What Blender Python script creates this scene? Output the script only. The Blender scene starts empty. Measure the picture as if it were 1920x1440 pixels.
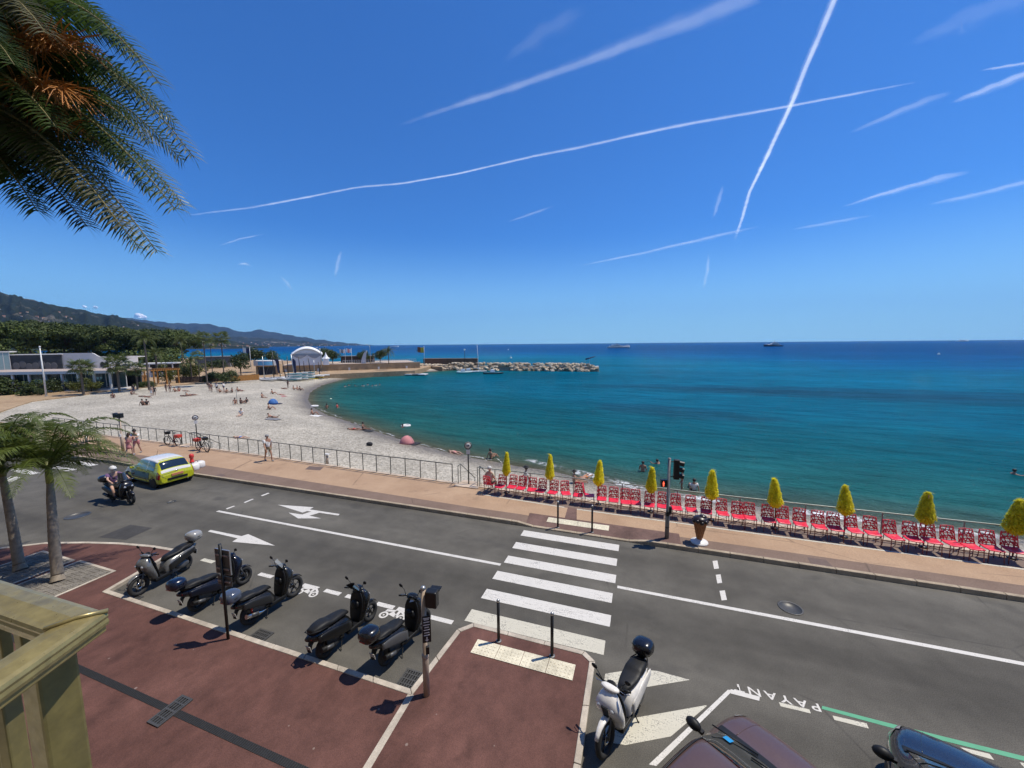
import bpy, bmesh, math, random
import numpy as np
from mathutils import Vector, Matrix, Quaternion
rnd = random.Random(7)
R_ = math.radians
scene = bpy.context.scene
COL = scene.collection
# ------------------------------------------------------------------ camera
# world axes: X runs along the road (to the right), Y out to sea, Z up, road level 0
EYE = Vector((0.0, 0.0, 7.4))
F_PX, PITCH, ROLL, YAW = 720.0, math.atan(75.5/720), math.atan(.0085), math.atan(.343)
def _turn(x, y, z):
    c, s = math.cos(YAW), math.sin(YAW)
    return Vector((x*c - y*s, x*s + y*c, z))
_f = Vector((0, math.cos(PITCH), -math.sin(PITCH)))
_u0 = Vector((0, math.sin(PITCH), math.cos(PITCH)))
_r0 = Vector((1, 0, 0))
_r = _r0*math.cos(ROLL) - _u0*math.sin(ROLL)
_u = _u0*math.cos(ROLL) + _r0*math.sin(ROLL)
CF, CR, CU = _turn(*_f), _turn(*_r), _turn(*_u)
cam_data = bpy.data.cameras.new('camera')
cam = bpy.data.objects.new('camera', cam_data)
COL.objects.link(cam)
cam_data.sensor_width = 36.0
cam_data.lens = 36.0*F_PX/1920.0
cam_data.clip_start = .05
cam_data.clip_end = 400000.0
cam.matrix_world = Matrix(((CR.x, CU.x, -CF.x, EYE.x), (CR.y, CU.y, -CF.y, EYE.y), (CR.z, CU.z, -CF.z, EYE.z), (0, 0, 0, 1)))
scene.camera = cam
# ------------------------------------------------------------------ sky, sun, exposure
SUN_EL, SUN_AZ = R_(66), R_(35)          # azimuth measured from +X towards +Y
world = bpy.data.worlds.new('World'); scene.world = world; world.use_nodes = True
wn = world.node_tree; wn.nodes.clear()
sky = wn.nodes.new('ShaderNodeTexSky'); sky.sky_type = 'NISHITA'; sky.sun_disc = False
sky.sun_elevation = SUN_EL; sky.sun_rotation = math.pi/2 - SUN_AZ
sky.altitude = 0; sky.air_density = 1.0; sky.dust_density = .2; sky.ozone_density = 2.6
# the clear-air tint of the day, and the paler blue all round the horizon
tint = wn.nodes.new('ShaderNodeMix'); tint.data_type = 'RGBA'; tint.blend_type = 'MULTIPLY'; tint.inputs[0].default_value = 1.0; tint.inputs[7].default_value = (.285, .735, 1.34, 1)
geo_w = wn.nodes.new('ShaderNodeTexCoord'); sep_w = wn.nodes.new('ShaderNodeSeparateXYZ')
mr_w = wn.nodes.new('ShaderNodeMapRange'); mr_w.interpolation_type = 'SMOOTHSTEP'; mr_w.inputs[1].default_value = -.05; mr_w.inputs[2].default_value = .27; mr_w.inputs[3].default_value = .92; mr_w.inputs[4].default_value = 0
hor = wn.nodes.new('ShaderNodeMix'); hor.data_type = 'RGBA'; hor.inputs[7].default_value = (3.7, 7.2, 10.0, 1)
bgn = wn.nodes.new('ShaderNodeBackground'); bgn.inputs['Strength'].default_value = .105
wo = wn.nodes.new('ShaderNodeOutputWorld')
wn.links.new(geo_w.outputs['Generated'], sep_w.inputs[0]); wn.links.new(sep_w.outputs[2], mr_w.inputs[0])
wn.links.new(sky.outputs[0], tint.inputs[6]); wn.links.new(tint.outputs[2], hor.inputs[6]); wn.links.new(mr_w.outputs[0], hor.inputs[0])
wn.links.new(hor.outputs[2], bgn.inputs[0]); wn.links.new(bgn.outputs[0], wo.inputs[0])
sun_data = bpy.data.lights.new('sun', 'SUN'); sun = bpy.data.objects.new('sun', sun_data); COL.objects.link(sun)
sun_data.energy = 4.9; sun_data.angle = R_(.53); sun_data.color = (1.0, .925, .80)
SUN_DIR = Vector((math.cos(SUN_EL)*math.cos(SUN_AZ), math.cos(SUN_EL)*math.sin(SUN_AZ), math.sin(SUN_EL)))
sun.rotation_euler = SUN_DIR.to_track_quat('Z', 'Y').to_euler(); sun.location = (0, 0, 60)
vs = scene.view_settings; vs.view_transform = 'Standard'; vs.look = 'None'; vs.exposure = 0.0; vs.gamma = 1.0; vs.use_curve_mapping = False
scene.cycles.use_denoising = True
scene.cycles.max_bounces = 6; scene.cycles.transparent_max_bounces = 24; scene.cycles.volume_bounces = 0
scene.cycles.sample_clamp_indirect = 6.0

# ------------------------------------------------------------------ helpers
def at(px, py, z=0.0):
    """point of the level z that the photograph shows at pixel (px, py) of its 1920x1440"""
    d = CF*F_PX + CR*(px-960) - CU*(py-720)
    t = (z-EYE.z)/d.z
    return EYE + d*t
def far(px, py, dist):
    """point at a given horizontal distance from the eye"""
    d = CF*F_PX + CR*(px-960) - CU*(py-720)
    return EYE + d*(dist/math.hypot(d.x, d.y))

class MB:
    """collects faces for one mesh object"""
    def __init__(s): s.v, s.f, s.sm = [], [], []
    def add(s, v, f, smooth=False):
        n = len(s.v); s.v += [tuple(p) for p in v]
        for q in f: s.f.append(tuple(i+n for i in q)); s.sm.append(smooth)
        return s
    def box(s, c, d, rz=0, rot=None, taper=1.0):
        x, y, z = d[0]/2, d[1]/2, d[2]/2
        t = taper
        P = [(-x,-y,-z),(x,-y,-z),(x,y,-z),(-x,y,-z),(-x*t,-y*t,z),(x*t,-y*t,z),(x*t,y*t,z),(-x*t,y*t,z)]
        m = rot if rot is not None else Matrix.Rotation(rz, 3, 'Z')
        c = Vector(c)
        return s.add([m @ Vector(p) + c for p in P], [(0,3,2,1),(4,5,6,7),(0,1,5,4),(1,2,6,5),(2,3,7,6),(3,0,4,7)])
    def tube(s, pts, r, n=8, cap=True, smooth=True, flat=1.0):
        pts = [Vector(p) for p in pts]
        if not hasattr(r, '__len__'): r = [r]*len(pts)
        rings = []; ref = None
        for i, p in enumerate(pts):
            a = pts[max(0, i-1)]; b = pts[min(len(pts)-1, i+1)]
            d = (b-a).normalized()
            if ref is None:
                ref = Vector((0, 0, 1)) if abs(d.z) < .9 else Vector((1, 0, 0))
            x = d.cross(ref); 
            if x.length < 1e-5: x = d.orthogonal()
            x.normalize(); y = x.cross(d).normalized(); ref = y
            rings.append([p + x*math.cos(2*math.pi*k/n)*r[i] + y*math.sin(2*math.pi*k/n)*r[i]*flat for k in range(n)])
        return s.loft(rings, cap=cap, smooth=smooth)
    def cyl(s, a, b, r, r2=None, n=10, smooth=True): return s.tube([a, b], [r, r if r2 is None else r2], n, True, smooth)
    def loft(s, rings, cap=True, smooth=True, closed=True):
        n = len(rings[0]); V = [p for r in rings for p in r]; Fc = []
        for i in range(len(rings)-1):
            for k in range(n if closed else n-1):
                a, b = i*n+k, i*n+(k+1) % n
                Fc.append((a, b, b+n, a+n))
        s.add(V, Fc, smooth)
        if cap:
            m = len(s.v)-len(V)
            s.f.append(tuple(m+k for k in reversed(range(n)))); s.sm.append(False)
            s.f.append(tuple(m+(len(rings)-1)*n+k for k in range(n))); s.sm.append(False)
        return s
    def lathe(s, prof, c=(0,0,0), n=16, smooth=True, sx=1, sy=1):
        return s.loft([[(c[0]+r*sx*math.cos(2*math.pi*k/n), c[1]+r*sy*math.sin(2*math.pi*k/n), c[2]+z) for k in range(n)] for r, z in prof], smooth=smooth)
    def ell(s, c, r, rot=None, nu=12, nv=8, e=1.0):
        rings = []
        m = rot or Matrix.Identity(3); c = Vector(c)
        sg = lambda a: math.copysign(abs(a)**e, a)
        for i in range(nv+1):
            th = -math.pi/2 + math.pi*i/nv
            th = max(-1.53, min(1.53, th))
            rings.append([c + m @ Vector((r[0]*sg(math.cos(th))*sg(math.cos(2*math.pi*k/nu)), r[1]*sg(math.cos(th))*sg(math.sin(2*math.pi*k/nu)), r[2]*sg(math.sin(th)))) for k in range(nu)])
        return s.loft(rings)
    def torus(s, c, axis, R, r, n=24, m=8, arc=(0, 2*math.pi), flat=1.0):
        c = Vector(c); ax = Vector(axis).normalized(); a = ax.orthogonal().normalized(); b = ax.cross(a)
        full = abs(arc[1]-arc[0]-2*math.pi) < 1e-6
        rings = []
        for i in range(n+1):
            t = arc[0]+(arc[1]-arc[0])*i/n; d = a*math.cos(t)+b*math.sin(t)
            rings.append([c + d*(R+r*math.cos(2*math.pi*k/m)) + ax*(r*flat*math.sin(2*math.pi*k/m)) for k in range(m)])
        return s.loft(rings, cap=not full)
    def prism(s, poly, z0, z1, smooth=False):
        n = len(poly); V = [(x, y, z0) for x, y in poly] + [(x, y, z1) for x, y in poly]
        area = sum(poly[i][0]*poly[(i+1) % n][1]-poly[(i+1) % n][0]*poly[i][1] for i in range(n))
        if area < 0:
            poly = poly[::-1]; V = [(x, y, z0) for x, y in poly] + [(x, y, z1) for x, y in poly]
        Fc = [tuple(reversed(range(n))), tuple(range(n, 2*n))] + [(i, (i+1) % n, (i+1) % n+n, i+n) for i in range(n)]
        return s.add(V, Fc, smooth)
    def sheet(s, poly, z):
        n = len(poly); area = sum(poly[i][0]*poly[(i+1) % n][1]-poly[(i+1) % n][0]*poly[i][1] for i in range(n))
        if area < 0: poly = poly[::-1]
        return s.add([(p[0], p[1], z) for p in poly], [tuple(range(n))])
    def xform(s, M):
        s.v = [tuple(M @ Vector(p)) for p in s.v]; return s
    def mesh(s, name, m=None):
        me = bpy.data.meshes.new(name); me.from_pydata(s.v, [], s.f)
        me.polygons.foreach_set('use_smooth', s.sm); me.update()
        if m: me.materials.append(m)
        return me

def obj(name, data, parent=None, loc=None, rz=None):
    o = bpy.data.objects.new(name, data); COL.objects.link(o)
    if parent is not None: o.parent = parent
    if loc is not None: o.location = loc
    if rz is not None: o.rotation_euler = (0, 0, rz)
    return o
def part(name, mb, m, parent, label=None, bevel=0, kind=None, loc=None, rz=None):
    me = mb.mesh(name, m) if isinstance(mb, MB) else mb
    o = obj(name, me, parent, loc, rz)
    if label: o['label'] = label
    if kind: o['kind'] = kind
    if bevel:
        b = o.modifiers.new('bevel', 'BEVEL'); b.width = bevel; b.segments = 2; b.limit_method = 'ANGLE'; b.angle_limit = R_(40)
    return o
def tag(o, label, cat, group=None):
    o['label'] = label; o['category'] = cat
    if group: o['group'] = group
    return o
def thing(name, label, cat, loc=(0, 0, 0), rz=0, group=None):
    o = obj(name, None, None, loc, rz); o.empty_display_size = .2
    return tag(o, label, cat, group)
def solo(name, mb, m, label, cat, loc=None, rz=None, group=None, bevel=0):
    return tag(part(name, mb, m, None, None, bevel, None, loc, rz), label, cat, group)
def struct(name, mb, m, parent=None, bevel=0):
    o = part(name, mb, m, parent, bevel=bevel)
    if parent is None: o['kind'] = 'structure'
    return o
def clone(o, parent=None):
    c = o.copy(); COL.objects.link(c)
    if parent is not None: c.parent = parent
    for ch in o.children: clone(ch, c)
    return c
ORD = ['first','second','third','fourth','fifth','sixth','seventh','eighth','ninth','tenth','eleventh','twelfth','thirteenth','fourteenth','fifteenth','sixteenth','seventeenth','eighteenth','nineteenth','twentieth']
# ------------------------------------------------------------------ materials
class NT:
    def __init__(s, name):
        s.m = bpy.data.materials.new(name); s.m.use_nodes = True; s.t = s.m.node_tree
        s.b = s.t.nodes['Principled BSDF']; s.o = s.t.nodes['Material Output']
    def n(s, kind, **kw):
        d = s.t.nodes.new(kind)
        for k, v in kw.items():
            if k.startswith('i_'):
                k = k[2:]; d.inputs[int(k) if k.isdigit() else k].default_value = v
            else: setattr(d, k, v)
        return d
    def l(s, a, b): s.t.links.new(a, b)
    def coord(s, which='Object', scale=(1, 1, 1)):
        c = s.n('ShaderNodeTexCoord'); mp = s.n('ShaderNodeMapping'); mp.inputs['Scale'].default_value = scale
        s.l(c.outputs[which], mp.inputs[0]); return mp.outputs[0]
    def noise(s, vec, scale, detail=4, rough=.6):
        d = s.n('ShaderNodeTexNoise'); d.inputs['Scale'].default_value = scale; d.inputs['Detail'].default_value = detail; d.inputs['Roughness'].default_value = rough
        s.l(vec, d.inputs['Vector']); return d.outputs['Fac']
    def vor(s, vec, scale, feature='F1', out='Distance'):
        d = s.n('ShaderNodeTexVoronoi', feature=feature); d.inputs['Scale'].default_value = scale
        s.l(vec, d.inputs['Vector']); return d.outputs[out]
    def ramp(s, fac, stops, interp='LINEAR'):
        d = s.n('ShaderNodeValToRGB'); e = d.color_ramp.elements; d.color_ramp.interpolation = interp
        while len(e) < len(stops): e.new(.5)
        for el, (p, c) in zip(e, stops):
            el.position = p; el.color = c if len(c) == 4 else (*c, 1)
        s.l(fac, d.inputs[0]); return d.outputs[0]
    def mix(s, fac, a, b, mode='MIX'):
        d = s.n('ShaderNodeMix', data_type='RGBA', blend_type=mode)
        for v, i in ((fac, 0), (a, 6), (b, 7)):
            if hasattr(v, 'node'): s.l(v, d.inputs[i])
            else: d.inputs[i].default_value = v if i == 0 else (*v, 1) if len(v) == 3 else v
        return d.outputs[2]
    def math(s, op, a, b=0.0, c=None):
        d = s.n('ShaderNodeMath', operation=op)
        for v, i in ((a, 0), (b, 1)) + (((c, 2),) if c is not None else ()):
            if hasattr(v, 'node'): s.l(v, d.inputs[i])
            else: d.inputs[i].default_value = v
        return d.outputs[0]
    def bump(s, h, strength=.3, dist=.02):
        d = s.n('ShaderNodeBump'); d.inputs['Strength'].default_value = strength; d.inputs['Distance'].default_value = dist
        s.l(h, d.inputs['Height']); s.l(d.outputs[0], s.b.inputs['Normal']); return d
    def set(s, **kw):
        for k, v in kw.items():
            k = k.replace('_', ' ')
            if hasattr(v, 'node'): s.l(v, s.b.inputs[k])
            else: s.b.inputs[k].default_value = (*v, 1) if hasattr(v, '__len__') and len(v) == 3 and k != 'Normal' else v
        return s
_mc = {}
def mat(name, col, rough=.5, metal=0.0, var=.12, scale=6, coat=0, bump=0, bscale=40, spec=.5, trans=0, dirt=0):
    """plain procedural material: base colour with fine uneven tone, roughness variation and optional relief"""
    if name in _mc: return _mc[name]
    k = NT(name); v = k.coord()
    f = k.noise(v, scale, 5)
    lo = tuple(c*(1-var) for c in col); hi = tuple(min(1, c*(1+var)) for c in col)
    c = k.ramp(f, [(.3, lo), (.7, hi)])
    if dirt:
        g = k.noise(v, scale*.35, 6, .7)
        c = k.mix(k.ramp(g, [(.45, (0,0,0)), (.75, (dirt,)*3)]), c, (.07, .06, .05))
    k.set(Base_Color=c, Metallic=metal)
    k.l(k.ramp(k.noise(v, scale*1.7), [(.3, (max(.03, rough-.07),)*3), (.7, (min(1, rough+.07),)*3)]), k.b.inputs['Roughness'])
    k.b.inputs['Specular IOR Level'].default_value = spec
    if coat: k.b.inputs['Coat Weight'].default_value = coat; k.b.inputs['Coat Roughness'].default_value = .05
    if trans: k.b.inputs['Transmission Weight'].default_value = trans
    if bump: k.bump(k.noise(v, bscale, 3), bump, .01)
    _mc[name] = k.m; return k.m
# ================================================================== LARGE STRUCTURE
SEA_Z = -2.2
# ---- shoreline (world), from the right end of the beach round the bay to the breakwater and back behind the headland
_sp = [(1990,1024),(1920,1013),(1700,987),(1550,967),(1400,948),(1300,934),(1200,917),(1100,900),(1030,884),(960,873),(900,862),(830,847),(760,828),(700,808),(650,790),(610,778),(587,765),(576,750),(580,735),(602,722),(640,712),(690,704),(740,700),(775,698),(800,697)]
SHORE = [(60.0, 18.2), (30.0, 18.3)] + [tuple(at(x, y, SEA_Z)[:2]) for x, y in _sp]
_t = Vector(SHORE[-1])
SHORE += [(_t.x+4, _t.y+8), (_t.x-14, _t.y+30), (_t.x-60, _t.y+34), (_t.x-140, _t.y+10), (-400.0, 190.0), (-900.0, 260.0)]
_LAND = SHORE + [(-900.0, -200.0), (60.0, -200.0)]
def shore_dist(P):
    """signed distance to the waterline, positive on land"""
    P = np.asarray(P, float); A = np.array(SHORE[:-1]); B = np.array(SHORE[1:])
    best = np.full(len(P), 1e18)
    for a, b in zip(A, B):
        ab = b-a; t = np.clip(((P-a) @ ab)/(ab @ ab), 0, 1)
        best = np.minimum(best, ((P-(a+t[:, None]*ab))**2).sum(1))
    ins = np.zeros(len(P), bool); L = np.array(_LAND); n = len(L); j = n-1
    for i in range(n):
        xi, yi = L[i]; xj, yj = L[j]
        c = ((yi > P[:, 1]) != (yj > P[:, 1])) & (P[:, 0] < (xj-xi)*(P[:, 1]-yi)/((yj-yi) or 1e-9)+xi)
        ins ^= c; j = i
    return np.where(ins, 1, -1)*np.sqrt(best)
def beach_z(x, y):
    d = shore_dist([(x, y)])[0]
    return SEA_Z + _bh(np.array([d]))[0]
def _bh(d):
    up = 1.35*(1-np.exp(-np.maximum(d, 0)*.16/1.35))
    return np.where(d > 0, up, np.maximum(d*.09, -6))
def on_beach(px, py):
    z = -1.2
    for _ in range(6):
        p = at(px, py, z); z = beach_z(p.x, p.y)
    return Vector((p.x, p.y, z))

# ---- materials of the setting
def make_asphalt():
    k = NT('asphalt'); v = k.coord()
    big = k.noise(v, .16, 5, .6); mid = k.noise(v, 1.1, 6, .65); fine = k.noise(v, 55, 3, .7); spk = k.vor(v, 95)
    c = k.ramp(big, [(.3, (.080, .074, .062)), (.7, (.120, .112, .095))])
    c = k.mix(k.ramp(mid, [(.35, (.75,)*3), (.7, (1.18,)*3)]), (0, 0, 0), c, 'MIX') if False else k.mix(1.0, c, k.ramp(mid, [(.3, (.78,)*3), (.7, (1.15,)*3)]), 'MULTIPLY')
    c = k.mix(1.0, c, k.ramp(fine, [(.3, (.55,)*3), (.7, (1.42,)*3)]), 'MULTIPLY')
    c = k.mix(k.ramp(spk, [(.0, (.5,)*3), (.16, (0,)*3)]), c, (.24, .23, .21))
    # worn wheel tracks run along the lanes
    w = k.coord(scale=(.05, 1, 1)); tr = k.noise(w, .55, 3, .5)
    c = k.mix(1.0, c, k.ramp(tr, [(.33, (.68,)*3), (.66, (1.2,)*3)]), 'MULTIPLY')
    # cracks
    cr = k.vor(k.coord(scale=(.22, .3, 1)), 1.0, 'DISTANCE_TO_EDGE')
    crm = k.math('MULTIPLY', k.ramp(cr, [(0, (1,)*3), (.007, (0,)*3)]), k.ramp(k.noise(v, .4), [(.52, (0,)*3), (.62, (.5,)*3)]))
    c = k.mix(crm, c, (.03, .028, .026))
    st = k.ramp(k.noise(k.coord(scale=(.6, 1, 1)), .9, 3, .5), [(.60, (0,)*3), (.72, (.5,)*3)])
    c = k.mix(st, c, (.045, .043, .04))
    k.set(Base_Color=c, Roughness=.86); k.b.inputs['Specular IOR Level'].default_value = .3
    k.bump(fine, .5, .006); return k.m
M_ASPH = make_asphalt()
def make_paint(name, col, worn=.5):
    k = NT(name); v = k.coord()
    n1 = k.noise(v, 38, 4, .75); n2 = k.noise(v, 2.3, 5, .6); st = k.noise(k.coord(scale=(1.2, 14, 1)), 2.2, 4, .7)
    s = k.math('ADD', k.math('MULTIPLY', n1, .55), k.math('ADD', k.math('MULTIPLY', n2, .3), k.math('MULTIPLY', st, .25)))
    f = k.ramp(s, [(.54+.12*(1-worn), (0,)*3), (.60+.14*(1-worn), (.85,)*3)])
    c = k.mix(1.0, col, k.ramp(n2, [(.3, (.86,)*3), (.7, (1.05,)*3)]), 'MULTIPLY')
    k.set(Base_Color=k.mix(f, c, (.12, .115, .105)), Roughness=.6); k.bump(n1, .25, .004); return k.m
M_WHITE = make_paint('road_paint_white', (.62, .595, .545), .62)
M_CREAM = make_paint('road_paint_cream', (.56, .53, .43), .7)
M_GREEN = make_paint('road_paint_green', (.075, .33, .18), .25)
def make_pave(name, a, b, scale=.5, grain=40, spots=None, rough=.85, contrast=(.72, 1.25), blot=0):
    k = NT(name); v = k.coord()
    c = k.ramp(k.noise(v, scale, 6, .62), [(.28, a), (.72, b)])
    c = k.mix(1.0, c, k.ramp(k.noise(v, grain, 3, .7), [(.3, (contrast[0],)*3), (.7, (contrast[1],)*3)]), 'MULTIPLY')
    c = k.mix(1.0, c, k.ramp(k.noise(v, scale*6, 5, .7), [(.3, (.86,)*3), (.7, (1.1,)*3)]), 'MULTIPLY')
    c = k.mix(1.0, c, k.ramp(k.noise(k.coord(scale=(1, .7, 1)), 1.7, 7, .72), [(.25, (.64,)*3), (.5, (1,)*3), (.78, (1.32,)*3)]), 'MULTIPLY')
    if spots: c = k.mix(k.ramp(k.vor(v, 1.9), [(.0, (.9,)*3), (.05, (.6,)*3), (.06, (0,)*3)]), c, spots)
    if spots: c = k.mix(k.ramp(k.noise(k.coord(scale=(1.6, 1, 1)), 5.5, 6, .8), [(.66, (0,)*3), (.74, (.35,)*3)]), c, spots)
    if blot: c = k.mix(k.ramp(k.noise(v, 1.5, 4, .55), [(.6, (0,)*3), (.72, (blot,)*3)]), c, tuple(x*.45 for x in a))
    k.set(Base_Color=c, Roughness=rough); k.b.inputs['Specular IOR Level'].default_value = .3
    k.bump(k.noise(v, grain, 3, .7), .45, .006); return k.m
M_RED = make_pave('red_paving', (.080, .034, .026), (.145, .068, .054), .45, 48, (.26, .2, .17), .82, (.74, 1.2), .5)
M_KERB = make_pave('kerb_concrete', (.36, .31, .25), (.52, .46, .38), 1.4, 60, None, .8, (.8, 1.15))
M_TAN = None
def make_prom():
    k = NT('promenade_paving'); v = k.coord()
    sep = k.n('ShaderNodeSeparateXYZ'); k.l(v, sep.inputs[0]); X, Y = sep.outputs[0], sep.outputs[1]
    tan = k.ramp(k.noise(v, .5, 6, .62), [(.28, (.325, .21, .13)), (.72, (.43, .295, .19))])
    grey = k.ramp(k.noise(v, .7, 6, .62), [(.28, (.155, .105, .078)), (.72, (.215, .15, .115))])
    strip = k.ramp(k.noise(v, .7, 6, .62), [(.28, (.165, .12, .095)), (.72, (.22, .165, .13))])
    lim = k.math('ADD', 15.02, k.math('MULTIPLY', k.math('MAXIMUM', k.math('SUBTRACT', -7.0, X), 0.0), .031))
    m1 = k.math('LESS_THAN', Y, lim)
    lim2 = k.math('ADD', 16.2, k.math('MULTIPLY', k.math('MAXIMUM', k.math('SUBTRACT', -2.0, X), 0.0), .06))
    m2 = k.math('MULTIPLY', k.math('GREATER_THAN', Y, lim2), k.math('GREATER_THAN', X, -7.25))
    c = k.mix(m1, tan, grey); c = k.mix(m2, c, strip)
    c = k.mix(1.0, c, k.ramp(k.noise(v, 45, 3, .7), [(.3, (.7,)*3), (.7, (1.28,)*3)]), 'MULTIPLY')
    cr = k.vor(k.coord(scale=(.17, .4, 1)), 1.0, 'DISTANCE_TO_EDGE')
    crm = k.math('MULTIPLY', k.ramp(cr, [(0, (1,)*3), (.006, (0,)*3)]), k.ramp(k.noise(v, .35), [(.45, (0,)*3), (.55, (.6,)*3)]))
    c = k.mix(crm, c, (.06, .045, .035))
    c = k.mix(k.ramp(k.noise(v, .9, 5, .65), [(.6, (0,)*3), (.75, (.4,)*3)]), c, (.13, .09, .06))
    k.set(Base_Color=c, Roughness=.85); k.b.inputs['Specular IOR Level'].default_value = .3
    k.bump(k.noise(v, 45, 3, .7), .4, .006); return k.m
M_PROM = make_prom()
M_MAUVE = make_pave('crossing_apron_paving', (.12, .072, .06), (.17, .105, .088), .6, 45)
M_STONE = make_pave('pale_coping_stone', (.42, .33, .25), (.55, .45, .35), 1.0, 35)
M_TACT = make_pave('cream_tactile_slab', (.58, .53, .40), (.70, .65, .50), 2.0, 50)
def make_beach():
    k = NT('pebble_beach'); v = k.coord()
    geo = k.n('ShaderNodeNewGeometry'); sep = k.n('ShaderNodeSeparateXYZ'); k.l(geo.outputs['Position'], sep.inputs[0]); Z = sep.outputs[2]
    d = k.n('ShaderNodeTexVoronoi'); d.inputs['Scale'].default_value = 5.5; k.l(v, d.inputs['Vector'])
    d2 = k.n('ShaderNodeTexVoronoi'); d2.inputs['Scale'].default_value = 16; k.l(v, d2.inputs['Vector'])
    s1 = k.n('ShaderNodeSeparateColor'); k.l(d.outputs['Color'], s1.inputs[0]); s2 = k.n('ShaderNodeSeparateColor'); k.l(d2.outputs['Color'], s2.inputs[0])
    t = k.math('ADD', k.math('MULTIPLY', s1.outputs[0], .55), k.math('MULTIPLY', s2.outputs[0], .45))
    c = k.ramp(t, [(.12, (.26, .23, .18)), (.5, (.42, .38, .305)), (.88, (.56, .51, .42))])
    c = k.mix(1.0, c, k.ramp(k.noise(v, .12, 5, .65), [(.3, (.78,)*3), (.7, (1.14,)*3)]), 'MULTIPLY')
    c = k.mix(1.0, c, k.ramp(k.noise(k.coord(scale=(.35, 1, 1)), .5, 5, .6), [(.3, (.86,)*3), (.7, (1.1,)*3)]), 'MULTIPLY')
    wet = k.math('ADD', Z, k.math('MULTIPLY', k.noise(v, .8, 4), .22))
    mr = k.n('ShaderNodeMapRange'); mr.inputs[1].default_value = -1.66; mr.inputs[2].default_value = -2.02; k.l(wet, mr.inputs[0])
    c = k.mix(mr.outputs[0], c, k.mix(1.0, c, (.42, .38, .33), 'MULTIPLY'))
    k.set(Base_Color=c, Roughness=k.ramp(mr.outputs[0], [(0, (.9,)*3), (1, (.45,)*3)]))
    k.bump(k.math('ADD', k.math('MULTIPLY', d.outputs['Distance'], 1.0), k.math('MULTIPLY', d2.outputs['Distance'], .5)), .8, .09); return k.m
M_BEACH = make_beach()
def make_sea():
    k = NT('sea_water'); v = k.coord('Object')
    a = k.n('ShaderNodeAttribute'); a.attribute_name = 'offshore'; d = a.outputs['Fac']
    warp = k.math('ADD', d, k.math('MULTIPLY', k.math('SUBTRACT', k.noise(v, .012, 4), .5), 90.0))
    near = k.ramp(k.math('DIVIDE', d, 40.0), [(0, (.115, .105, .066)), (.04, (.055, .098, .074)), (.12, (.014, .112, .110)), (.4, (.002, .104, .138)), (1, (.0, .114, .195))])
    deep = k.ramp(k.math('DIVIDE', warp, 460.0), [(.1, (.0, .114, .195)), (.24, (.0, .130, .245)), (.40, (.0, .098, .250)), (.56, (.0, .074, .225)), (.85, (.0, .060, .20)), (1, (.0, .055, .19))])
    mr = k.n('ShaderNodeMapRange'); mr.inputs[1].default_value = 30; mr.inputs[2].default_value = 48; k.l(d, mr.inputs[0])
    c = k.mix(mr.outputs[0], near, deep)
    # dark seagrass meadows on the bottom
    sep = k.n('ShaderNodeSeparateXYZ'); k.l(v, sep.inputs[0])
    def patch(cx, cy, rx, ry, ang, amt):
        ca, sa = math.cos(ang), math.sin(ang)
        dx = k.math('SUBTRACT', sep.outputs[0], cx); dy = k.math('SUBTRACT', sep.outputs[1], cy)
        x = k.math('DIVIDE', k.math('ADD', k.math('MULTIPLY', dx, ca), k.math('MULTIPLY', dy, sa)), rx)
        y = k.math('DIVIDE', k.math('SUBTRACT', k.math('MULTIPLY', dy, ca), k.math('MULTIPLY', dx, sa)), ry)
        r2 = k.math('ADD', k.math('MULTIPLY', x, x), k.math('MULTIPLY', y, y))
        s = k.math('ADD', r2, k.math('MULTIPLY', k.math('SUBTRACT', k.noise(v, .09, 5, .7), .5), 1.6))
        return k.ramp(s, [(.55, (amt,)*3), (1.0, (0,)*3)])
    for (cx, cy, rx, ry, ang, amt) in PATCHES: c = k.mix(patch(cx, cy, rx, ry, ang, amt), c, (.010, .035, .075))
    # broad streaks of cloudier and clearer water, then finer painted ripples
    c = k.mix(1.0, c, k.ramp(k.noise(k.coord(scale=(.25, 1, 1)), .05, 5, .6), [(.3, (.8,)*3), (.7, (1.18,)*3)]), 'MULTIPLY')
    c = k.mix(1.0, c, k.ramp(k.noise(k.coord(scale=(.3, 1, 1)), .55, 5, .7), [(.32, (.74,)*3), (.5, (1,)*3), (.7, (1.26,)*3)]), 'MULTIPLY')  # light and dark of the ripples painted into the water colour
    k.set(Base_Color=c, Roughness=.9); k.b.inputs['Specular IOR Level'].default_value = 0
    w = k.n('ShaderNodeTexWave', wave_type='BANDS', bands_direction='Y', wave_profile='SIN'); w.inputs['Scale'].default_value = .17; w.inputs['Distortion'].default_value = 5.5; w.inputs['Detail'].default_value = 3; w.inputs['Detail Scale'].default_value = 1.2
    rot = k.n('ShaderNodeMapping'); rot.inputs['Rotation'].default_value = (0, 0, R_(10)); k.l(v, rot.inputs[0]); k.l(rot.outputs[0], w.inputs['Vector'])
    v2 = k.coord(scale=(.38, 1, 1))
    h = k.math('ADD', k.math('MULTIPLY', w.outputs['Fac'], .20), k.math('ADD', k.math('ADD', k.math('MULTIPLY', k.noise(v2, .8, 6, .66), 1.15), k.math('ADD', k.math('MULTIPLY', k.noise(v2, .17, 4, .6), 1.6), k.math('MULTIPLY', k.noise(v2, .36, 3, .55), 1.7))), k.math('MULTIPLY', k.noise(v2, 3.2, 4, .65), .45)))
    bp = k.bump(h, 1.0, 1.15)
    bp2 = k.n('ShaderNodeBump'); bp2.inputs['Strength'].default_value = 1.0; bp2.inputs['Distance'].default_value = .6; k.l(h, bp2.inputs['Height']); k.l(bp2.outputs[0], k.b.inputs['Normal'])
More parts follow.
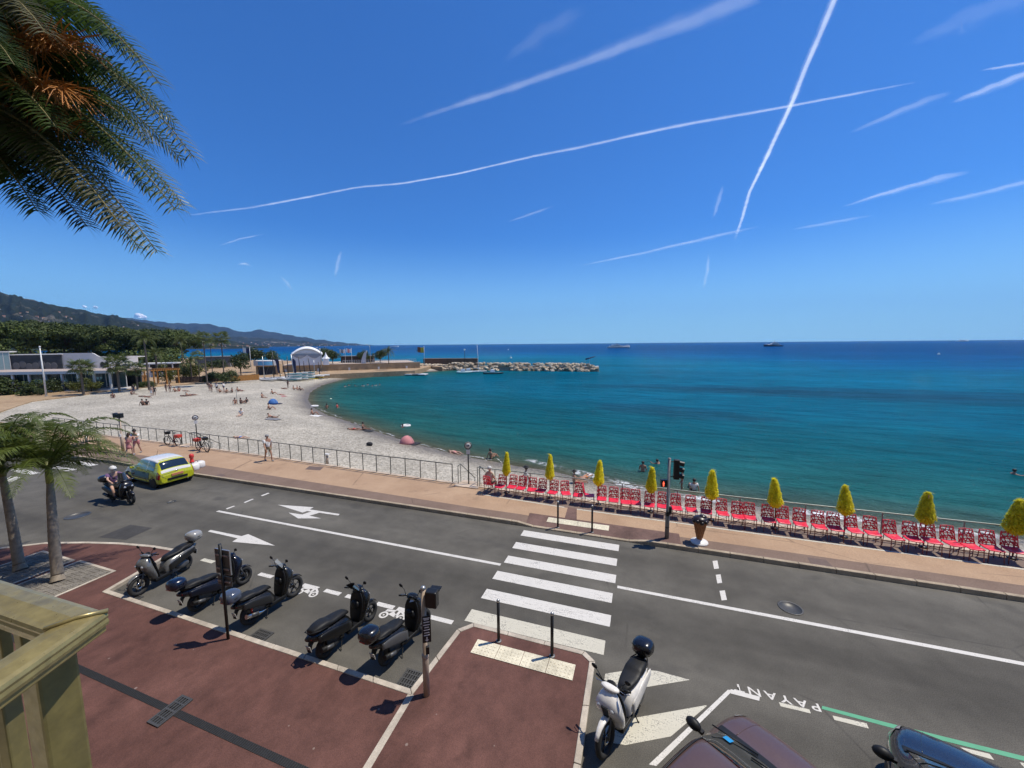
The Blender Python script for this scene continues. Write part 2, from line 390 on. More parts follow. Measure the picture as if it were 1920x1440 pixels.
    gl = k.n('ShaderNodeBsdfGlossy'); gl.inputs['Roughness'].default_value = .07; k.l(bp.outputs[0], gl.inputs['Normal'])
    fr = k.n('ShaderNodeFresnel'); fr.inputs['IOR'].default_value = 1.33; k.l(bp.outputs[0], fr.inputs['Normal'])
    ms = k.n('ShaderNodeMixShader'); k.l(k.math('MULTIPLY', k.math('MINIMUM', fr.outputs[0], .75), .60), ms.inputs[0])
    k.l(k.b.outputs[0], ms.inputs[1]); k.l(gl.outputs[0], ms.inputs[2]); k.l(ms.outputs[0], k.o.inputs['Surface'])
    return k.m
PATCHES = []
for (x, y, rx, ry, ang, amt) in ((1730, 742, 62, 11, R_(-3), .38), (1270, 772, 13, 5, R_(-12), .35), (1560, 738, 26, 5, R_(-4), .32), (1330, 700, 30, 10, 0, .15)):
    p = at(x, y, SEA_Z); PATCHES.append((p.x, p.y, rx, ry, ang, amt))
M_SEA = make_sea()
def make_hill(name, green, pale, amt):
    k = NT(name); v = k.coord()
    c = k.ramp(k.noise(v, .006, 8, .7), [(.3, tuple(x*.6 for x in green)), (.7, green)])
    c = k.mix(1.0, c, k.ramp(k.noise(v, .03, 6, .75), [(.3, (.55,)*3), (.7, (1.3,)*3)]), 'MULTIPLY')
    c = k.mix(k.ramp(k.noise(k.coord(scale=(1, 1, 3)), .0045, 9, .72), [(.56, (0,)*3), (.66, (amt,)*3)]), c, pale)
    k.set(Base_Color=c, Roughness=.95); k.b.inputs['Specular IOR Level'].default_value = .05
    k.bump(k.noise(v, .02, 7, .7), 1.0, 30); return k.m
# ---- road sheet with its markings
mb = MB(); xs = np.linspace(-140, 60, 21); ys = [-40, -20, 0, 7, 14.35]
for i in range(20):
    for j in range(4): mb.add([(xs[i], ys[j], 0), (xs[i+1], ys[j], 0), (xs[i+1], ys[j+1], 0), (xs[i], ys[j+1], 0)], [(0, 1, 2, 3)])
bm_merge = mb
road = struct('road', mb, M_ASPH)
def px_poly(pts, o=(0, 0), s=1.0, z=0.0): return [tuple(at(o[0]+x/s, o[1]+y/s, z)[:2]) for x, y in pts]
def mark(name, poly, m=M_WHITE, z=.004, parent=None): return part(name, MB().sheet(poly, z), m, parent or road)
def rect(x0, x1, y0, y1): return [(x0, y0), (x1, y0), (x1, y1), (x0, y1)]
for i in range(5):
    y1 = 13.97 - i*.968; e = rnd.uniform(-.03, .03)
    mark('crosswalk_stripe', rect(-4.33+e, -.66+e, y1-.45, y1))
mark('crosswalk_stripe', rect(-4.38, -.72, 8.66, 9.13), M_CREAM)
mark('centre_line', rect(-18.03, -4.38, 11.36, 11.49)); mark('centre_line', rect(-.58, 40, 11.36, 11.49))
Z3 = ((380, 900), 3.6923)
mark('lane_arrow', px_poly([(520,172),(768,189),(742,204),(948,236),(940,246),(722,215),(692,226)], *Z3))
mark('lane_arrow', px_poly([(595,227),(690,240),(765,215),(820,224),(740,248),(822,267),(660,267)], *Z3), z=.008)
mark('lane_arrow', px_poly([(35,357),(55,346),(268,389),(315,375),(500,455),(205,428),(242,404)], *Z3))
for q in ([(160,198),(215,179),(226,181),(170,203)], [(283,155),(343,131),(354,133),(294,159)], [(402,108),(452,89),(464,92),(414,112)]): mark('give_way_dash', px_poly(q, *Z3))
for x, y in ((391,1051),(583,1099),(624,1110),(723,1135),(762,1145),(827,1161),(500,1078),(440,1063),(665,1120)):
    p = at(x, y); L = .29 if x != 827 else .36
    mark('bay_dash', rect(p.x-L, p.x+L, 8.42, 8.57), M_CREAM if x in (391, 440) else M_WHITE)
for q in ([(1336,1052),(1345,1051),(1348,1066),(1339,1067)], [(1342,1078),(1351,1077),(1354,1093),(1345,1094)], [(1349,1108),(1359,1107),(1363,1125),(1353,1126)]): mark('guide_dash', px_poly(q))
Z4 = ((1060, 1180), 3.84)
mark('hatch_marking', px_poly([(287,320),(500,288),(660,300),(900,365),(610,412),(268,466)], *Z4), M_CREAM)
mark('hatch_marking', px_poly([(240,684),(1010,548),(1020,552),(760,772),(430,835),(232,800)], *Z4), M_CREAM)
mark('bay_line', px_poly([(1170,436),(1208,440),(655,985),(600,975)], *Z4))
mark('bay_line', px_poly([(1190,433),(1400,487),(1396,517),(1190,464)], *Z4), z=.008)
mark('bay_dash', px_poly([(1537,525),(1757,578),(1768,607),(1550,555)], *Z4), M_CREAM)
Z5 = ((1500, 1280), 4.5714)
mark('bay_dash', px_poly([(278,283),(570,350),(590,395),(295,320)], *Z5), M_CREAM)
mark('bay_dash', px_poly([(1370,552),(1625,612),(1665,665),(1440,600)], *Z5), M_CREAM)
mark('bay_dash', px_poly([(1880,682),(2150,745),(2190,800),(1930,740)], *Z5), M_CREAM)
mark('green_parking_line', px_poly([(190,200),(770,350),(1920,632),(2300,728),(2300,768),(1920,672),(760,382),(186,226)], *Z5), M_GREEN)
for q in ([(20,655),(75,622),(145,630),(75,660)], [(72,583),(110,567),(275,600),(215,612),(130,600)], [(252,550),(318,543),(522,576),(455,590)], [(415,520),(480,512),(665,545),(600,556)], [(640,488),(690,484),(770,503),(735,512)]): mark('crosswalk_stripe', px_poly(q, (0, 720), 3.6))
# PAYANT, lettered to be read from the sea side
cu = bpy.data.curves.new('payant', 'FONT'); cu.body = 'PAYANT'; cu.size = 1.0; cu.align_x = 'CENTER'; cu.align_y = 'CENTER'; cu.space_character = 1.35; cu.offset = .012
to = bpy.data.objects.new('payant', cu); COL.objects.link(to); bpy.context.view_layer.update()
tm = bpy.data.meshes.new_from_object(to.evaluated_get(bpy.context.evaluated_depsgraph_get())); bpy.data.objects.remove(to)
tw = max(v.co.x for v in tm.vertices)-min(v.co.x for v in tm.vertices); th = max(v.co.y for v in tm.vertices)-min(v.co.y for v in tm.vertices)
pa, pb = at(1376, 1287), at(1538, 1327)
for v in tm.vertices: v.co = Vector((v.co.x/tw*(pb-pa).length, v.co.y/th*.19, 0))
tm.materials.clear(); tm.materials.append(M_WHITE)
o = part('lettering', tm, None, road); o.location = ((pa.x+pb.x)/2, (pa.y+pb.y)/2, .004); o.rotation_euler = (0, 0, math.pi + math.atan2(pb.y-pa.y, pb.x-pa.x))
# two-wheeler pictograms in the scooter bay
def pictogram(p, rz):
    mb = MB()
    def ring(cx, cy, r0, r1, n=20):
        V = []; Fc = []
        for i in range(n): a = 2*math.pi*i/n; V += [(cx+r0*math.cos(a), cy+r0*math.sin(a), 0), (cx+r1*math.cos(a), cy+r1*math.sin(a), 0)]
        for i in range(n): j = (i+1) % n; Fc.append((2*i, 2*i+1, 2*j+1, 2*j))
        mb.add(V, Fc)
    ring(-.26, 0, .075, .13); ring(.26, 0, .075, .13); ring(-.26, 0, .0, .03); ring(.26, 0, 0, .03)
    for q in ([(-.30,.13),(-.02,.18),(.0,.25),(-.28,.23)], [(-.16,.05),(.08,-.02),(.10,.06),(-.06,.19)], [(.06,.0),(.14,.02),(.16,.27),(.07,.29)], [(.15,.2),(.30,.09),(.35,.12),(.17,.27)], [(.02,.27),(.2,.29),(.2,.34),(.02,.32)]): mb.sheet(q, .001)
    return part('two_wheeler_symbol', mb, M_WHITE, road, loc=(p.x, p.y, .004), rz=rz)
pictogram(at(574, 1112), R_(4)); pictogram(at(735, 1156), R_(4))
# darker repair patches, covers and gullies in the carriageway
M_PATCH = make_pave('asphalt_patch', (.045, .043, .042), (.06, .058, .055), .8, 50)
part('repair_patch', MB().sheet(px_poly([(665,1035),(880,950),(1030,972),(850,1052)], (0, 720), 3.6), .004), M_PATCH, road)
M_IRON = mat('cast_iron', (.055, .053, .05), .55, .6, .2, 30)
M_IRONL = mat('worn_iron', (.10, .097, .09), .5, .5, .2, 30)
def disc(name, px, py, r, m, z=.006, parent=None):
    p = at(px, py); mb = MB().lathe([(r, 0), (r, .008), (r*.86, .008), (r*.86, .004), (.01, .004)], n=22)
    return part(name, mb, m, parent or road, loc=(p.x, p.y, z))
disc('manhole_cover', 146, 967, .42, M_IRONL); disc('manhole_cover', 1482, 1140, .30, M_IRONL); disc('valve_cover', 322, 941, .18, M_IRONL)
def grate(px, py, w, d, parent, z, rz=0):
    p = at(px, py, z); mb = MB()
    mb.box((0, d/2-.02, 0), (w, .04, .02)); mb.box((0, -d/2+.02, 0), (w, .04, .02)); mb.box((w/2-.02, 0, 0), (.04, d-.08, .02)); mb.box((-w/2+.02, 0, 0), (.04, d-.08, .02))
    n = int(w/.06)
    for i in range(1, n): mb.box((-w/2+w*i/n, 0, -.001), (.026, d-.08, .016))
    mb.box((0, 0, .001), (w-.08, .03, .017)); mb.box((0, d*.25, .001), (w-.08, .024, .017)); mb.box((0, -d*.25, .001), (w-.08, .024, .017))
    g = part('drain_grate', mb, M_IRONL, parent, loc=(p.x, p.y, z+.012), rz=rz)
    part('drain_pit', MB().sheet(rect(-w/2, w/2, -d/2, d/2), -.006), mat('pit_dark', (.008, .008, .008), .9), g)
    return g
grate(770, 1276, .5, .5, road, .004); grate(240, 1126, .5, .5, road, .004); grate(487, 1194, .5, .42, road, .004)
# ---- near pavement (raised) and its kerb
PZ = .10
_cur = [(-27.0, -30), (-25.2, -2), (-24.4, 2.4), (-23.4, 4.9), (-22.4, 6.45), (-21.1, 7.35), (-19.7, 7.85), (-18.4, 8.2), (-17.0, 8.45), (-15.72, 8.55)]
_edge = _cur + [(-15.1, 6.34), (-4.52, 6.34), (-4.36, 8.2), (-4.05, 8.54), (-1.15, 8.52), (-.88, 8.3), (-.85, 6.0), (-.85, -30)]
def offset_poly(pl, d):
    out = []
    for i, p in enumerate(pl):
        a = Vector(pl[max(0, i-1)]); b = Vector(p); c = Vector(pl[min(len(pl)-1, i+1)])
        n1 = Vector((-(b-a).y, (b-a).x)) if i else None; n2 = Vector((-(c-b).y, (c-b).x)) if i < len(pl)-1 else None
        n1 = n1.normalized() if n1 else n2.normalized(); n2 = n2.normalized() if n2 else n1
        m = (n1+n2).normalized(); k = d/max(.35, m.dot(n1)); out.append(tuple(b+m*k))
    return out
_inner = offset_poly(_edge, -.13)
mb = MB().prism(_inner, -.05, PZ)
pavement = struct('pavement', mb, M_RED)
kerb = struct('kerb', MB().prism(offset_poly(_edge, -.02)+offset_poly(_edge, -.11)[::-1], -.06, PZ-.03), M_KERB)
def kerbstones(outer, inner, zt, parent, m, length=1.0, ztop=None, zb=-.05):
    for i in range(len(outer)-1):
        a, b, c, d = (Vector(q) for q in (outer[i], outer[i+1], inner[i+1], inner[i]))
        n = max(1, round((b-a).length/length))
        for j in range(n):
            g = .006/max(.05, (b-a).length)
            t0, t1 = j/n+g, (j+1)/n-g
            q = [a.lerp(b, t0), a.lerp(b, t1), d.lerp(c, t1), d.lerp(c, t0)]
            z = (ztop((q[0].x+q[1].x)/2) if ztop else zt) + rnd.uniform(-.002, .003)
            if z > .02: 
                mbk = MB().prism([tuple(p) for p in q], zb, z)
                part('kerbstone', mbk, m, parent, bevel=.012)
kerbstones(_edge, offset_poly(_edge, -.125), PZ+.012, kerb, M_KERB)
# paler joint strip running back from the bay corner, channel drain and its covers
_a, _b = at(771, 1302, PZ), at(688, 1440, PZ); _d = (_b-_a).normalized()
_e = _a + _d*9; _n = Vector((-_d.y, _d.x, 0))*.07
part('joint_strip', MB().sheet([tuple((p+s*_n)[:2]) for p, s in ((_a, 1), (_e, 1), (_e, -1), (_a, -1))], PZ+.004), M_KERB, pavement)
def chan():
    mb = MB(); x = -24.0
    mb.sheet(rect(-24, -5.0, 4.33, 4.46), PZ+.003)
    return part('channel_drain', mb, mat('channel_dark', (.018, .018, .018), .7, .2), pavement)
chan()
mb = MB()
for i in range(int(19/.05)): mb.box((-24+i*.05, 4.395, PZ+.007), (.02, .13, .006))
o = part('channel_slots', mb, M_IRON, pavement)
grate(320, 1333, .34, .62, pavement, PZ+.004)
M_COBB = make_pave('tree_pit_setts', (.14, .125, .105), (.22, .2, .17), 2.5, 30)
def pit(cpx, w, d):
    p = at(*cpx, PZ)
    g = part('tree_pit', MB().sheet(rect(-w/2, w/2, -d/2, d/2), 0), M_COBB, pavement, loc=(p.x, p.y, PZ+.004))
    for q in (rect(-w/2-.05, w/2+.05, -d/2-.05, -d/2+.03), rect(-w/2-.05, w/2+.05, d/2-.03, d/2+.05)): part('pit_edging', MB().prism(q, 0, .014), M_KERB, g)
    for q in (rect(-w/2-.05, -w/2+.03, -d/2+.03, d/2-.03), rect(w/2-.03, w/2+.05, -d/2+.03, d/2-.03)): part('pit_edging', MB().prism(q, 0, .014), M_KERB, g)
    mb = MB()
    for i in range(int(w/.13)):
        for j in range(int(d/.13)):
            if (i*7+j*3) % 5: mb.box((-w/2+.09+i*.13+rnd.uniform(-.01, .01), -d/2+.09+j*.13, .004), (.11, .11, .012), rz=rnd.uniform(-.1, .1))
    o = part('setts', mb, M_COBB, g); o['kind'] = 'stuff'
pit((112, 1090), 1.9, 1.7); pit((38, 1068), 1.9, 1.7)
# tactile slabs at the crossing
def tactile(x0, x1, y0, y1, zf, parent, n):
    for i in range(n):
        a, b = x0+(x1-x0)*i/n+.006, x0+(x1-x0)*(i+1)/n-.006
        z0, z1 = zf(y0), zf(y1); mb = MB()
        mb.add([(a, y0, z0), (b, y0, z0), (b, y1, z1), (a, y1, z1), (a, y0, z0-.02), (b, y0, z0-.02), (b, y1, z1-.02), (a, y1, z1-.02)], [(0, 1, 2, 3), (4, 5, 1, 0), (5, 6, 2, 1), (6, 7, 3, 2), (7, 4, 0, 3)])
        for p in range(int((b-a)/.09)):
            for q in range(int((y1-y0)/.09)):
                yy = y0+.05+q*.09; mb.lathe([(.02, 0), (.014, .006), (.002, .006)], (a+.05+p*.09, yy, zf(yy)), 6)
        part('tactile_slab', mb, M_TACT, parent)
tactile(-3.72, -1.28, 7.62, 8.05, lambda y: PZ+.016, pavement, 4)
# ---- far promenade
RAIL = [(-90, 20.0), (-60, 18.95), (-44, 18.5), (-31.8, 18.32), (-24, 18.05), (-14.4, 17.55), (-9, 17.36), (-7.7, 17.28), (-3, 17.2), (3.8, 17.0), (12, 16.98), (45, 16.9)]
def rail_y(x):
    for (a, b), (c, d) in zip(RAIL, RAIL[1:]):
        if x <= c: return b+(d-b)*(x-a)/(c-a)
    return RAIL[-1][1]
FZ = .14
def drop(x):
    s = lambda t: max(0, min(1, t))
    return s((x+4.75)/.7)*s((.35-x)/.7)
def prom_z(x, y): return FZ - .105*drop(x)*max(0, min(1, (15.25-y)/.85))
mb = MB(); xs = sorted(set([-90, -75, -60, -50] + list(np.linspace(-44, -6, 20)) + list(np.linspace(-5.4, 1.2, 34)) + [3, 6, 9, 12, 16, 25, 45])); N = 9
rows = []
for x in xs:
    y0, y1 = 14.42, rail_y(x)+.0
    yy = [y0, 14.6, 14.8, 15.0, 15.25, 15.6, 16.2, 16.8, y1]
    rows.append([(x, y, prom_z(x, y)) for y in yy])
mb.loft(rows, cap=False, smooth=False, closed=False); mb.f = [q[::-1] for q in mb.f]
promenade = struct('promenade', mb, M_PROM)
mb = MB(); xs2 = [x for x in xs if -5.5 <= x <= 1.5]
def apron_x(t, y): return t
rows = []
for x in np.linspace(0, 1, 30):
    r = []
    for y in (14.425, 14.6, 14.8, 15.0, 15.25):
        k = (y-14.425)/(15.25-14.425); xl = -4.38-.1*k; xr = 1.45
        X = xl+(xr-xl)*x; yt = y
        r.append((X, yt, prom_z(X, yt)+.004))
    rows.append(r)
mb.loft(rows, cap=False, smooth=False, closed=False); mb.f = [q[::-1] for q in mb.f]
part('crossing_apron', mb, M_MAUVE, promenade)
part('crossing_apron', MB().sheet([(-2.95, 15.25), (-2.45, 15.25), (-2.62, 16.3), (-3.02, 16.35)], FZ+.004), M_MAUVE, promenade)
tactile(-3.62, -1.12, 14.78, 15.12, lambda y: prom_z(-2, y)+.012, promenade, 2)
part('chair_line', MB().sheet([(-7.2, 16.46), (-3.15, 16.22), (-3.15, 16.31), (-7.2, 16.55)], FZ+.004), M_CREAM, promenade)
part('chair_line', MB().sheet([(-2.6, 16.2), (4, 16.12), (45, 15.95), (45, 16.04), (4, 16.21), (-2.6, 16.29)], FZ+.004), M_CREAM, promenade)
for q in ([(575,745),(690,760),(745,815),(600,795)],): part('access_cover', MB().sheet(px_poly(q, (1340, 820), 3.31, FZ), FZ+.004), mat('cover_infill', (.13, .09, .075), .85), promenade)
for q in ([(1470,607),(1560,590),(1620,603),(1540,622)], [(1780,800),(1880,770),(1950,790),(1850,820)]): part('access_cover', MB().sheet(px_poly(q, (150, 780), 7.11, FZ), FZ+.004), mat('cover_infill', (.13, .09, .075), .85), promenade)
part('access_cover', MB().sheet(px_poly([(580,874),(607,876),(600,882),(572,880)], z=FZ), FZ+.004), mat('cover_infill', (.13, .09, .075), .85), promenade)
fk = struct('far_kerb', MB().box((-22.5, 14.42, -.06), (135, .06, .1)), M_KERB)
kx = [-90, -60] + list(range(-46, -4)) + [-4.75, -4.05, -3.2, -2.3, -1.4, -.35, .35] + list(range(1, 46))
M_KERBF = make_pave('far_kerb_stone', (.30, .24, .17), (.42, .345, .25), 1.2, 60)
kt = lambda x: prom_z(x, 14.42)+.008
for a, b in zip(kx, kx[1:]):
    for x0 in (np.arange(a, b-.01, 1.0) if b-a > 2 else [a]):
        x1 = min(b, x0+1) if b-a > 2 else b
        za, zb = kt(x0), kt(x1)
        mb = MB().add([(x0+.005, 14.28, -.03), (x1-.005, 14.28, -.03), (x1-.005, 14.43, -.03), (x0+.005, 14.43, -.03), (x0+.005, 14.29, za), (x1-.005, 14.29, zb), (x1-.005, 14.43, zb), (x0+.005, 14.43, za)], [(0, 3, 2, 1), (4, 5, 6, 7), (0, 1, 5, 4), (1, 2, 6, 5), (2, 3, 7, 6), (3, 0, 4, 7)])
        part('kerbstone', mb, M_KERBF, fk, bevel=.015)
# sea wall under the promenade, with a pale coping and the opening for the beach steps
STEP_X0, STEP_X1 = -9.0, -7.75
wall = struct('sea_wall', MB().loft([[(x, rail_y(x)-.3, -3.2), (x, rail_y(x)+.16, -3.2), (x, rail_y(x)+.16, FZ-.06), (x, rail_y(x)-.3, FZ-.06)] for x in [-90]+[r[0] for r in RAIL[1:]]], smooth=False), M_STONE)
for a, b in zip(RAIL, RAIL[1:]):
    n = max(1, round((b[0]-a[0])/1.5))
    for j in range(n):
        p, q = Vector(a).lerp(Vector(b), j/n), Vector(a).lerp(Vector(b), (j+1)/n)
        if -46 < q.x and p.x < 16:
            part('coping_stone', MB().prism([(p.x+.004, p.y+.002), (q.x-.004, q.y+.002), (q.x-.004, q.y+.21), (p.x+.004, p.y+.21)], FZ-.055, FZ+.035), M_STONE, wall, bevel=.01)
# ---- beach, terrain and sea
gx = np.concatenate([np.arange(-330, -120, 6.0), np.arange(-120, 36, 1.3)]); gy = np.concatenate([np.arange(16.9, 60, 1.0), np.arange(60, 330, 4.0)])
GX, GY = np.meshgrid(gx, gy, indexing='ij'); P = np.stack([GX.ravel(), GY.ravel()], 1)
sd = shore_dist(P); hz = SEA_Z + _bh(sd)
hz += (np.sin(P[:, 0]*.31+P[:, 1]*.17)*np.cos(P[:, 1]*.23-P[:, 0]*.11)*.07 + np.sin(P[:, 0]*.9)*np.cos(P[:, 1]*.8)*.02)*np.clip(sd/8, 0, 1)
ny = len(gy); V = [(float(a), float(b), float(c)) for (a, b), c in zip(P, hz)]
Fc = [(i*ny+j, (i+1)*ny+j, (i+1)*ny+j+1, i*ny+j+1) for i in range(len(gx)-1) for j in range(ny-1) if max(sd[i*ny+j], sd[(i+1)*ny+j], sd[i*ny+j+1], sd[(i+1)*ny+j+1]) > -45]
mb = MB().add(V, Fc, True); beach = struct('beach', mb, M_BEACH)
sx = np.concatenate([-np.geomspace(200, 13000, 22)[::-1], np.arange(-190, 90, 2.5), np.geomspace(95, 13000, 22)]); sy = np.concatenate([np.arange(17.1, 170, 2.2), np.geomspace(175, 13000, 26)])
GX, GY = np.meshgrid(sx, sy, indexing='ij'); P = np.stack([GX.ravel(), GY.ravel()], 1)
off = -shore_dist(P); ny = len(sy)
mb = MB().add([(float(a), float(b), SEA_Z) for a, b in P], [(i*ny+j, (i+1)*ny+j, (i+1)*ny+j+1, i*ny+j+1) for i in range(len(sx)-1) for j in range(ny-1) if max(off[i*ny+j], off[(i+1)*ny+j+1]) > -70])
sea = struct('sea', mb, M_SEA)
at_ = sea.data.attributes.new('offshore', 'FLOAT', 'POINT'); at_.data.foreach_set('value', off.astype(np.float32))
# foam where the small waves break
def make_foam():
    k = NT('foam'); v = k.coord()
    a = k.n('ShaderNodeAttribute'); a.attribute_name = 'edge'
    f = k.math('MULTIPLY', k.ramp(k.noise(v, 2.2, 5, .72), [(.42, (0,)*3), (.56, (1,)*3)]), a.outputs['Fac'])
    f = k.math('MULTIPLY', f, k.ramp(k.noise(k.coord(scale=(1, .2, 1)), .35, 3), [(.42, (.05,)*3), (.58, (1,)*3)]))
    k.set(Base_Color=(.78, .8, .8), Roughness=.7, Alpha=f); return k.m
def foam(pts, w, z, strength=1.0):
    V = []; E = []; Fc = []
    pts = [Vector(p) for p in pts]; 
    for i, p in enumerate(pts):
        d = (pts[min(i+1, len(pts)-1)]-pts[max(i-1, 0)]).normalized(); n = Vector((-d.y, d.x))
        wob = .35*math.sin(i*1.7)+.2*math.sin(i*.6)
        for k, e in ((-1, 0), (-.4, 1), (.25, .9), (1, 0)):
            q = p + n*(k*w*.5+wob*.3); V.append((q.x, q.y, z)); E.append(e*strength*(0 if i in (0, len(pts)-1) else 1))
    for i in range(len(pts)-1):
        for j in range(3): Fc.append((i*4+j, i*4+j+1, i*4+j+5, i*4+j+4))
    o = part('foam', MB().add(V, Fc), make_foam.m, sea); a = o.data.attributes.new('edge', 'FLOAT', 'POINT'); a.data.foreach_set('value', E); return o
make_foam.m = make_foam()
def dens(pl, step):
    out = []
    for a, b in zip(pl, pl[1:]):
        a, b = Vector(a), Vector(b); n = max(1, int((b-a).length/step))
        out += [a.lerp(b, i/n) for i in range(n)]
    return out+[Vector(pl[-1])]
fpx = [(985,862),(1030,873),(1060,880),(1100,889),(1150,902),(1200,914),(1260,926),(1320,936),(1400,947),(1480,956),(1560,966),(1660,980),(1760,992),(1880,1006)]
foam(dens([tuple(at(x, y, SEA_Z)[:2]) for x, y in fpx], .5), .95, SEA_Z+.035)
foam(dens([tuple(at(x, y+5, SEA_Z)[:2]) for x, y in fpx[2:]], .5), .5, SEA_Z+.06, .8)
foam(dens([tuple(at(x, y, SEA_Z)[:2]) for x, y in [(590,763),(625,778),(660,791),(710,808),(770,828),(830,845),(900,859),(960,869)]], .6), .3, SEA_Z+.03, .5)
# park ground behind the beach
M_PARK = make_pave('park_ground', (.30, .20, .11), (.42, .30, .18), .15, 8)
M_LAWN = make_pave('lawn', (.05, .075, .02), (.10, .12, .035), .3, 6)
gp = [(-60,800),(0,772),(60,752),(140,742),(215,731),(330,722),(400,716),(470,711),(540,707),(600,703)]
PKZ = -.72
pk = [tuple(at(x, y, PKZ)[:2]) for x, y in gp]; _l = Vector(pk[-1]); 
pk = pk + [tuple(at(x, y, PKZ)[:2]) for x, y in ((640,700.8),(700,697.8),(778,694.6))] + [(SHORE[-7][0]-3, SHORE[-7][1]+8), (SHORE[-6][0], SHORE[-6][1]-4), (SHORE[-5][0], SHORE[-5][1]-4), (SHORE[-4][0], SHORE[-4][1]-3), (-330, 182), (-330, 30), (-95, 24)]
park = struct('park_ground', MB().prism(pk, -3, PKZ), M_PARK)
# ---- hills
from mathutils import noise as mnoise
def ridge(name, px0, px1, prof, d_front, d_back, m, depth_rows=22, amp=.12, seed=1, gully=1.0):
    """a range of hills: profile = (px, py) of its skyline, standing between two distances"""
    r = random.Random(seed); mb = MB(); n = 150; rows = []
    ph = [r.uniform(0, 6.3) for _ in range(12)]
    def prof_h(x):
        for (a, b), (c, d) in zip(prof, prof[1:]):
            if x <= c: t = (x-a)/(c-a); t = t*t*(3-2*t)*.5+t*.5; return b+(d-b)*t
        return prof[-1][1]
    for i in range(n+1):
        x = px0+(px1-px0)*i/n; row = []
        dirv = far(x, 640, 1.0)-EYE; dirv.z = 0; dirv.normalize()
        hor = 644.5-.0085*(x-960)
        top = far(x, prof_h(x)+.7*math.sin(x*.21+ph[0])+.35*math.sin(x*.53+ph[1]), d_back).z
        for j in range(depth_rows+1):
            t = j/depth_rows; d = d_front+(d_back-d_front)*t
            s = t**.9; g = 1+amp*gully*math.sin(math.pi*t)*(3.2*(mnoise.fractal(Vector((x*.035+ph[2], t*3.2, ph[3])), .9, 2.1, 5)))
            z = SEA_Z-1+(top-SEA_Z+1)*s*g if j else SEA_Z-3
            p = EYE+dirv*d; row.append((p.x, p.y, max(z, SEA_Z-3)))
        p = EYE+dirv*(d_back*1.25); row.append((p.x, p.y, SEA_Z-3)); rows.append(row)
    mb.loft(rows, cap=False, closed=False); mb.f = [q[::-1] for q in mb.f]
    return struct(name, mb, m), rows
hill_near, HN = ridge('near_hills', -160, 505, [(-160,520),(0,547),(60,560),(100,571),(150,579),(200,590),(260,602),(310,613),(360,624),(420,637),(470,646),(505,650)], 1700, 3300, make_hill('hill_scrub', (.034, .044, .026), (.24, .21, .17), .7), seed=3)
hill_mid, HM = ridge('coastal_hills', 180, 640, [(180,615),(300,618),(360,622),(420,630),(500,634),(560,639),(610,644),(640,647)], 4600, 6000, make_hill('hill_town', (.04, .05, .04), (.30, .27, .23), .8), seed=5)
hill_far, HF = ridge('far_hills', 150, 700, [(150,585),(250,597),(290,602),(330,606),(390,607),(420,613),(458,623),(487,618),(520,624),(560,631),(600,637),(640,642),(680,645.6),(700,647.5)], 7600, 10000, make_hill('hill_far_scrub', (.038, .05, .045), (.13, .13, .12), .4), seed=9, gully=.7)
# ---- the air between: pale sea haze
mb = MB().box((0, 6600, 620), (27000, 13600, 1260)); mb.v = [(x, y, (-4.2 if z < 0 else 1100)) for x, y, z in mb.v]
hz_m = NT('haze'); hz_m.t.nodes.remove(hz_m.b); pv = hz_m.n('ShaderNodeVolumePrincipled'); pv.inputs['Color'].default_value = (.26, .52, .95, 1); pv.inputs['Density'].default_value = 4.6e-5; pv.inputs['Anisotropy'].default_value = .2
hz_m.l(pv.outputs[0], hz_m.o.inputs['Volume'])
haze = part('haze', mb, hz_m.m, None); haze['kind'] = 'stuff'
# ================================================================== VEGETATION
def leaf_mat(name, a, b, trans=.25, rough=.5, scale=.8, fine=5):
    k = NT(name); v = k.coord()
    oi = k.n('ShaderNodeObjectInfo')
    c = k.ramp(k.noise(v, scale, 4, .6), [(.3, a), (.7, b)])
    c = k.mix(1.0, c, k.ramp(k.noise(v, fine, 3, .7), [(.3, (.6,)*3), (.7, (1.35,)*3)]), 'MULTIPLY')
    c = k.mix(1.0, c, k.ramp(oi.outputs['Random'], [(0, (.82,)*3), (1, (1.15,)*3)]), 'MULTIPLY')
    k.set(Base_Color=c, Roughness=rough); k.b.inputs['Specular IOR Level'].default_value = .4
    tr = k.n('ShaderNodeBsdfTranslucent'); k.l(c, tr.inputs[0]); ms = k.n('ShaderNodeMixShader'); ms.inputs[0].default_value = trans
    k.l(k.b.outputs[0], ms.inputs[1]); k.l(tr.outputs[0], ms.inputs[2]); k.l(ms.outputs[0], k.o.inputs['Surface']); return k.m
M_DATE = leaf_mat('date_palm_leaf', (.024, .052, .008), (.080, .125, .022), .38, .42)
M_DATE2 = leaf_mat('date_palm_leaf_old', (.05, .05, .018), (.10, .095, .034), .22, .5)
M_QUEEN = leaf_mat('queen_palm_leaf', (.060, .092, .014), (.135, .17, .034), .4, .45)
M_FAN = leaf_mat('fan_palm_leaf', (.06, .085, .02), (.14, .165, .045), .3, .5)
M_PINE = leaf_mat('pine_needles', (.022, .040, .006), (.085, .112, .016), .12, .7, .35, 2.0)
M_BUSH = leaf_mat('shrub_leaf', (.03, .05, .012), (.085, .11, .03), .25, .5)
M_BUSHY = leaf_mat('shrub_leaf_yellow', (.08, .10, .02), (.17, .17, .04), .3, .5)
M_TRUNK = mat('palm_trunk_bark', (.27, .225, .17), .9, 0, .3, 7, bump=.8, bscale=18)
M_TRUNKB = mat('park_palm_bark', (.13, .10, .075), .9, 0, .3, 5)
M_BARK = mat('pine_bark', (.075, .05, .036), .95, 0, .35, 5, bump=.9, bscale=12)
M_STALK = mat('fruit_stalk', (.40, .15, .02), .6, 0, .3, 9)
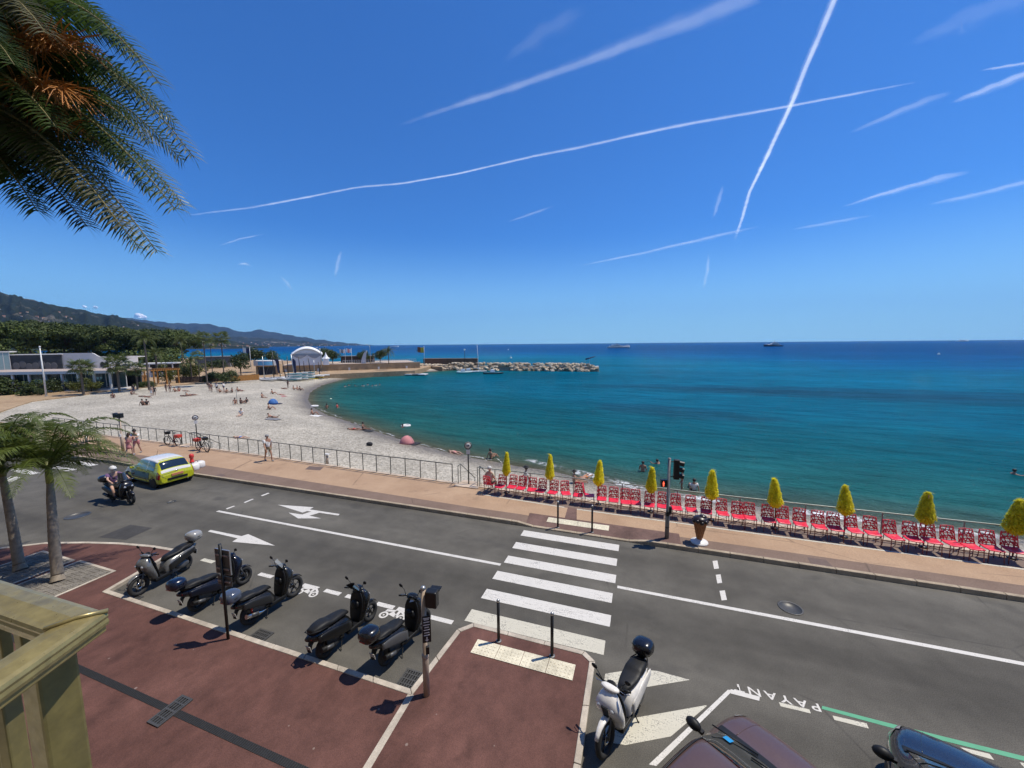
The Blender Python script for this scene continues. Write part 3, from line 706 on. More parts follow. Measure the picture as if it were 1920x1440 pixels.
M_PETI = mat('palm_petiole', (.17, .14, .045), .6, 0, .3, 5)

def bez(a, b, c, t): return a*(1-t)**2 + b*2*t*(1-t) + c*t*t
def frond(base, ctrl, tip, n, leaf, width, seed, droop=.25, vee=.5, back=.55, r0=.03, start=.12, tipk=.35, ragged=.12, multi=False):
    """one pinnate palm leaf along a curve; returns (rachis MB, leaflet MB)"""
    r = random.Random(seed); ra, lf = MB(), MB()
    pts = [bez(base, ctrl, tip, i/14) for i in range(15)]
    ra.tube(pts, [r0*(1-.85*i/14) for i in range(15)], 5, True)
    for i in range(n):
        t = start+(1-start)*(i+.5)/n
        p = bez(base, ctrl, tip, t); d = (bez(base, ctrl, tip, min(1, t+.02))-bez(base, ctrl, tip, t-.02)).normalized()
        side = d.cross(Vector((0, 0, 1))); 
        if side.length < .05: side = d.orthogonal()
        side.normalize(); up = side.cross(d).normalized()
        L = leaf*(math.sin(math.pi*min(1, .18+.82*t)**.9)*.8+.25*(1-t)+tipk*t*.5)*r.uniform(1-ragged, 1+ragged)
        for s in (-1, 1):
            a = r.uniform(-.14, .14)
            q = (side*s*(1-.25*abs(a)) + d*(back+.35*t+a) + up*((vee if not multi else (vee+.75, vee, vee-.6)[(i*2+(s > 0)) % 3])+r.uniform(-.12, .12))).normalized()
            w = width*(.75+.25*math.sin(math.pi*t))*r.uniform(.85, 1.15); wv = d*w*.5
            m = p+q*L*.5 - Vector((0, 0, droop*L*.22)); e = p+q*L*.92 - Vector((0, 0, droop*L))
            lf.add([p-wv*.5, p+wv*.5, m+wv, m-wv, e], [(0, 1, 2, 3), (3, 2, 4)])
    return ra, lf
def add_frond(root, base, ctrl, tip, m, n, leaf, width, seed, label=None, **kw):
    ra, lf = frond(base, ctrl, tip, n, leaf, width, seed, **kw)
    o = part('frond', lf, m, root, label); part('rachis', ra, M_PETI if kw.get('r0', .03) > .02 else m, o); return o
def trunk_mesh(pts, radii, n=14, rings=30, rough=.02, seed=0):
    r = random.Random(seed); P = []; Rr = []
    pts = [Vector(p) for p in pts]; N = rings*2
    for i in range(N+1):
        t = i/N*(len(pts)-1); k = min(int(t), len(pts)-2); f = t-k
        P.append(pts[k].lerp(pts[k+1], f)); Rr.append((radii[k]*(1-f)+radii[k+1]*f)*(1+(rough if i % 2 else -rough)*r.uniform(.5, 1.4)))
    return MB().tube(P, Rr, n, smooth=True)

# ---- big date palm at the left edge, its trunk just outside the picture
def date_palm():
    dep = 5.4
    def pt(px, py, d): 
        v = CF*F_PX + CR*(px-960) - CU*(py-720); return EYE + v*(d/F_PX)
    c = pt(-120, 195, dep); base = Vector((c.x-1.9, c.y-.7, PZ))
    root = thing('date_palm', 'huge date palm leaning in at the upper left edge with arching fronds and orange stalks', 'palm tree', base)
    loc = lambda p: p-base
    part('trunk', trunk_mesh([loc(base), loc(base.lerp(c, .35))+Vector((-.25, 0, 0)), loc(base.lerp(c, .7))+Vector((-.15, 0, 0)), loc(c)-Vector((0, 0, .25))], [.42, .34, .33, .40], 16, 40, .05), M_TRUNK, root)
    mb = MB(); r = random.Random(3)
    for i in range(70):                      # cut leaf bases under the crown
        a = r.uniform(0, 6.28); z = r.uniform(-1.0, .1); rr = .36+.12*(z+1)
        p = loc(c)+Vector((rr*math.cos(a), rr*math.sin(a), z-.1)); q = p+Vector((.16*math.cos(a), .16*math.sin(a), .22))
        mb.tube([p, q], [.06, .035], 5)
    part('leaf_bases', mb, M_PETI, root, kind='stuff')
    # (tip px, tip py, tip depth, arch height, leaf material)
    spec = [(372,298,5.2,1.7,0),(352,388,5.6,1.35,0),(338,398,4.7,1.25,0),(302,478,5.0,.95,0),(268,470,5.8,.75,0),(168,428,5.4,.55,1),(74,400,5.0,.3,0),
            (265,108,5.9,1.6,0),(330,225,6.4,1.5,0),(345,300,6.8,1.35,0),(285,360,6.4,1.0,0),(190,390,4.6,.8,0),(235,430,4.4,.9,1),(120,330,6.6,.55,0),
            (200,40,6.6,1.5,0),(150,-40,5.6,1.5,0),(310,160,4.6,1.8,0),(20,330,6.2,.3,0),(60,-120,5.0,1.3,0),(180,210,6.9,1.0,0),(240,300,7.2,.8,0),(110,240,4.2,.9,0),(30,120,3.9,1.1,0),(-20,60,3.6,1.2,0),(90,60,4.2,1.4,1),(140,150,7.4,.9,0),(60,200,5.6,.8,0),(100,120,5.2,1.1,0),(160,100,6.2,1.2,0),(200,160,5.6,1.2,0),(230,230,6.0,1.1,0),(180,280,5.2,.9,0),(120,300,5.8,.7,0),(250,170,5.0,1.4,0),(290,270,5.6,1.2,0),(210,340,6.2,.9,0),(60,280,5.4,.5,0),(-10,250,4.8,.4,0),(40,10,5.6,1.2,0),(110,0,6.2,1.3,0)]
    for i, (x, y, d, h, mi) in enumerate(spec):
        b = c+Vector((0, 0, r.uniform(-.25, .2))); tip = b.lerp(pt(x, y, d), .985); mid = b.lerp(tip, .52)+Vector((0, 0, h*1.25))
        add_frond(root, loc(b), loc(mid), loc(tip), (M_DATE, M_DATE2)[mi], 185, .48, .030, 100+i, droop=.25, vee=.0, back=.42, r0=.034, start=.08, tipk=.8, multi=True)
    for i in range(26):                      # the rest of the crown, out of the picture
        a = R_(160+i*4.0); L = r.uniform(3.6, 4.4); e = r.uniform(-.5, .75)
        dirv = Vector((math.cos(a), math.sin(a), 0)); tip = c+dirv*L*math.cos(e)+Vector((0, 0, L*math.sin(e)-.6)); mid = c.lerp(tip, .5)+Vector((0, 0, 1.3))
        add_frond(root, loc(c), loc(mid), loc(tip), M_DATE, 44, .5, .05, 300+i, droop=.22, vee=.35, back=.75, r0=.034)
    for i, (x, y, d) in enumerate(((120, 68, 4.5), (148, 80, 4.7), (118, 168, 4.4), (150, 178, 4.7), (70, 55, 4.6), (85, 155, 4.5), (125, 235, 4.9))):
        e = pt(x, y, d); b = c+Vector((0, 0, .05)); mb = MB(); mid = b.lerp(e, .6)+Vector((0, 0, .22))
        mb.tube([loc(bez(b, mid, e, t/8)) for t in range(9)], .022, 5)
        for k in range(70):
            t = r.uniform(.68, 1); p = loc(bez(b, mid, e, t)); dv = loc(e)-loc(mid); dv.normalize()
            q = p+(dv*r.uniform(.15, .5)+Vector((r.uniform(-.3, .3), r.uniform(-.3, .3), r.uniform(-.35, .2))))*.7
            mb.tube([p, p.lerp(q, .5)+Vector((0, 0, .03)), q], [.007, .006, .005], 3, False)
        part('fruit_stalk', mb, M_STALK, root)
date_palm()

# ---- queen palms on the near pavement
def queen_palm(label, base, lean, h, r0, seed, nf, skip=(), reach=1.9):
    r = random.Random(seed); root = thing('queen_palm', label, 'palm tree', base, 0, 'queen palms on the near pavement')
    top = Vector((lean[0], lean[1], h)); r0 *= .8
    part('trunk', trunk_mesh([(0, 0, 0), (lean[0]*.12, lean[1]*.12, h*.06), (lean[0]*.35, lean[1]*.35, h*.45), (lean[0]*.8, lean[1]*.8, h*.85), top], [r0*1.45, r0*1.15, r0, r0*.82, r0*.62], 14, 34, .025, seed), M_TRUNK, root)
    part('crownshaft', MB().tube([top, top+Vector((0, 0, .3)), top+Vector((0, 0, .7))], [r0*.75, r0*.7, .05], 10), mat('crownshaft_green', (.16, .17, .06), .6, 0, .3, 6), root)
    crown = top+Vector((0, 0, .45))
    for i in range(nf):
        a = 2*math.pi*i/nf*1.0+r.uniform(-.22, .22); k = (i*5 % nf)/nf
        L = reach*r.uniform(.85, 1.12); e = 1.38-1.6*k+r.uniform(-.1, .1)
        dv = Vector((math.cos(a), math.sin(a), 0))
        tip = crown+dv*L*(.72+.3*math.cos(e))+Vector((0, 0, L*(.80*math.sin(e)-.30)))
        mid = crown+dv*L*.42+Vector((0, 0, L*(.72*math.sin(e)+.26)))
        add_frond(root, crown, mid, tip, M_QUEEN, 66, .56, .036, seed*50+i, droop=.45, vee=.35, back=.5, r0=.02, start=.1, ragged=.3)
    return root
_b = at(108, 1090, PZ); queen_palm('queen palm with curved ringed trunk in the paved pit nearest the scooters', _b, (-.62, .35), 3.0, .155, 11, 26, reach=2.4)
_b = at(38, 1068, PZ); queen_palm('queen palm with straight trunk at the left edge beside the curved one', _b, (-.55, .1), 3.1, .15, 23, 23, reach=2.3)

# ---- background trees: leaf clouds
def leaf_cloud(lobes, n, size, seed, up=.25, shell=.55):
    """n small leaf-sized faces spread through ellipsoid lobes [(c, r)]"""
    g = np.random.default_rng(seed); V = []; vol = np.array([r[0]*r[1]*r[2] for _, r in lobes])**.75; pick = g.choice(len(lobes), n, p=vol/vol.sum())
    C = np.array([c for c, _ in lobes])[pick]; Rr = np.array([r for _, r in lobes])[pick]
    d = g.normal(size=(n, 3)); d /= np.linalg.norm(d, axis=1)[:, None]; rad = shell+(1-shell)*g.random(n)**.6
    P = C+d*Rr*rad[:, None]*(1+.12*g.normal(size=(n, 1)))
    nrm = d*.7+g.normal(size=(n, 3))*.6+np.array([0, 0, up]); nrm /= np.linalg.norm(nrm, axis=1)[:, None]
    a = np.cross(nrm, g.normal(size=(n, 3))); a /= np.linalg.norm(a, axis=1)[:, None]; b = np.cross(nrm, a)
    s = size*(.6+.8*g.random((n, 1)))
    Q = np.stack([P-a*s-b*s*.5, P+a*s*.2-b*s*.8, P+a*s+b*s*.4, P-a*s*.3+b*s*.8], 1).reshape(-1, 3)
    mb = MB(); mb.v = [tuple(q) for q in Q.tolist()]; mb.f = [(4*i, 4*i+1, 4*i+2, 4*i+3) for i in range(n)]; mb.sm = [False]*n
    return mb
def pine_crown(seed, R=7.4, T=3.0):
    r = random.Random(seed); L = []
    for i in range(46):
        a = r.uniform(0, 6.28); q = R*math.sqrt(r.random())*.9; z = T*(1-(q/R)**2)*.9+r.uniform(-1.3, .5)
        L.append(((q*math.cos(a), q*math.sin(a), z), (r.uniform(1.5, 2.4), r.uniform(1.5, 2.4), r.uniform(.8, 1.25))))
    for i in range(20):
        a = r.uniform(0, 6.28); q = R*r.uniform(.35, .95); L.append(((q*math.cos(a), q*math.sin(a), -r.uniform(1.2, 3.3)), (1.6, 1.6, .8)))
    return leaf_cloud(L, 17000, .22, seed, up=.7).mesh('pine_crown', M_PINE), L
PINES = [pine_crown(s) for s in (41, 42, 43)]
def pine(label, px, base_py, top_py, k, v, z=PKZ, fork=.55, lean=0):
    b = at(px, base_py, z); b.z = z
    dist = math.hypot(b.x, b.y); H = far(px, top_py, dist).z-z
    root = thing('umbrella_pine', label, 'pine tree', b, v*1.3, 'umbrella pines behind the pavilion')
    me, L = PINES[v % 3]; ch = H-5.1*k
    c = part('crown', me, None, root, loc=(0, 0, ch)); c.scale = (k*1.18, k*1.18, k*1.4)
    mb = MB(); r = random.Random(int(px)); hz_ = H*fork
    mb.tube([(0, 0, 0), (lean*.3, 0, hz_*.5), (lean, 0, hz_)], [.46*k, .36*k, .3*k], 9)
    for (lc, lr) in L[:9]:
        e = Vector((lc[0], lc[1], lc[2]))*k+Vector((0, 0, ch-.3)); m = Vector((lean, 0, hz_)).lerp(e, .5)-Vector((0, 0, .5))
        mb.tube([(lean, 0, hz_), m, e], [.24*k, .15*k, .05], 6)
    part('trunk', mb, M_BARK, root); return root
pine('umbrella pine at the far left above the glass front', 18, 697, 602, 1.0, 0)
pine('umbrella pine in front of the black mural', 66, 692, 601, 1.05, 1, lean=-1.2)
pine('forked umbrella pine before the white curved wall', 124, 690, 606, 1.02, 2, fork=.42, lean=.5)
pine('umbrella pine over the right end of the curved wall', 207, 688, 611, .98, 0)
pine('umbrella pine behind the small white house', 240, 684, 615, 1.0, 1)
pine('umbrella pine near the tall slim palm', 288, 684, 618, 1.05, 2)
pine('umbrella pine at the right end of the row', 333, 682, 618, 1.1, 0)
pine('umbrella pine set back between the mural and the forked pine', 95, 684, 606, 1.15, 1)
pine('umbrella pine set back behind the curved wall', 165, 682, 610, 1.15, 2)
# bushy trees, hedges, shrubs
BUSHES = {}
for nm, sd, m, n, lob in (('round', 61, M_BUSH, 2600, 16), ('yellow', 62, M_BUSHY, 1800, 12), ('dark', 63, M_PINE, 2600, 14)):
    r = random.Random(sd); L = [((r.gauss(0, .42), r.gauss(0, .42), .75+r.gauss(0, .33)), (r.uniform(.3, .5),)*3) for _ in range(lob)]
    BUSHES[nm] = leaf_cloud(L, n, .055, sd).mesh('bush_'+nm, m)
def bush(name, label, px, py, w, h, kind, z=PKZ, cat='shrub', trunk=False, group=None, k=None):
    b = at(px, py, z) if z is not None else on_beach(px, py); dist = math.hypot(b.x, b.y)
    sc = dist/F_PX*math.cos(math.atan((px-960)/F_PX))**0 * 1.0
    root = thing(name, label, cat, b, rnd.uniform(0, 6), group)
    c = part('crown' if trunk else 'foliage', BUSHES[kind], None, root, loc=(0, 0, (h*.28 if trunk else 0))); c.scale = (w/1.9, w/1.9, (h*.72 if trunk else h)/1.6)
    mb = MB()
    for i in range(4): a = i*1.6; mb.tube([(0, 0, -.05), (.1*math.cos(a), .1*math.sin(a), h*.3), (w*.2*math.cos(a), w*.2*math.sin(a), h*.6)], [.11 if trunk else .04, .08 if trunk else .03, .02], 6)
    part('trunk' if trunk else 'stems', mb, M_BARK, root); return root
bush('bushy_tree', 'round bushy green tree beside the tan wall by the boats', 452, 704, 5.0, 6.4, 'round', cat='tree', trunk=True)
bush('hedge', 'clipped dark hedge at the left end of the park', 18, 740, 5.4, 2.6, 'dark', cat='hedge'); bush('hedge', 'clipped dark hedge beside the white flagpole', 50, 741, 4.2, 2.2, 'dark', cat='hedge')
bush('hedge', 'dark hedge mass behind the two clipped hedges', 2, 735, 5.0, 3.2, 'round', cat='hedge')
for px, py, w, h, kd, lb in ((103,735,3.4,2.6,'round','green shrub under the low flat roof'), (148,735,3.0,2.2,'yellow','yellow green shrub left of the nearest park palm'), (172,734,3.0,2.0,'yellow','yellow green shrub right of the nearest park palm'),
        (78,741,1.6,1.3,'round','small grey green shrub at the flagpole foot'), (312,718,3.6,3.6,'yellow','leafy yellow green shrub on the timber pergola'), (345,712,4.2,3.2,'yellow','tall yellow green shrub right of the pergola'), (368,710,4.6,4.2,'yellow','spreading yellow green shrub among the slim palms'),
        (395,715,4.4,2.2,'round','low green shrub in front of the slim palms'), (428,716,4.6,2.6,'round','low green shrub left of the slatted fence'), (266,726,2.6,1.2,'round','low clipped shrub near the slim palm foot'), (282,725,2.4,1.1,'round','low clipped shrub right of the slim palm foot'),
        (330,696,6.0,3.4,'round','green shrub behind the pergola roof'), (300,694,5.2,3.0,'dark','dark shrub under the right hand pines'), (405,690,7.5,3.2,'round','wide shrub below the flat grey roof')):
    bush('shrub', lb, px, py, w, h, kd)
for px, py, w, h, lb in ((478,686,6.5,5.5,'dark bushy tree left of the marquee'), (611,680,6.0,5.2,'tall bushy tree behind the marquee right end'), (624,682,5.0,4.8,'bushy tree right of the small pointed tent'), (682,680,4.6,4.2,'small bushy tree behind the flags'), (713,680,5.6,4.6,'bushy tree left of the headland palm'), (512,684,5.0,4.6,'bushy tree peeping over the left marquee eave')):
    bush('bushy_tree', lb, px, py, w, h, 'round', z=1.25, cat='tree', trunk=True)
# fan palms and date palms of the park
def fan_leaf(seed, R=1.0):
    r = random.Random(seed); mb = MB(); n = 15
    for i in range(n):
        a = R_(-115+230*i/(n-1))+r.uniform(-.04, .04); L = R*(.7+.3*math.cos(a*.7))*r.uniform(.9, 1.1); d = Vector((math.cos(a), math.sin(a), 0)); s = Vector((-math.sin(a), math.cos(a), 0))
        p = d*.05; m = d*L*.6; e = d*L-Vector((0, 0, .22*L)); mb.add([p, m-s*.07*R, m+s*.07*R, e], [(0, 1, 2), (1, 3, 2)])
    mb.tube([(-1.0, 0, -.12), (0, 0, 0)], [.03, .018], 4)
    return mb.mesh('fan_leaf', M_FAN)
FANS = [fan_leaf(s) for s in (1, 2, 3)]
def pinnate(seed):
    ra, lf = frond(Vector((0, 0, 0)), Vector((.55, 0, .42)), Vector((1.05, 0, -.12)), 26, .24, .03, seed, droop=.3, r0=.012)
    lf.add(ra.v, ra.f); return lf.mesh('pinnate_leaf', M_FAN)
PINN = [pinnate(s) for s in (1, 2, 3)]
def park_palm(label, px, base_py, top_py, crown, kind, nf=22, z=PKZ, r0=.16, group='palms of the beach park'):
    b = at(px, base_py, z); dist = math.hypot(b.x, b.y); H = far(px, top_py, dist).z-z-crown*.55
    root = thing('fan_palm' if kind == 'fan' else 'feather_palm', label, 'palm tree', b, rnd.uniform(0, 6), group)
    part('trunk', trunk_mesh([(0, 0, 0), (.05, 0, H*.5), (0, 0, H)], [r0*.95, r0*.75, r0*.65], 9, 14, .03, int(px)), M_TRUNKB, root)
    r = random.Random(int(px)+5)
    for i in range(nf):
        me = (FANS if kind == 'fan' else PINN)[i % 3]; a = i*2.4; el = .95-1.75*i/nf+r.uniform(-.15, .15)
        o = part('frond', me, None, root)
        o.rotation_euler = (r.uniform(-.3, .3), -el, a)
        k = crown*r.uniform(.85, 1.1)*(.55 if kind == 'fan' else .95)
        o.scale = (k, k, k); dv = Vector((math.cos(a)*math.cos(el), math.sin(a)*math.cos(el), math.sin(el))); o.location = Vector((0, 0, H))+(dv*k if kind == 'fan' else Vector((0, 0, 0)))
    return root
park_palm('tall fan palm, left one of the slim pair before the far hills', 389, 722, 625, 1.9, 'fan')
park_palm('tall fan palm, right one of the slim pair before the far hills', 421, 716, 624, 2.1, 'fan')
park_palm('tall slim feather palm rising in front of the pines', 280, 731, 621, 2.6, 'feather', r0=.2)
park_palm('feather palm with round crown behind the white flat roof', 297, 716, 652, 2.6, 'feather', r0=.25)
park_palm('feather palm against the right end of the pines', 345, 705, 630, 2.6, 'feather')
park_palm('short fan palm nearest the beach, left of the timber fence', 157, 740, 676, 2.0, 'fan', 26, r0=.2)
park_palm('short fan palm standing before the dark glazed front', 224, 734, 670, 2.3, 'fan', 26, r0=.2)
park_palm('short fan palm right in front of the timber fence', 258, 730, 680, 2.0, 'fan', 24, r0=.18)
park_palm('low feather palm right of the pergola', 360, 712, 668, 2.4, 'feather')
park_palm('slender palm leaning among the shrubs left of the slim pair', 375, 716, 660, 1.6, 'fan', 16, r0=.1)
park_palm('slender fan palm between the slim pair', 400, 712, 640, 1.5, 'fan', 16, r0=.1)
park_palm('short palm with drooping crown on the headland', 729, 682, 652, 2.6, 'feather', z=1.25)

# a dark belt of woodland behind the pines: nobody could count it
L_ = []; r = random.Random(5)
for i in range(90):
    px = -140+i*5.2; p = far(px, 640, (158+r.uniform(-6, 6))/math.cos(math.atan((px-960)/F_PX))); L_.append(((p.x, p.y, PKZ+2.6+r.uniform(-.8, 1.0)), (r.uniform(3.5, 5.5), r.uniform(3.5, 5.5), r.uniform(3.2, 4.6))))
o = part('woodland', leaf_cloud(L_, 26000, .42, 9), M_PINE, None); o['kind'] = 'stuff'; o['label'] = 'dark green woodland belt behind the umbrella pines'
# ================================================================== STREET FURNITURE
M_BLACK = mat('black_painted_steel', (.010, .010, .010), .42, .1, .2, 20)
M_GREY = mat('grey_painted_steel', (.20, .20, .195), .5, .3, .15, 12)
M_RAILING = mat('railing_green_grey', (.12, .125, .11), .5, .4, .2, 12)
M_GALV = mat('galvanised_steel', (.42, .42, .41), .4, .8, .15, 18)
M_POLEB = mat('beige_painted_pole', (.40, .31, .235), .6, 0, .15, 9, dirt=.3)
M_WHITEP = mat('white_plastic', (.72, .70, .66), .45, 0, .06, 6, dirt=.2)
# ---- balcony railing close at the left
def balcony():
    z = EYE.z-.80
    def P(px, py): return at(px, py, z)
    c_out = P(203, 1146); far_out = P(-420, 958); near_out = c_out+Vector((-.16, -1.25, 0)).normalized()*1.35
    dA = (far_out-c_out).normalized(); dB = (P(0, 1288)-c_out).normalized(); near_out = c_out+dB*1.1; far_out = c_out+dA*2.2
    nA = Vector((-dA.y, dA.x, 0)); 
    if nA.dot(dB) < 0: nA = -nA
    nB = Vector((-dB.y, dB.x, 0))
    if nB.dot(dA) < 0: nB = -nB
    W = .105
    M_RAIL = mat('olive_metallic_paint', (.33, .268, .11), .33, .4, .16, 30, dirt=.45, coat=.15)
    M_RAILD = mat('olive_painted_steel', (.23, .19, .07), .42, .25, .16, 22, dirt=.4)
    base = Vector((c_out.x, c_out.y, z-1.02))
    root = thing('balcony_railing', 'olive metallic balcony railing corner close at the lower left', 'railing', base)
    det = (dA.x*dB.y-dA.y*dB.x); c_in = c_out+dA*(W/abs(det))+dB*(W/abs(det))
    def rail(name, a_out, a_in, d, L, n):
        mb = MB(); prof = [(.10, -.062), (.07, -.058), (.07, -.044), (.02, -.040), (.0, -.030), (.02, -.020), (.0, -.012), (.03, -.002), (.15, .002), (.5, .006), (.85, .002), (.97, -.002), (1.0, -.012), (.98, -.020), (1.0, -.030), (.98, -.040), (.93, -.044), (.93, -.058), (.90, -.062)]
        def ring(o, i): return [o.lerp(i, u)+Vector((0, 0, h))-base for u, h in prof]
        mb.loft([ring(a_out, a_in), ring(a_out+d*L*.3, a_in+d*(L*.3)), ring(a_out+d*L, a_in+d*L)], smooth=False)
        return part(name, mb, M_RAIL, root)
    rail('handrail', c_out, c_in, dA, 2.2, nA); rail('handrail', c_out, c_in, dB, 1.3, nB)
    # a weathered ridge bead along the mitre
    mb = MB().tube([c_in+Vector((0, 0, .004))-base, c_in.lerp(c_out, .5)+Vector((0, 0, .010))-base, c_out+Vector((0, 0, .002))-base], .007, 6); part('mitre_weld', mb, M_RAIL, root)
    mid = (c_out+c_in)/2-base; mid.z = 0
    def bar(p, w, d, dr):
        mb = MB().box((p.x, p.y, (1.02-.06)/2+.0), (w, d, 1.02-.062), rz=math.atan2(dr.y, dr.x)); return mb
    part('corner_post', bar(mid+(dA+dB)*.055, .085, .085, dA), M_RAILD, root, bevel=.008)
    for k in range(1, 16): part('baluster', bar(mid+dA*(.05+.125*k), .04, .028, dA), M_RAILD, root, bevel=.004)
    for k in range(1, 9): part('baluster', bar(mid+dB*(.05+.125*k), .04, .028, dB), M_RAILD, root, bevel=.004)
    for d, L in ((dA, 2.15), (dB, 1.25)):
        mb = MB().box(tuple(mid+d*L*.5+Vector((0, 0, .07))), (L, .045, .04), rz=math.atan2(d.y, d.x)); part('bottom_rail', mb, M_RAILD, root, bevel=.004)
    slab = [c_out-dA*.06-dB*.06, c_out+dA*2.6-dB*.06, c_out+dA*2.6+dB*2.2, c_out-dA*.06+dB*2.2]
    solo('balcony_slab', MB().prism([(p.x, p.y) for p in slab], base.z-.22, base.z-.002), mat('balcony_render', (.5, .44, .33), .85, 0, .1, 4), 'cream balcony slab under the olive railing at the lower left', 'balcony', bevel=.01)
balcony()
# ---- the apartment building whose balcony carries the camera (behind and beside it, facing the sea)
def apartment():
    Y0 = -1.9; root = thing('apartment_building', 'cream rendered apartment building behind the olive balcony railing', 'building', (0, Y0, PZ))
    W, D, H = 64.0, 12.0, 21.0; m = mat('cream_render', (.56, .47, .36), .88, 0, .08, .6, dirt=.1); sh = mat('shutter_green', (.12, .16, .12), .6); fr = mat('window_frame_white', (.6, .58, .54), .6)
    part('wall', MB().box((-4, -D/2, H/2), (W, D, H)), m, root)
    part('cornice', MB().box((-4, .2, H-.35), (W+.6, .5, .4)), m, root); part('roof', MB().box((-4, -D/2, H+.15), (W+.8, D+.8, .3)), mat('roof_tile_brown', (.30, .15, .09), .9), root)
    win = MB().box((0, 0, 0), (1.1, .06, 2.1)).mesh('win', M_DGL); frame = MB().box((0, -.01, 1.09), (1.3, .12, .1)).box((0, -.01, -1.09), (1.3, .12, .1)).box((.6, -.01, 0), (.1, .12, 2.08)).box((-.6, -.01, 0), (.1, .12, 2.08)).mesh('frame', fr); shut = MB().box((0, .02, 0), (.55, .05, 2.1)).mesh('shutter', sh)
    for f in range(6):
        for i in range(18):
            x = -34+i*3.5; z = 2.0+f*3.3
            w = part('window', win, None, root, loc=(x, .02, z)); part('window_frame', frame, None, w, loc=(0, .03, 0))
            for s in (-1, 1): part('shutter', shut, None, w, loc=(s*.95, .0, 0))
M_DGL = mat('window_dark', (.03, .035, .04), .15)
apartment()
# ---- bollards
def bollard(label, x, y, z, h=1.08, r=.037, cap=True, group=None):
    root = thing('bollard', label, 'bollard', (x, y, z), 0, group)
    part('post', MB().cyl((0, 0, 0), (0, 0, h-.05), r, n=14), M_BLACK, root)
    part('base_plate', MB().lathe([(r*1.9, 0), (r*1.9, .012), (r*1.2, .02), (.01, .02)], n=14), M_GREY, root)
    part('cap', MB().lathe([(r*.6, h-.055), (r*1.0, h-.045), (r*1.15, h-.012), (r*.8, h+.015), (.004, h+.024)], n=14), M_GALV, root)
for lb, px, py, z in (('black bollard on the left of the near tactile slab', 935, 1202, PZ+.01), ('black bollard on the right of the near tactile slab', 1035, 1230, PZ+.01)):
    p = at(px, py, z); bollard(lb, p.x, p.y, z, group='black bollards at the crossing')
for lb, px, py in (('black bollard on the left of the far tactile slab', 1046, 988), ('black bollard on the right of the far tactile slab', 1110, 997)):
    p = at(px, py, .07); bollard(lb, p.x, p.y, prom_z(p.x, p.y), group='black bollards at the crossing')
for lb, px, py in (('short brown bollard with pale top, left of two on the far promenade', 164, 843), ('short brown bollard with pale top, right of two on the far promenade', 187, 847)):
    p = at(px, py, FZ); root = thing('bollard', lb, 'bollard', (p.x, p.y, FZ), 0, 'short bollards on the promenade')
    part('post', MB().cyl((0, 0, 0), (0, 0, .78), .075, n=12), mat('bollard_brown', (.10, .06, .04), .6), root); part('cap', MB().lathe([(.078, .78), (.078, .9), (.05, .94), (.005, .95)], n=12), M_WHITEP, root)
# ---- promenade railings
def railing(label, runs, name='promenade_railing', h=1.02, m=None):
    m = m or M_RAILING
    p0 = runs[0][0]; root = thing(name, label, 'railing', (p0[0], p0[1], FZ))
    for pts in runs:
        L = [Vector((x-p0[0], y-p0[1], 0)) for x, y in pts]
        part('handrail', MB().tube([p+Vector((0, 0, h)) for p in L], .026, 8), m, root)
        for p in L: part('post', MB().box((p.x, p.y, h/2), (.04, .028, h)), m, root)
        for f in (): pass
def rl(x0, x1, n): return [(x0+(x1-x0)*i/n, rail_y(x0+(x1-x0)*i/n)+.1) for i in range(n+1)]
railing('thin steel railing along the left stretch of the promenade up to the bicycles', [rl(-50, -32.2, 18)])
railing('thin steel railing from the parked bicycles to the beach steps', [rl(-31.0, -9.35, 22)])
railing('steel railing behind the row of red chairs', [[(x, rail_y(x)+.1) for x in [-7.75, -6.9, -5.05, -2.95, -.75, 1.5, 3.83, 6.05, 8.4, 10.65, 12.9, 15.2, 17.5]]], m=mat('railing_pale_green', (.30, .33, .29), .5, .3, .15, 12))
def steps(label, x0, x1, w):
    root = thing('beach_steps', label, 'steps', (x0, rail_y(x0), FZ))
    for i in range(7): part('step', MB().box((w/2, .38+i*.3, -.05-.19*i), (w, .34, .22)), M_STONE, root, bevel=.01)
    part('landing', MB().box((w/2, .0, .0), (w+.2, .62, .1)), M_STONE, root)
    for s in (0, w):
        part('stair_rail', MB().tube([(s, .0, 1.0), (s, .3, 1.0), (s, 2.1, -.35)], .022, 8), M_RAILING, root)
        for q, zt, zb in ((.0, 1.0, .03), (.3, 1.0, -.02), (1.2, .33, -.7), (2.05, -.3, -1.3)): part('post', MB().cyl((s, q, zb), (s, q, zt), .02, n=8), M_RAILING, root)
    for k in (.25, .5, .75): 
        if w > 1.3: part('stub_post', MB().cyl((w*k-.35, -.05, .03), (w*k-.35, -.05, .92), .024, n=8), M_RAILING, root)
steps('pale stone steps down to the beach beside the round sign', -8.95, -7.8, 1.1)
steps('beach steps with handrails behind the parked bicycles', -32.1, -31.1, 1.0)
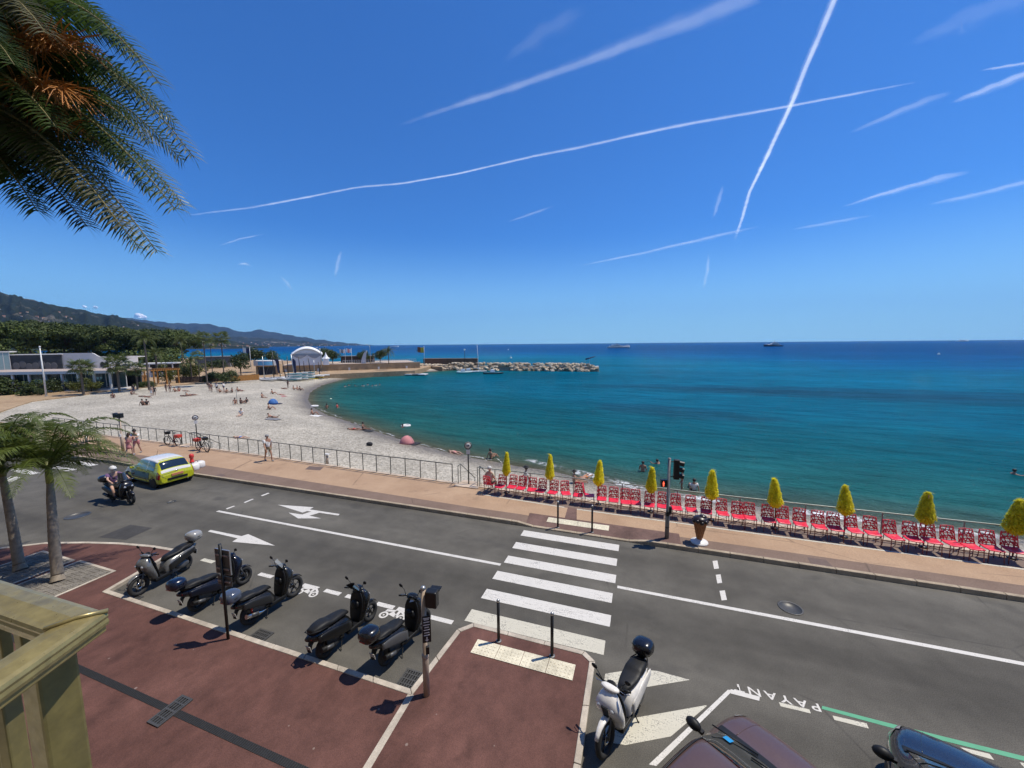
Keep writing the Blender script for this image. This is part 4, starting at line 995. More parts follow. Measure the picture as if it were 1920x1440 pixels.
# ---- signs
M_SIGNW = mat('sign_white', (.70, .70, .69), .45, 0, .04); M_SIGNR = mat('sign_dark_ring', (.055, .03, .03), .5); M_SIGNB = mat('sign_back_grey', (.13, .125, .11), .5, .4, .15, 9, dirt=.3)
def round_sign(label, px, py, h, r=.19):
    p = at(px, py, FZ); root = thing('round_sign', label, 'sign', (p.x, p.y, FZ), 0)
    part('post', MB().cyl((0, 0, 0), (0, 0, h), .032, n=10), M_BLACK, root)
    fr = math.atan2(EYE.y-p.y, EYE.x-p.x); rot = Matrix.Rotation(fr+math.pi/2, 4, 'Z')
    def panel(mb, y): return mb.xform(Matrix.Translation((0, 0, h-r)) @ rot @ Matrix.Translation((0, y, 0)) @ Matrix.Rotation(math.pi/2, 4, 'X'))
    s = part('sign_disc', panel(MB().lathe([(r, -.01), (r, .01), (.001, .01)], n=28), -.05), M_SIGNW, root)
    part('sign_ring', panel(MB().loft([[((r*q)*math.cos(2*math.pi*k/28), (r*q)*math.sin(2*math.pi*k/28), z) for k in range(28)] for q, z in ((.99, .012), (.99, .016), (.76, .016), (.76, .012))], cap=False), -.05), M_SIGNR, s)
    sil = [(-.45,-.25),(-.40,-.50),(-.28,-.50),(-.26,-.22),(.16,-.22),(.2,-.5),(.32,-.5),(.34,-.1),(.46,.18),(.62,.22),(.58,.38),(.34,.46),(.26,.3),(.1,.1),(-.36,.08),(-.56,.32),(-.6,.26)]
    mbd = MB().prism([(x*r*.72, y*r*.72) for x, y in sil], .012, .018); part('dog_symbol', panel(mbd, -.05), M_BLACK, s)
    part('notice_plate', panel(MB().box((0, -r*1.75, 0), (.20, .24, .012)), -.05), M_SIGNW, root)
    for q in (.9, 1.4): part('bracket', MB().box((0, 0, h-r*q), (.08, .06, .03), rz=fr), M_GREY, root)
round_sign('round no-dogs sign on a black post by the beach steps', 879, 909, 2.28); round_sign('round no-dogs sign on a black post between the parked bicycles', 371, 836, 2.3)
# sign seen from the back, standing on the bay kerb
def back_sign():
    p = at(428, 1198, PZ); root = thing('parking_sign', 'grey-backed rectangular parking sign on a dark post at the scooter bay', 'sign', (p.x, p.y, PZ), 0)
    part('post', MB().cyl((0, 0, 0), (0, 0, 2.5), .034, n=12), M_BLACK, root)
    a = R_(3); rot = Matrix.Rotation(a, 3, 'Z')
    def loc(x, y, z): return rot @ Vector((x, y, 0))+Vector((0, 0, z))
    pl = part('sign_plate', MB().box(loc(0, .05, 2.02), (.46, .012, .62), rot=rot), M_SIGNB, root, bevel=.006)
    for s in (-1, 1): part('plate_edge', MB().box(loc(s*.232, .05, 2.02), (.012, .035, .63), rot=rot), M_GALV, pl)
    for s in (-1, 1): part('plate_edge', MB().box(loc(0, .05, 2.02+s*.312), (.452, .035, .012), rot=rot), M_GALV, pl)
    part('sub_plate', MB().box(loc(0, .05, 1.52), (.46, .012, .24), rot=rot), M_SIGNB, root, bevel=.004)
    for z in (2.2, 1.85, 1.52): part('clamp', MB().box(loc(0, .025, z), (.40, .03, .035), rot=rot), M_GALV, root)
back_sign()
# pedestrian signals
M_LED = None
def make_led():
    k = NT('red_signal_lit'); k.set(Base_Color=(.5, .02, .02), Roughness=.4); k.b.inputs['Emission Color'].default_value = (1, .12, .06, 1); k.b.inputs['Emission Strength'].default_value = 2.2; return k.m
M_LED = make_led()
def near_signal():
    p = at(800, 1303, PZ); root = thing('pedestrian_signal', 'beige pedestrian signal post with black box and plate by the kerb corner', 'traffic signal', (p.x, p.y, PZ), 0)
    h = 2.36; part('post', MB().tube([(0, 0, 0), (0, 0, .9), (0, 0, .93), (0, 0, h)], [.066, .066, .05, .05], 16), M_POLEB, root)
    part('collar', MB().lathe([(.07, .86), (.074, .88), (.074, .92), (.056, .94)], n=16), M_POLEB, root); part('ball_cap', MB().ell((0, 0, h+.02), (.056, .056, .05)), M_GALV, root)
    d = Vector((1, .12, 0)).normalized(); c = d*.19+Vector((0, 0, h-.17))
    s = part('signal_box', MB().box(c, (.24, .17, .34), rz=math.atan2(d.y, d.x)), M_BLACK, root, bevel=.02)
    part('signal_hood', MB().box(c+Vector((0, .15, .12)), (.22, .14, .02), rz=.12), M_BLACK, s); part('bracket', MB().box(d*.07+Vector((0, 0, h-.17)), (.1, .05, .06)), M_BLACK, root)
    # black notice plate with white lines and a down arrow, facing the pavement
    f = Vector((.55, -.83, 0)).normalized(); rz = math.atan2(f.y, f.x)+math.pi/2; rot = Matrix.Rotation(rz, 3, 'Z')
    def loc(x, z, o=0): return rot @ Vector((x, -.062-o, 0))+Vector((0, 0, z))
    pl = part('notice_plate', MB().box(loc(.045, 1.52), (.17, .012, .58), rot=rot), M_BLACK, root, bevel=.004)
    for i, (w, z) in enumerate(((.13, 1.765), (.10, 1.735), (.12, 1.68), (.125, 1.62), (.09, 1.565), (.12, 1.51), (.10, 1.45), (.115, 1.395))): part('text_line', MB().box(loc(.045, z, .008), (w, .004, .018), rot=rot), M_SIGNW, pl)
    part('arrow', MB().box(loc(.045, 1.325, .008), (.024, .004, .06), rot=rot).add([loc(.005, 1.30, .011), loc(.085, 1.30, .011), loc(.045, 1.255, .011)], [(0, 1, 2)]), M_SIGNW, pl)
    part('push_button', MB().box(loc(.05, 1.06), (.07, .06, .17), rot=rot), M_BLACK, root, bevel=.012)
near_signal()
def traffic_light():
    p = at(1250, 1011, .1); z = prom_z(p.x, p.y); root = thing('traffic_light', 'grey traffic light post with red man lit beside the ice cream figure', 'traffic light', (p.x, p.y, z), 0)
    h = 3.05; part('post', MB().tube([(0, 0, 0), (0, 0, .95), (0, 0, .98), (0, 0, h)], [.075, .075, .055, .055], 16), M_GREY, root)
    part('collar', MB().lathe([(.078, .9), (.082, .92), (.082, .96), (.06, .985)], n=16), M_BLACK, root); part('collar', MB().lathe([(.078, .42), (.08, .43), (.08, .445), (.078, .455)], n=16), M_BLACK, root)
    part('cap', MB().ell((0, 0, h), (.06, .06, .03)), M_GREY, root)
    hd = part('signal_head', MB().box((.25, .05, h-.40), (.20, .17, .74), rz=.1), M_BLACK, root, bevel=.03)
    for k in range(3):
        zz = h-.16-.235*k
        part('visor', MB().tube([(.34, .05, zz), (.50, .06, zz-.03)], [.085, .09], 10, cap=False), M_BLACK, hd); part('lens', MB().cyl((.335, .05, zz), (.36, .05, zz), .075, n=12), mat('signal_lens_dark', (.03, .03, .03), .2), hd)
    for zz in (h-.12, h-.68): part('arm', MB().cyl((.03, .01, zz), (.2, .04, zz), .018, n=8), M_BLACK, root)
    bx = part('pedestrian_box', MB().box((-.17, -.06, h-.92), (.23, .16, .26), rz=.25), M_BLACK, root, bevel=.015)
    rot = Matrix.Rotation(.25, 3, 'Z'); o = Vector((-.17, -.06, h-.92))
    mb = MB()
    for c, s in (((-.03, 0, .065), (.03, .006, .034)), ((-.03, 0, .01), (.055, .006, .06)), ((-.042, 0, -.06), (.019, .006, .07)), ((-.018, 0, -.06), (.019, .006, .07))): mb.box(o+rot @ (Vector(c)+Vector((0, -.085, 0))), s, rot=rot)
    part('red_man', mb, M_LED, bx)
    part('push_button', MB().box((.09, -.03, 1.12), (.10, .1, .26)), M_BLACK, root, bevel=.015); part('push_button', MB().box((-.01, -.085, .98), (.09, .08, .16)), M_BLACK, root, bevel=.01)
traffic_light()
def far_signal():
    p = at(231, 846, FZ); root = thing('pedestrian_signal', 'grey pedestrian signal post with two black boxes beside the couple', 'traffic signal', (p.x, p.y, FZ), 0)
    part('post', MB().tube([(0, 0, 0), (0, 0, 1.0), (0, 0, 1.02), (0, 0, 2.75)], [.085, .085, .06, .06], 12), M_POLEB, root)
    for s, l in ((-.22, .2), (.22, .24)): b = part('signal_box', MB().box((s, -.05, 2.55), (.3, .24, .32), rz=.2), M_BLACK, root, bevel=.02); part('signal_hood', MB().box((s, -.22, 2.68), (.26, .14, .02), rz=.2), M_BLACK, b)
    part('push_button', MB().box((.06, -.08, 1.15), (.1, .1, .2)), M_WHITEP, root, bevel=.01)
far_signal()
# ---- roadworks bits by the far kerb
def works():
    p = at(361, 877, FZ); root = thing('marker_post', 'red plastic marker post on a base at the far kerb', 'marker post', (p.x, p.y, FZ)); 
    part('post', MB().lathe([(.10, .0), (.085, .3), (.11, .32), (.11, .42), (.085, .44), (.09, .62), (.12, .64), (.12, .8), (.05, .86), (.01, .87)], n=14), mat('red_plastic', (.62, .035, .03), .45), root); part('base', MB().lathe([(.24, 0), (.24, .06), (.12, .1)], n=14), M_BLACK, root)
    for k, (px, py, lb) in enumerate(((363, 881, 'white concrete weight left of two behind the yellow car'), (374, 876, 'white concrete weight right of two behind the yellow car'))):
        q = at(px, py, FZ); r2 = thing('barrier_weight', lb, 'weight', (q.x, q.y, FZ), .3*k, 'white weights at the kerb'); part('block', MB().lathe([(.27, 0), (.29, .05), (.29, .3), (.22, .36), (.06, .36)], n=12), M_WHITEP, r2); part('handle', MB().torus((0, 0, .36), (1, 0, 0), .09, .02, 10, 6, (0, math.pi)), M_GREY, r2)
    q = at(352, 879, FZ); r3 = thing('traffic_cone', 'small orange and white cone at the kerb behind the car', 'traffic cone', (q.x, q.y, FZ)); part('cone_body', MB().lathe([(.15, .03), (.04, .55), (.005, .56)], n=12), mat('cone_orange', (.66, .22, .06), .5), r3); part('base', MB().box((0, 0, .015), (.36, .36, .03)), M_BLACK, r3); part('band', MB().lathe([(.118, .2), (.085, .36)], n=12), M_WHITEP, r3)
works()
# ---- bicycles
def bicycle(label, px, py, rz, sc=1.0):
    p = at(px, py, FZ); root = thing('bicycle', label, 'bicycle', (p.x, p.y, FZ), rz, 'red hire bicycles at the railing')
    M_T = mat('bike_tyre', (.02, .02, .02), .8); red = mat('bike_red', (.52, .05, .025), .4); 
    for x in (0, 1.08):
        w = part('wheel', MB().torus((x, 0, .34), (0, 1, 0), .31, .024, 26, 6), M_T, root); mb = MB().cyl((x, -.03, .34), (x, .03, .34), .03, n=8)
        for k in range(10): a = k*math.pi/5; mb.cyl((x, 0, .34), (x+.3*math.cos(a), 0, .34+.3*math.sin(a)), .004, n=3)
        part('spokes', mb, M_GALV, w); part('mudguard', MB().torus((x, 0, .34), (0, 1, 0), .36, .022, 12, 5, (math.pi*.1, math.pi*.95)), red if x == 0 else M_BLACK, root)
    part('frame', MB().tube([(0, 0, .34), (.42, 0, .3), (.85, 0, .72)], .03, 8).tube([(.42, 0, .3), (.3, 0, .78)], .028, 8).tube([(0, 0, .34), (.31, 0, .7)], .016, 6), M_BLACK, root)
    part('fork', MB().tube([(1.08, 0, .34), (.9, 0, .72), (.82, 0, 1.02)], .022, 8), M_BLACK, root); part('handlebar', MB().tube([(.7, -.3, 1.06), (.82, -.15, 1.04), (.82, .15, 1.04), (.7, .3, 1.06)], .016, 7), M_BLACK, root)
    part('saddle', MB().ell((.26, 0, .95), (.14, .08, .035)).cyl((.3, 0, .78), (.28, 0, .95), .016), M_BLACK, root); part('pannier', MB().box((-.08, 0, .74), (.40, .34, .22)), red, root, bevel=.03); part('basket', MB().box((.98, 0, .92), (.22, .28, .2), taper=1.1), M_BLACK, root, bevel=.02)
    part('crank', MB().cyl((.42, -.1, .3), (.42, .1, .3), .06, n=12), M_GREY, root); part('kickstand', MB().cyl((.3, .03, .3), (.22, .2, .0), .012, n=6), M_BLACK, root)
bicycle('red hire bicycle with wheel raised, parked left of the railing gap', 334, 836, math.pi+.05); bicycle('black and red hire bicycle parked by the round sign post', 372, 844, -.12)
# ---- chairs and umbrellas
M_CHAIR = mat('red_plastic_chair', (.70, .026, .060), .38, 0, .08, 5); M_CHLEG = mat('chair_leg_brown_red', (.17, .04, .035), .45, .3, .1)
def chair_meshes():
    seat = MB(); rows = []
    for i in range(9):
        t = i/8; y = -.22+.46*t; z = .455-.035*math.sin(math.pi*t)*1.0-(.03*max(0, .15-t)/.15)
        rows.append([(x, y, z+.018*(x/.22)**2) for x in np.linspace(-.215-.01*math.sin(3*t), .215+.01*math.sin(3*t), 7)])
    seat.loft(rows, cap=False, closed=False); top = len(seat.v)
    seat.v += [(x, y, z-.02) for x, y, z in seat.v]; n = len(seat.f); seat.f += [tuple(i+top for i in reversed(q)) for q in seat.f[:n]]; seat.sm += [True]*n
    per = [(0, i) for i in range(7)] + [(j, 6) for j in range(1, 9)] + [(8, i) for i in range(5, -1, -1)] + [(j, 0) for j in range(7, 0, -1)]; ids = [a*7+b for a, b in per]
    for a, b in zip(ids, ids[1:]+ids[:1]): seat.f.append((b, a, a+top, b+top)); seat.sm.append(False)
    # lattice back: a frame and irregular web of bars
    back = MB(); r = random.Random(4); hole = []
    def bp(u, v): return Vector((u*(.215-.012*v), .225+.10*v+.02*(u*u-1)*-1*.4, .46+.46*v))
    fr = [bp(-1, 0), bp(-1.02, .5), bp(-.98, .86), bp(-.82, 1.0), bp(0, 1.03), bp(.82, 1.0), bp(.98, .86), bp(1.02, .5), bp(1, 0)]
    back.tube(fr, .013, 6)
    cols = [[bp(-1+2*(i+(.5 if j % 2 else 0))/4+r.uniform(-.11, .11), (j+.5)/5+r.uniform(-.035, .035)) for i in range(5 if j % 2 == 0 else 4)] for j in range(5)]
    for j, row in enumerate(cols):
        for a, b in zip(row, row[1:]): back.tube([a, b], .0165, 4)
        if j+1 < len(cols):
            for p in row:
                for q in sorted(cols[j+1], key=lambda q: (q-p).length)[:2 if (j % 2 == 0) else 1]: back.tube([p, q], .0165, 4)
        if j == 0:
            for p in row: back.tube([p, Vector((p.x, .225, .45))], .0165, 4)
    for p in cols[-1]: back.tube([p, bp(p.x/.205, 1.02)], .0165, 4)
    legs = [MB().tube([(s*.19, y, .44), (s*.205, y*1.13, .0)], [.014, .012], 7) for s in (-1, 1) for y in (-.19, .2)]
    st = MB().tube([(-.2, -.19, .2), (.2, .2, .2)], .007, 5).tube([(.2, -.19, .2), (-.2, .2, .2)], .007, 5)
    return seat.mesh('chair_seat', M_CHAIR), back.mesh('chair_back', M_CHAIR), [l.mesh('chair_leg', M_CHLEG) for l in legs], st.mesh('chair_stretcher', M_CHLEG)
CH = chair_meshes()
def chair(label, x, y, rz, z=FZ):
    root = thing('red_chair', label, 'chair', (x, y, z), rz, 'red lattice chairs along the promenade'); root.scale = (.95, .95, .98)
    part('seat', CH[0], None, root); part('backrest', CH[1], None, root)
    for l in CH[2]: part('leg', l, None, root)
    part('stretcher', CH[3], None, root); return root
CPX = [(936,912.5),(958,913.5),(975,916),(996,919),(1013,921),(1035,924),(1060,926),(1083,929),(1105,930),(1127.5,936),(1150,939),(1172.5,942.5),(1192,944),(1217.5,948),(1242,950),(1269,954),(1297,957),(1325,960.5),(1356,964),(1385,970),(1408,972),(1443,976.5),(1471,979),(1503,984),(1539,989),(1569,992.5),(1605,996.5),(1639,1001),(1680,1009),(1716,1012.5),(1751,1016),(1791,1021),(1828,1027.5),(1866,1030),(1907,1034)]
UPX = [943, 1027, 1119, 1215, 1326, 1446, 1578, 1728, 1896]
def umb_name(k): return ORD[k]
for i, (x, y) in enumerate(CPX):
    p = at(x, y, FZ+.44); p.y += .11; rz = rnd.uniform(-.12, .12)
    if i == 8: rz = R_(95)
    if i == 6: rz = R_(22)
    n = i+2
    below = [k for k, u in enumerate(UPX) if k < 9 and abs(u-x) < 22]
    lb = ('red lattice chair turned sideways, ninth along from the seated person' if i == 8 else
          'red lattice chair next to the seated person at the left end of the row' if i == 0 else
          'red lattice chair cut by the right edge of the picture' if i == 34 else
          f'red lattice chair, {ORD[i]} along from the seated person' if i < 14 else
          f'red lattice chair, {ORD[34-i]} in from the right edge of the picture' if i > 24 else
          f'red lattice chair, {ORD[i-14]} to the right of the traffic light post' if i > 14 else 'red lattice chair just left of the traffic light post')
    chair(lb, p.x, p.y, rz)
chair('red chair turned to the sea with the seated person on it', *at(918, 906, FZ+.44)[:2], R_(172))
M_RAF = leaf_mat('yellow_raffia', (.80, .70, .02), (1.0, .95, .06), .6, .7, 9, 22); M_UPOLE = mat('umbrella_pole_wood', (.16, .075, .04), .6)
def umbrella_mesh(seed):
    r = random.Random(seed); mb = MB(); H = 1.14; tw = r.uniform(1.5, 2.4)
    def rad(t): return (.036+.155*min(1, t/.84)**.95)*(1 if t < .84 else 1-.70*((t-.84)/.16)**2.0)
    rings = []
    for i in range(21):
        t = i/20; rings.append([((rad(t)*.78*(1+.22*math.sin(4*(2*math.pi*k/20)+t*tw*6))+.0)*math.cos(2*math.pi*k/20), rad(t)*.78*(1+.22*math.sin(4*(2*math.pi*k/20)+t*tw*6))*math.sin(2*math.pi*k/20), H*(1-t)) for k in range(20)])
    mb.loft([q for q in rings])
    for k in range(1500):
        t = r.random()**.8; a = r.uniform(0, 6.28); R0 = rad(t)*.9; L = r.uniform(.08, .24); b = a+r.uniform(-.2, .5)*tw*.5; t2 = min(1.1, t+L/H)
        L = r.uniform(.07, .15); t2 = min(1.06, t+L/H*.75); R1 = max(.03, (R0+L*r.uniform(.35, .7))*(1 if t < .85 else .8))
        p = Vector((R0*math.cos(a), R0*math.sin(a), H*(1-t))); q = Vector((R1*math.cos(b), R1*math.sin(b), H*(1-t2))); m = p.lerp(q, .5)*1.0; m.x *= 1.10; m.y *= 1.10; m.z += .02
        w = Vector((-math.sin(a), math.cos(a), .25))*r.uniform(.008, .02)
        mb.add([p-w, p+w, m+w, m-w, q], [(0, 1, 2, 3), (3, 2, 4)])
    for k in range(40):
        a = r.uniform(0, 6.28); p = Vector((.03*math.cos(a), .03*math.sin(a), H-.02)); q = p+Vector((r.uniform(-.16, .1), r.uniform(-.1, .1), r.uniform(.0, .07))); w = Vector((0, .008, .004)); mb.add([p-w, p+w, q], [(0, 1, 2)])
    return mb.mesh('raffia_canopy', M_RAF)
UM = [umbrella_mesh(s) for s in (1, 2, 3, 4, 5)]
UTOP = [847, 853, 862, 872, 881, 893, 905, 918, 933]; UPOLE = [950, 1031, 1122, 1220, 1333, 1452, 1582, 1731, 1898]
for i, (x, yt, xp) in enumerate(zip(UPX, UTOP, UPOLE)):
    z_base = FZ
    # the pole stands on the line just behind the chairs
    lo = None
    for py in np.linspace(880, 1100, 441):
        q = at(xp, py, FZ)
        if q.y < rail_y(q.x)-.12: lo = q; break
    d = math.hypot(lo.x, lo.y); 
    root = thing('beach_umbrella', f'closed shaggy yellow raffia umbrella, {ORD[i]} from the left of the row', 'umbrella', (lo.x, lo.y, FZ), 0, 'yellow raffia umbrellas')
    Htop = min(2.35, max(1.85, far(x, yt, d).z-FZ))
    part('pole', MB().cyl((0, 0, 0), (0, 0, Htop-.15), .022, n=9), M_UPOLE, root)
    c = part('canopy', UM[(i*3) % 5], None, root, loc=(-.02, 0, Htop-1.14)); c.rotation_euler = (rnd.uniform(-.03, .03), R_(5)+rnd.uniform(-.03, .03), rnd.uniform(0, 6.2))
    c.rotation_euler = (rnd.uniform(-.06, .06), rnd.uniform(-.02, .10), rnd.uniform(0, 6.2)); sc_ = (1.0+.012*i)*rnd.uniform(.93, 1.08); c.scale = (sc_*(.98+.028*i), sc_*(.98+.028*i), rnd.uniform(.93, 1.03))
    part('foot', MB().lathe([(.13, 0), (.13, .03), (.03, .06)], n=12), M_BLACK, root)
# ---- ice cream cone figure
def cone_figure():
    p = at(1311, 1017, FZ); root = thing('ice_cream_figure', 'giant ice cream cone figure with dark chocolate scoop on white disc base', 'statue', (p.x, p.y, FZ))
    k = NT('waffle'); v = k.coord(); br = k.n('ShaderNodeTexBrick'); br.inputs['Scale'].default_value = 1.0; br.offset = 0
    k.set(Base_Color=k.ramp(k.noise(v, 9), [(.3, (.25, .085, .03)), (.7, (.42, .165, .06))]), Roughness=.55)
    mb = MB(); part('base', MB().lathe([(.29, 0), (.30, .02), (.29, .05), (.18, .075), (.09, .14), (.05, .16)], n=24), M_WHITEP, root, bevel=0)
    c = part('cone', MB().lathe([(.075, .10), (.10, .2), (.225, .80), (.232, .84), (.20, .85)], n=24), k.m, root)
    rib = MB()
    for i in range(12):
        a = 2*math.pi*i/12
        for s in (-1, 1): rib.tube([((.09+.15*t)*math.cos(a+s*t*1.3), (.09+.15*t)*math.sin(a+s*t*1.3), .14+.68*t) for t in np.linspace(0, 1, 8)], .007, 4)
    part('waffle_ribs', rib, mat('waffle_rib', (.48, .2, .075), .5), c)
    s = MB().ell((0, 0, .88), (.25, .25, .13), nu=20, nv=10); r = random.Random(8)
    for i in range(9): a = 2*math.pi*i/9; s.ell((.215*math.cos(a), .215*math.sin(a), .85+r.uniform(-.04, .01)), (.075, .075, .07))
    s.ell((.08, .03, .99), (.13, .12, .06)); part('chocolate_scoop', s, mat('dark_chocolate', (.02, .012, .01), .3), root)
cone_figure()
# pale post on the beach, flagpole in the park
p = on_beach(614, 872); root = thing('shower_post', 'pale stubby shower post on the beach behind the railing', 'post', p); part('post', MB().tube([(0, 0, 0), (0, 0, .75)], [.10, .085], 10), M_POLEB, root); part('head', MB().box((0, 0, .8), (.34, .2, .1)), M_WHITEP, root, bevel=.02)
p = at(87, 743, PKZ); h = far(76, 651, math.hypot(p.x, p.y)).z-PKZ; root = thing('flagpole', 'tall white flagpole in front of the low flat building', 'pole', p); part('pole', MB().tube([(0, 0, 0), (0, 0, h)], [.13, .07], 12), M_WHITEP, root); part('finial', MB().ell((0, 0, h+.05), (.13, .13, .16)), M_WHITEP, root); part('base', MB().lathe([(.25, 0), (.25, .06), (.14, .12)], n=12), M_GREY, root)
# ================================================================== VEHICLES
M_TYRE = mat('tyre_rubber', (.018, .018, .018), .8, 0, .2, 20); M_RIM = mat('dark_rim', (.05, .05, .052), .35, .7, .1, 20); M_RIMS = mat('silver_rim', (.42, .42, .42), .3, .8, .1, 20)
M_PBLK = mat('black_plastic', (.010, .010, .010), .5, 0, .2, 15, spec=.3); M_SEAT = mat('black_seat_vinyl', (.012, .012, .012), .55, 0, .25, 8, bump=.2, bscale=60, spec=.3)
M_CHROME = mat('chrome', (.6, .6, .6), .12, 1, .05, 20); M_ENG = mat('engine_grey', (.13, .13, .13), .5, .6, .2, 15)
M_REDL = mat('red_lamp', (.30, .01, .01), .15, 0, .1, 10, coat=1); M_LAMP = mat('clear_lamp', (.55, .56, .56), .08, .4, .05, 10, coat=1); M_PLATE = mat('number_plate', (.40, .39, .36), .55)
def make_glass(name, tint):
    k = NT(name); k.set(Base_Color=tint, Roughness=.04); k.b.inputs['Specular IOR Level'].default_value = .8; k.b.inputs['Coat Weight'].default_value = 1; return k.m
M_GLASS = make_glass('dark_car_glass', (.012, .016, .017)); M_SMOKE = make_glass('smoked_screen', (.03, .03, .03))
def make_clear():
    k = NT('clear_screen'); k.set(Base_Color=(.8, .85, .85), Roughness=.05, Alpha=.22); return k.m
M_CLEAR = make_clear()
def cr(pts, t):
    """smooth interpolation through rows of numbers keyed by their first value"""
    for i in range(len(pts)-1):
        if t <= pts[i+1][0] or i == len(pts)-2:
            a = pts[max(0, i-1)]; b = pts[i]; c = pts[i+1]; d = pts[min(len(pts)-1, i+2)]
            u = (t-b[0])/(c[0]-b[0]); u = max(0, min(1, u)); out = []
            for k in range(1, len(b)):
                m0 = (c[k]-a[k])/max(1e-6, c[0]-a[0])*(c[0]-b[0]); m1 = (d[k]-b[k])/max(1e-6, d[0]-b[0])*(c[0]-b[0])
                out.append((2*u**3-3*u*u+1)*b[k]+(u**3-2*u*u+u)*m0+(-2*u**3+3*u*u)*c[k]+(u**3-u*u)*m1)
            return out
def sup(cx, cz, hw, hh, e=2.6, n=16):
    out = []
    for k in range(n):
        a = 2*math.pi*k/n; c, s = math.cos(a), math.sin(a)
        out.append((cx, math.copysign(abs(c)**(2/e), c)*hw, cz+math.copysign(abs(s)**(2/e), s)*hh))
    return out
def body_loft(st, N=20, e=2.6, n=16):
    """stations (x, zbottom, ztop, halfwidth)"""
    rings = []
    for i in range(N+1):
        x = st[0][0]+(st[-1][0]-st[0][0])*i/N; zb, zt, hw = cr(st, x); rings.append(sup(x, (zb+zt)/2, max(.004, hw), max(.004, (zt-zb)/2), e, n))
    return MB().loft(rings)
def wheel(parent, x, R, w, name, rim=M_RIM, y=0, disc=True):
    mb = MB(); mb.torus((x, y, R), (0, 1, 0), R-w*.55, w*.55, 30, 10, flat=.95); t = part(name, mb, M_TYRE, parent)
    r = MB(); ri = R-w*.95; r.torus((x, y, R), (0, 1, 0), ri, .014, 26, 6, flat=2.0)
    for k in range(5):
        a = 2*math.pi*k/5+.3
        for s in (-.12, .12): r.tube([(x+.03*math.cos(a), y, R+.03*math.sin(a)), (x+ri*math.cos(a+s), y, R+ri*math.sin(a+s))], .012, 5)
    r.cyl((x, y-.05, R), (x, y+.05, R), .035, n=10); part('rim', r, rim, t)
    if disc: part('brake_disc', MB().loft([[(x+q*math.cos(2*math.pi*k/20), y+.045+z, R+q*math.sin(2*math.pi*k/20)) for k in range(20)] for q, z in ((.10, 0), (.10, .004), (.055, .004), (.055, 0))], cap=False), M_CHROME, t)
    return t
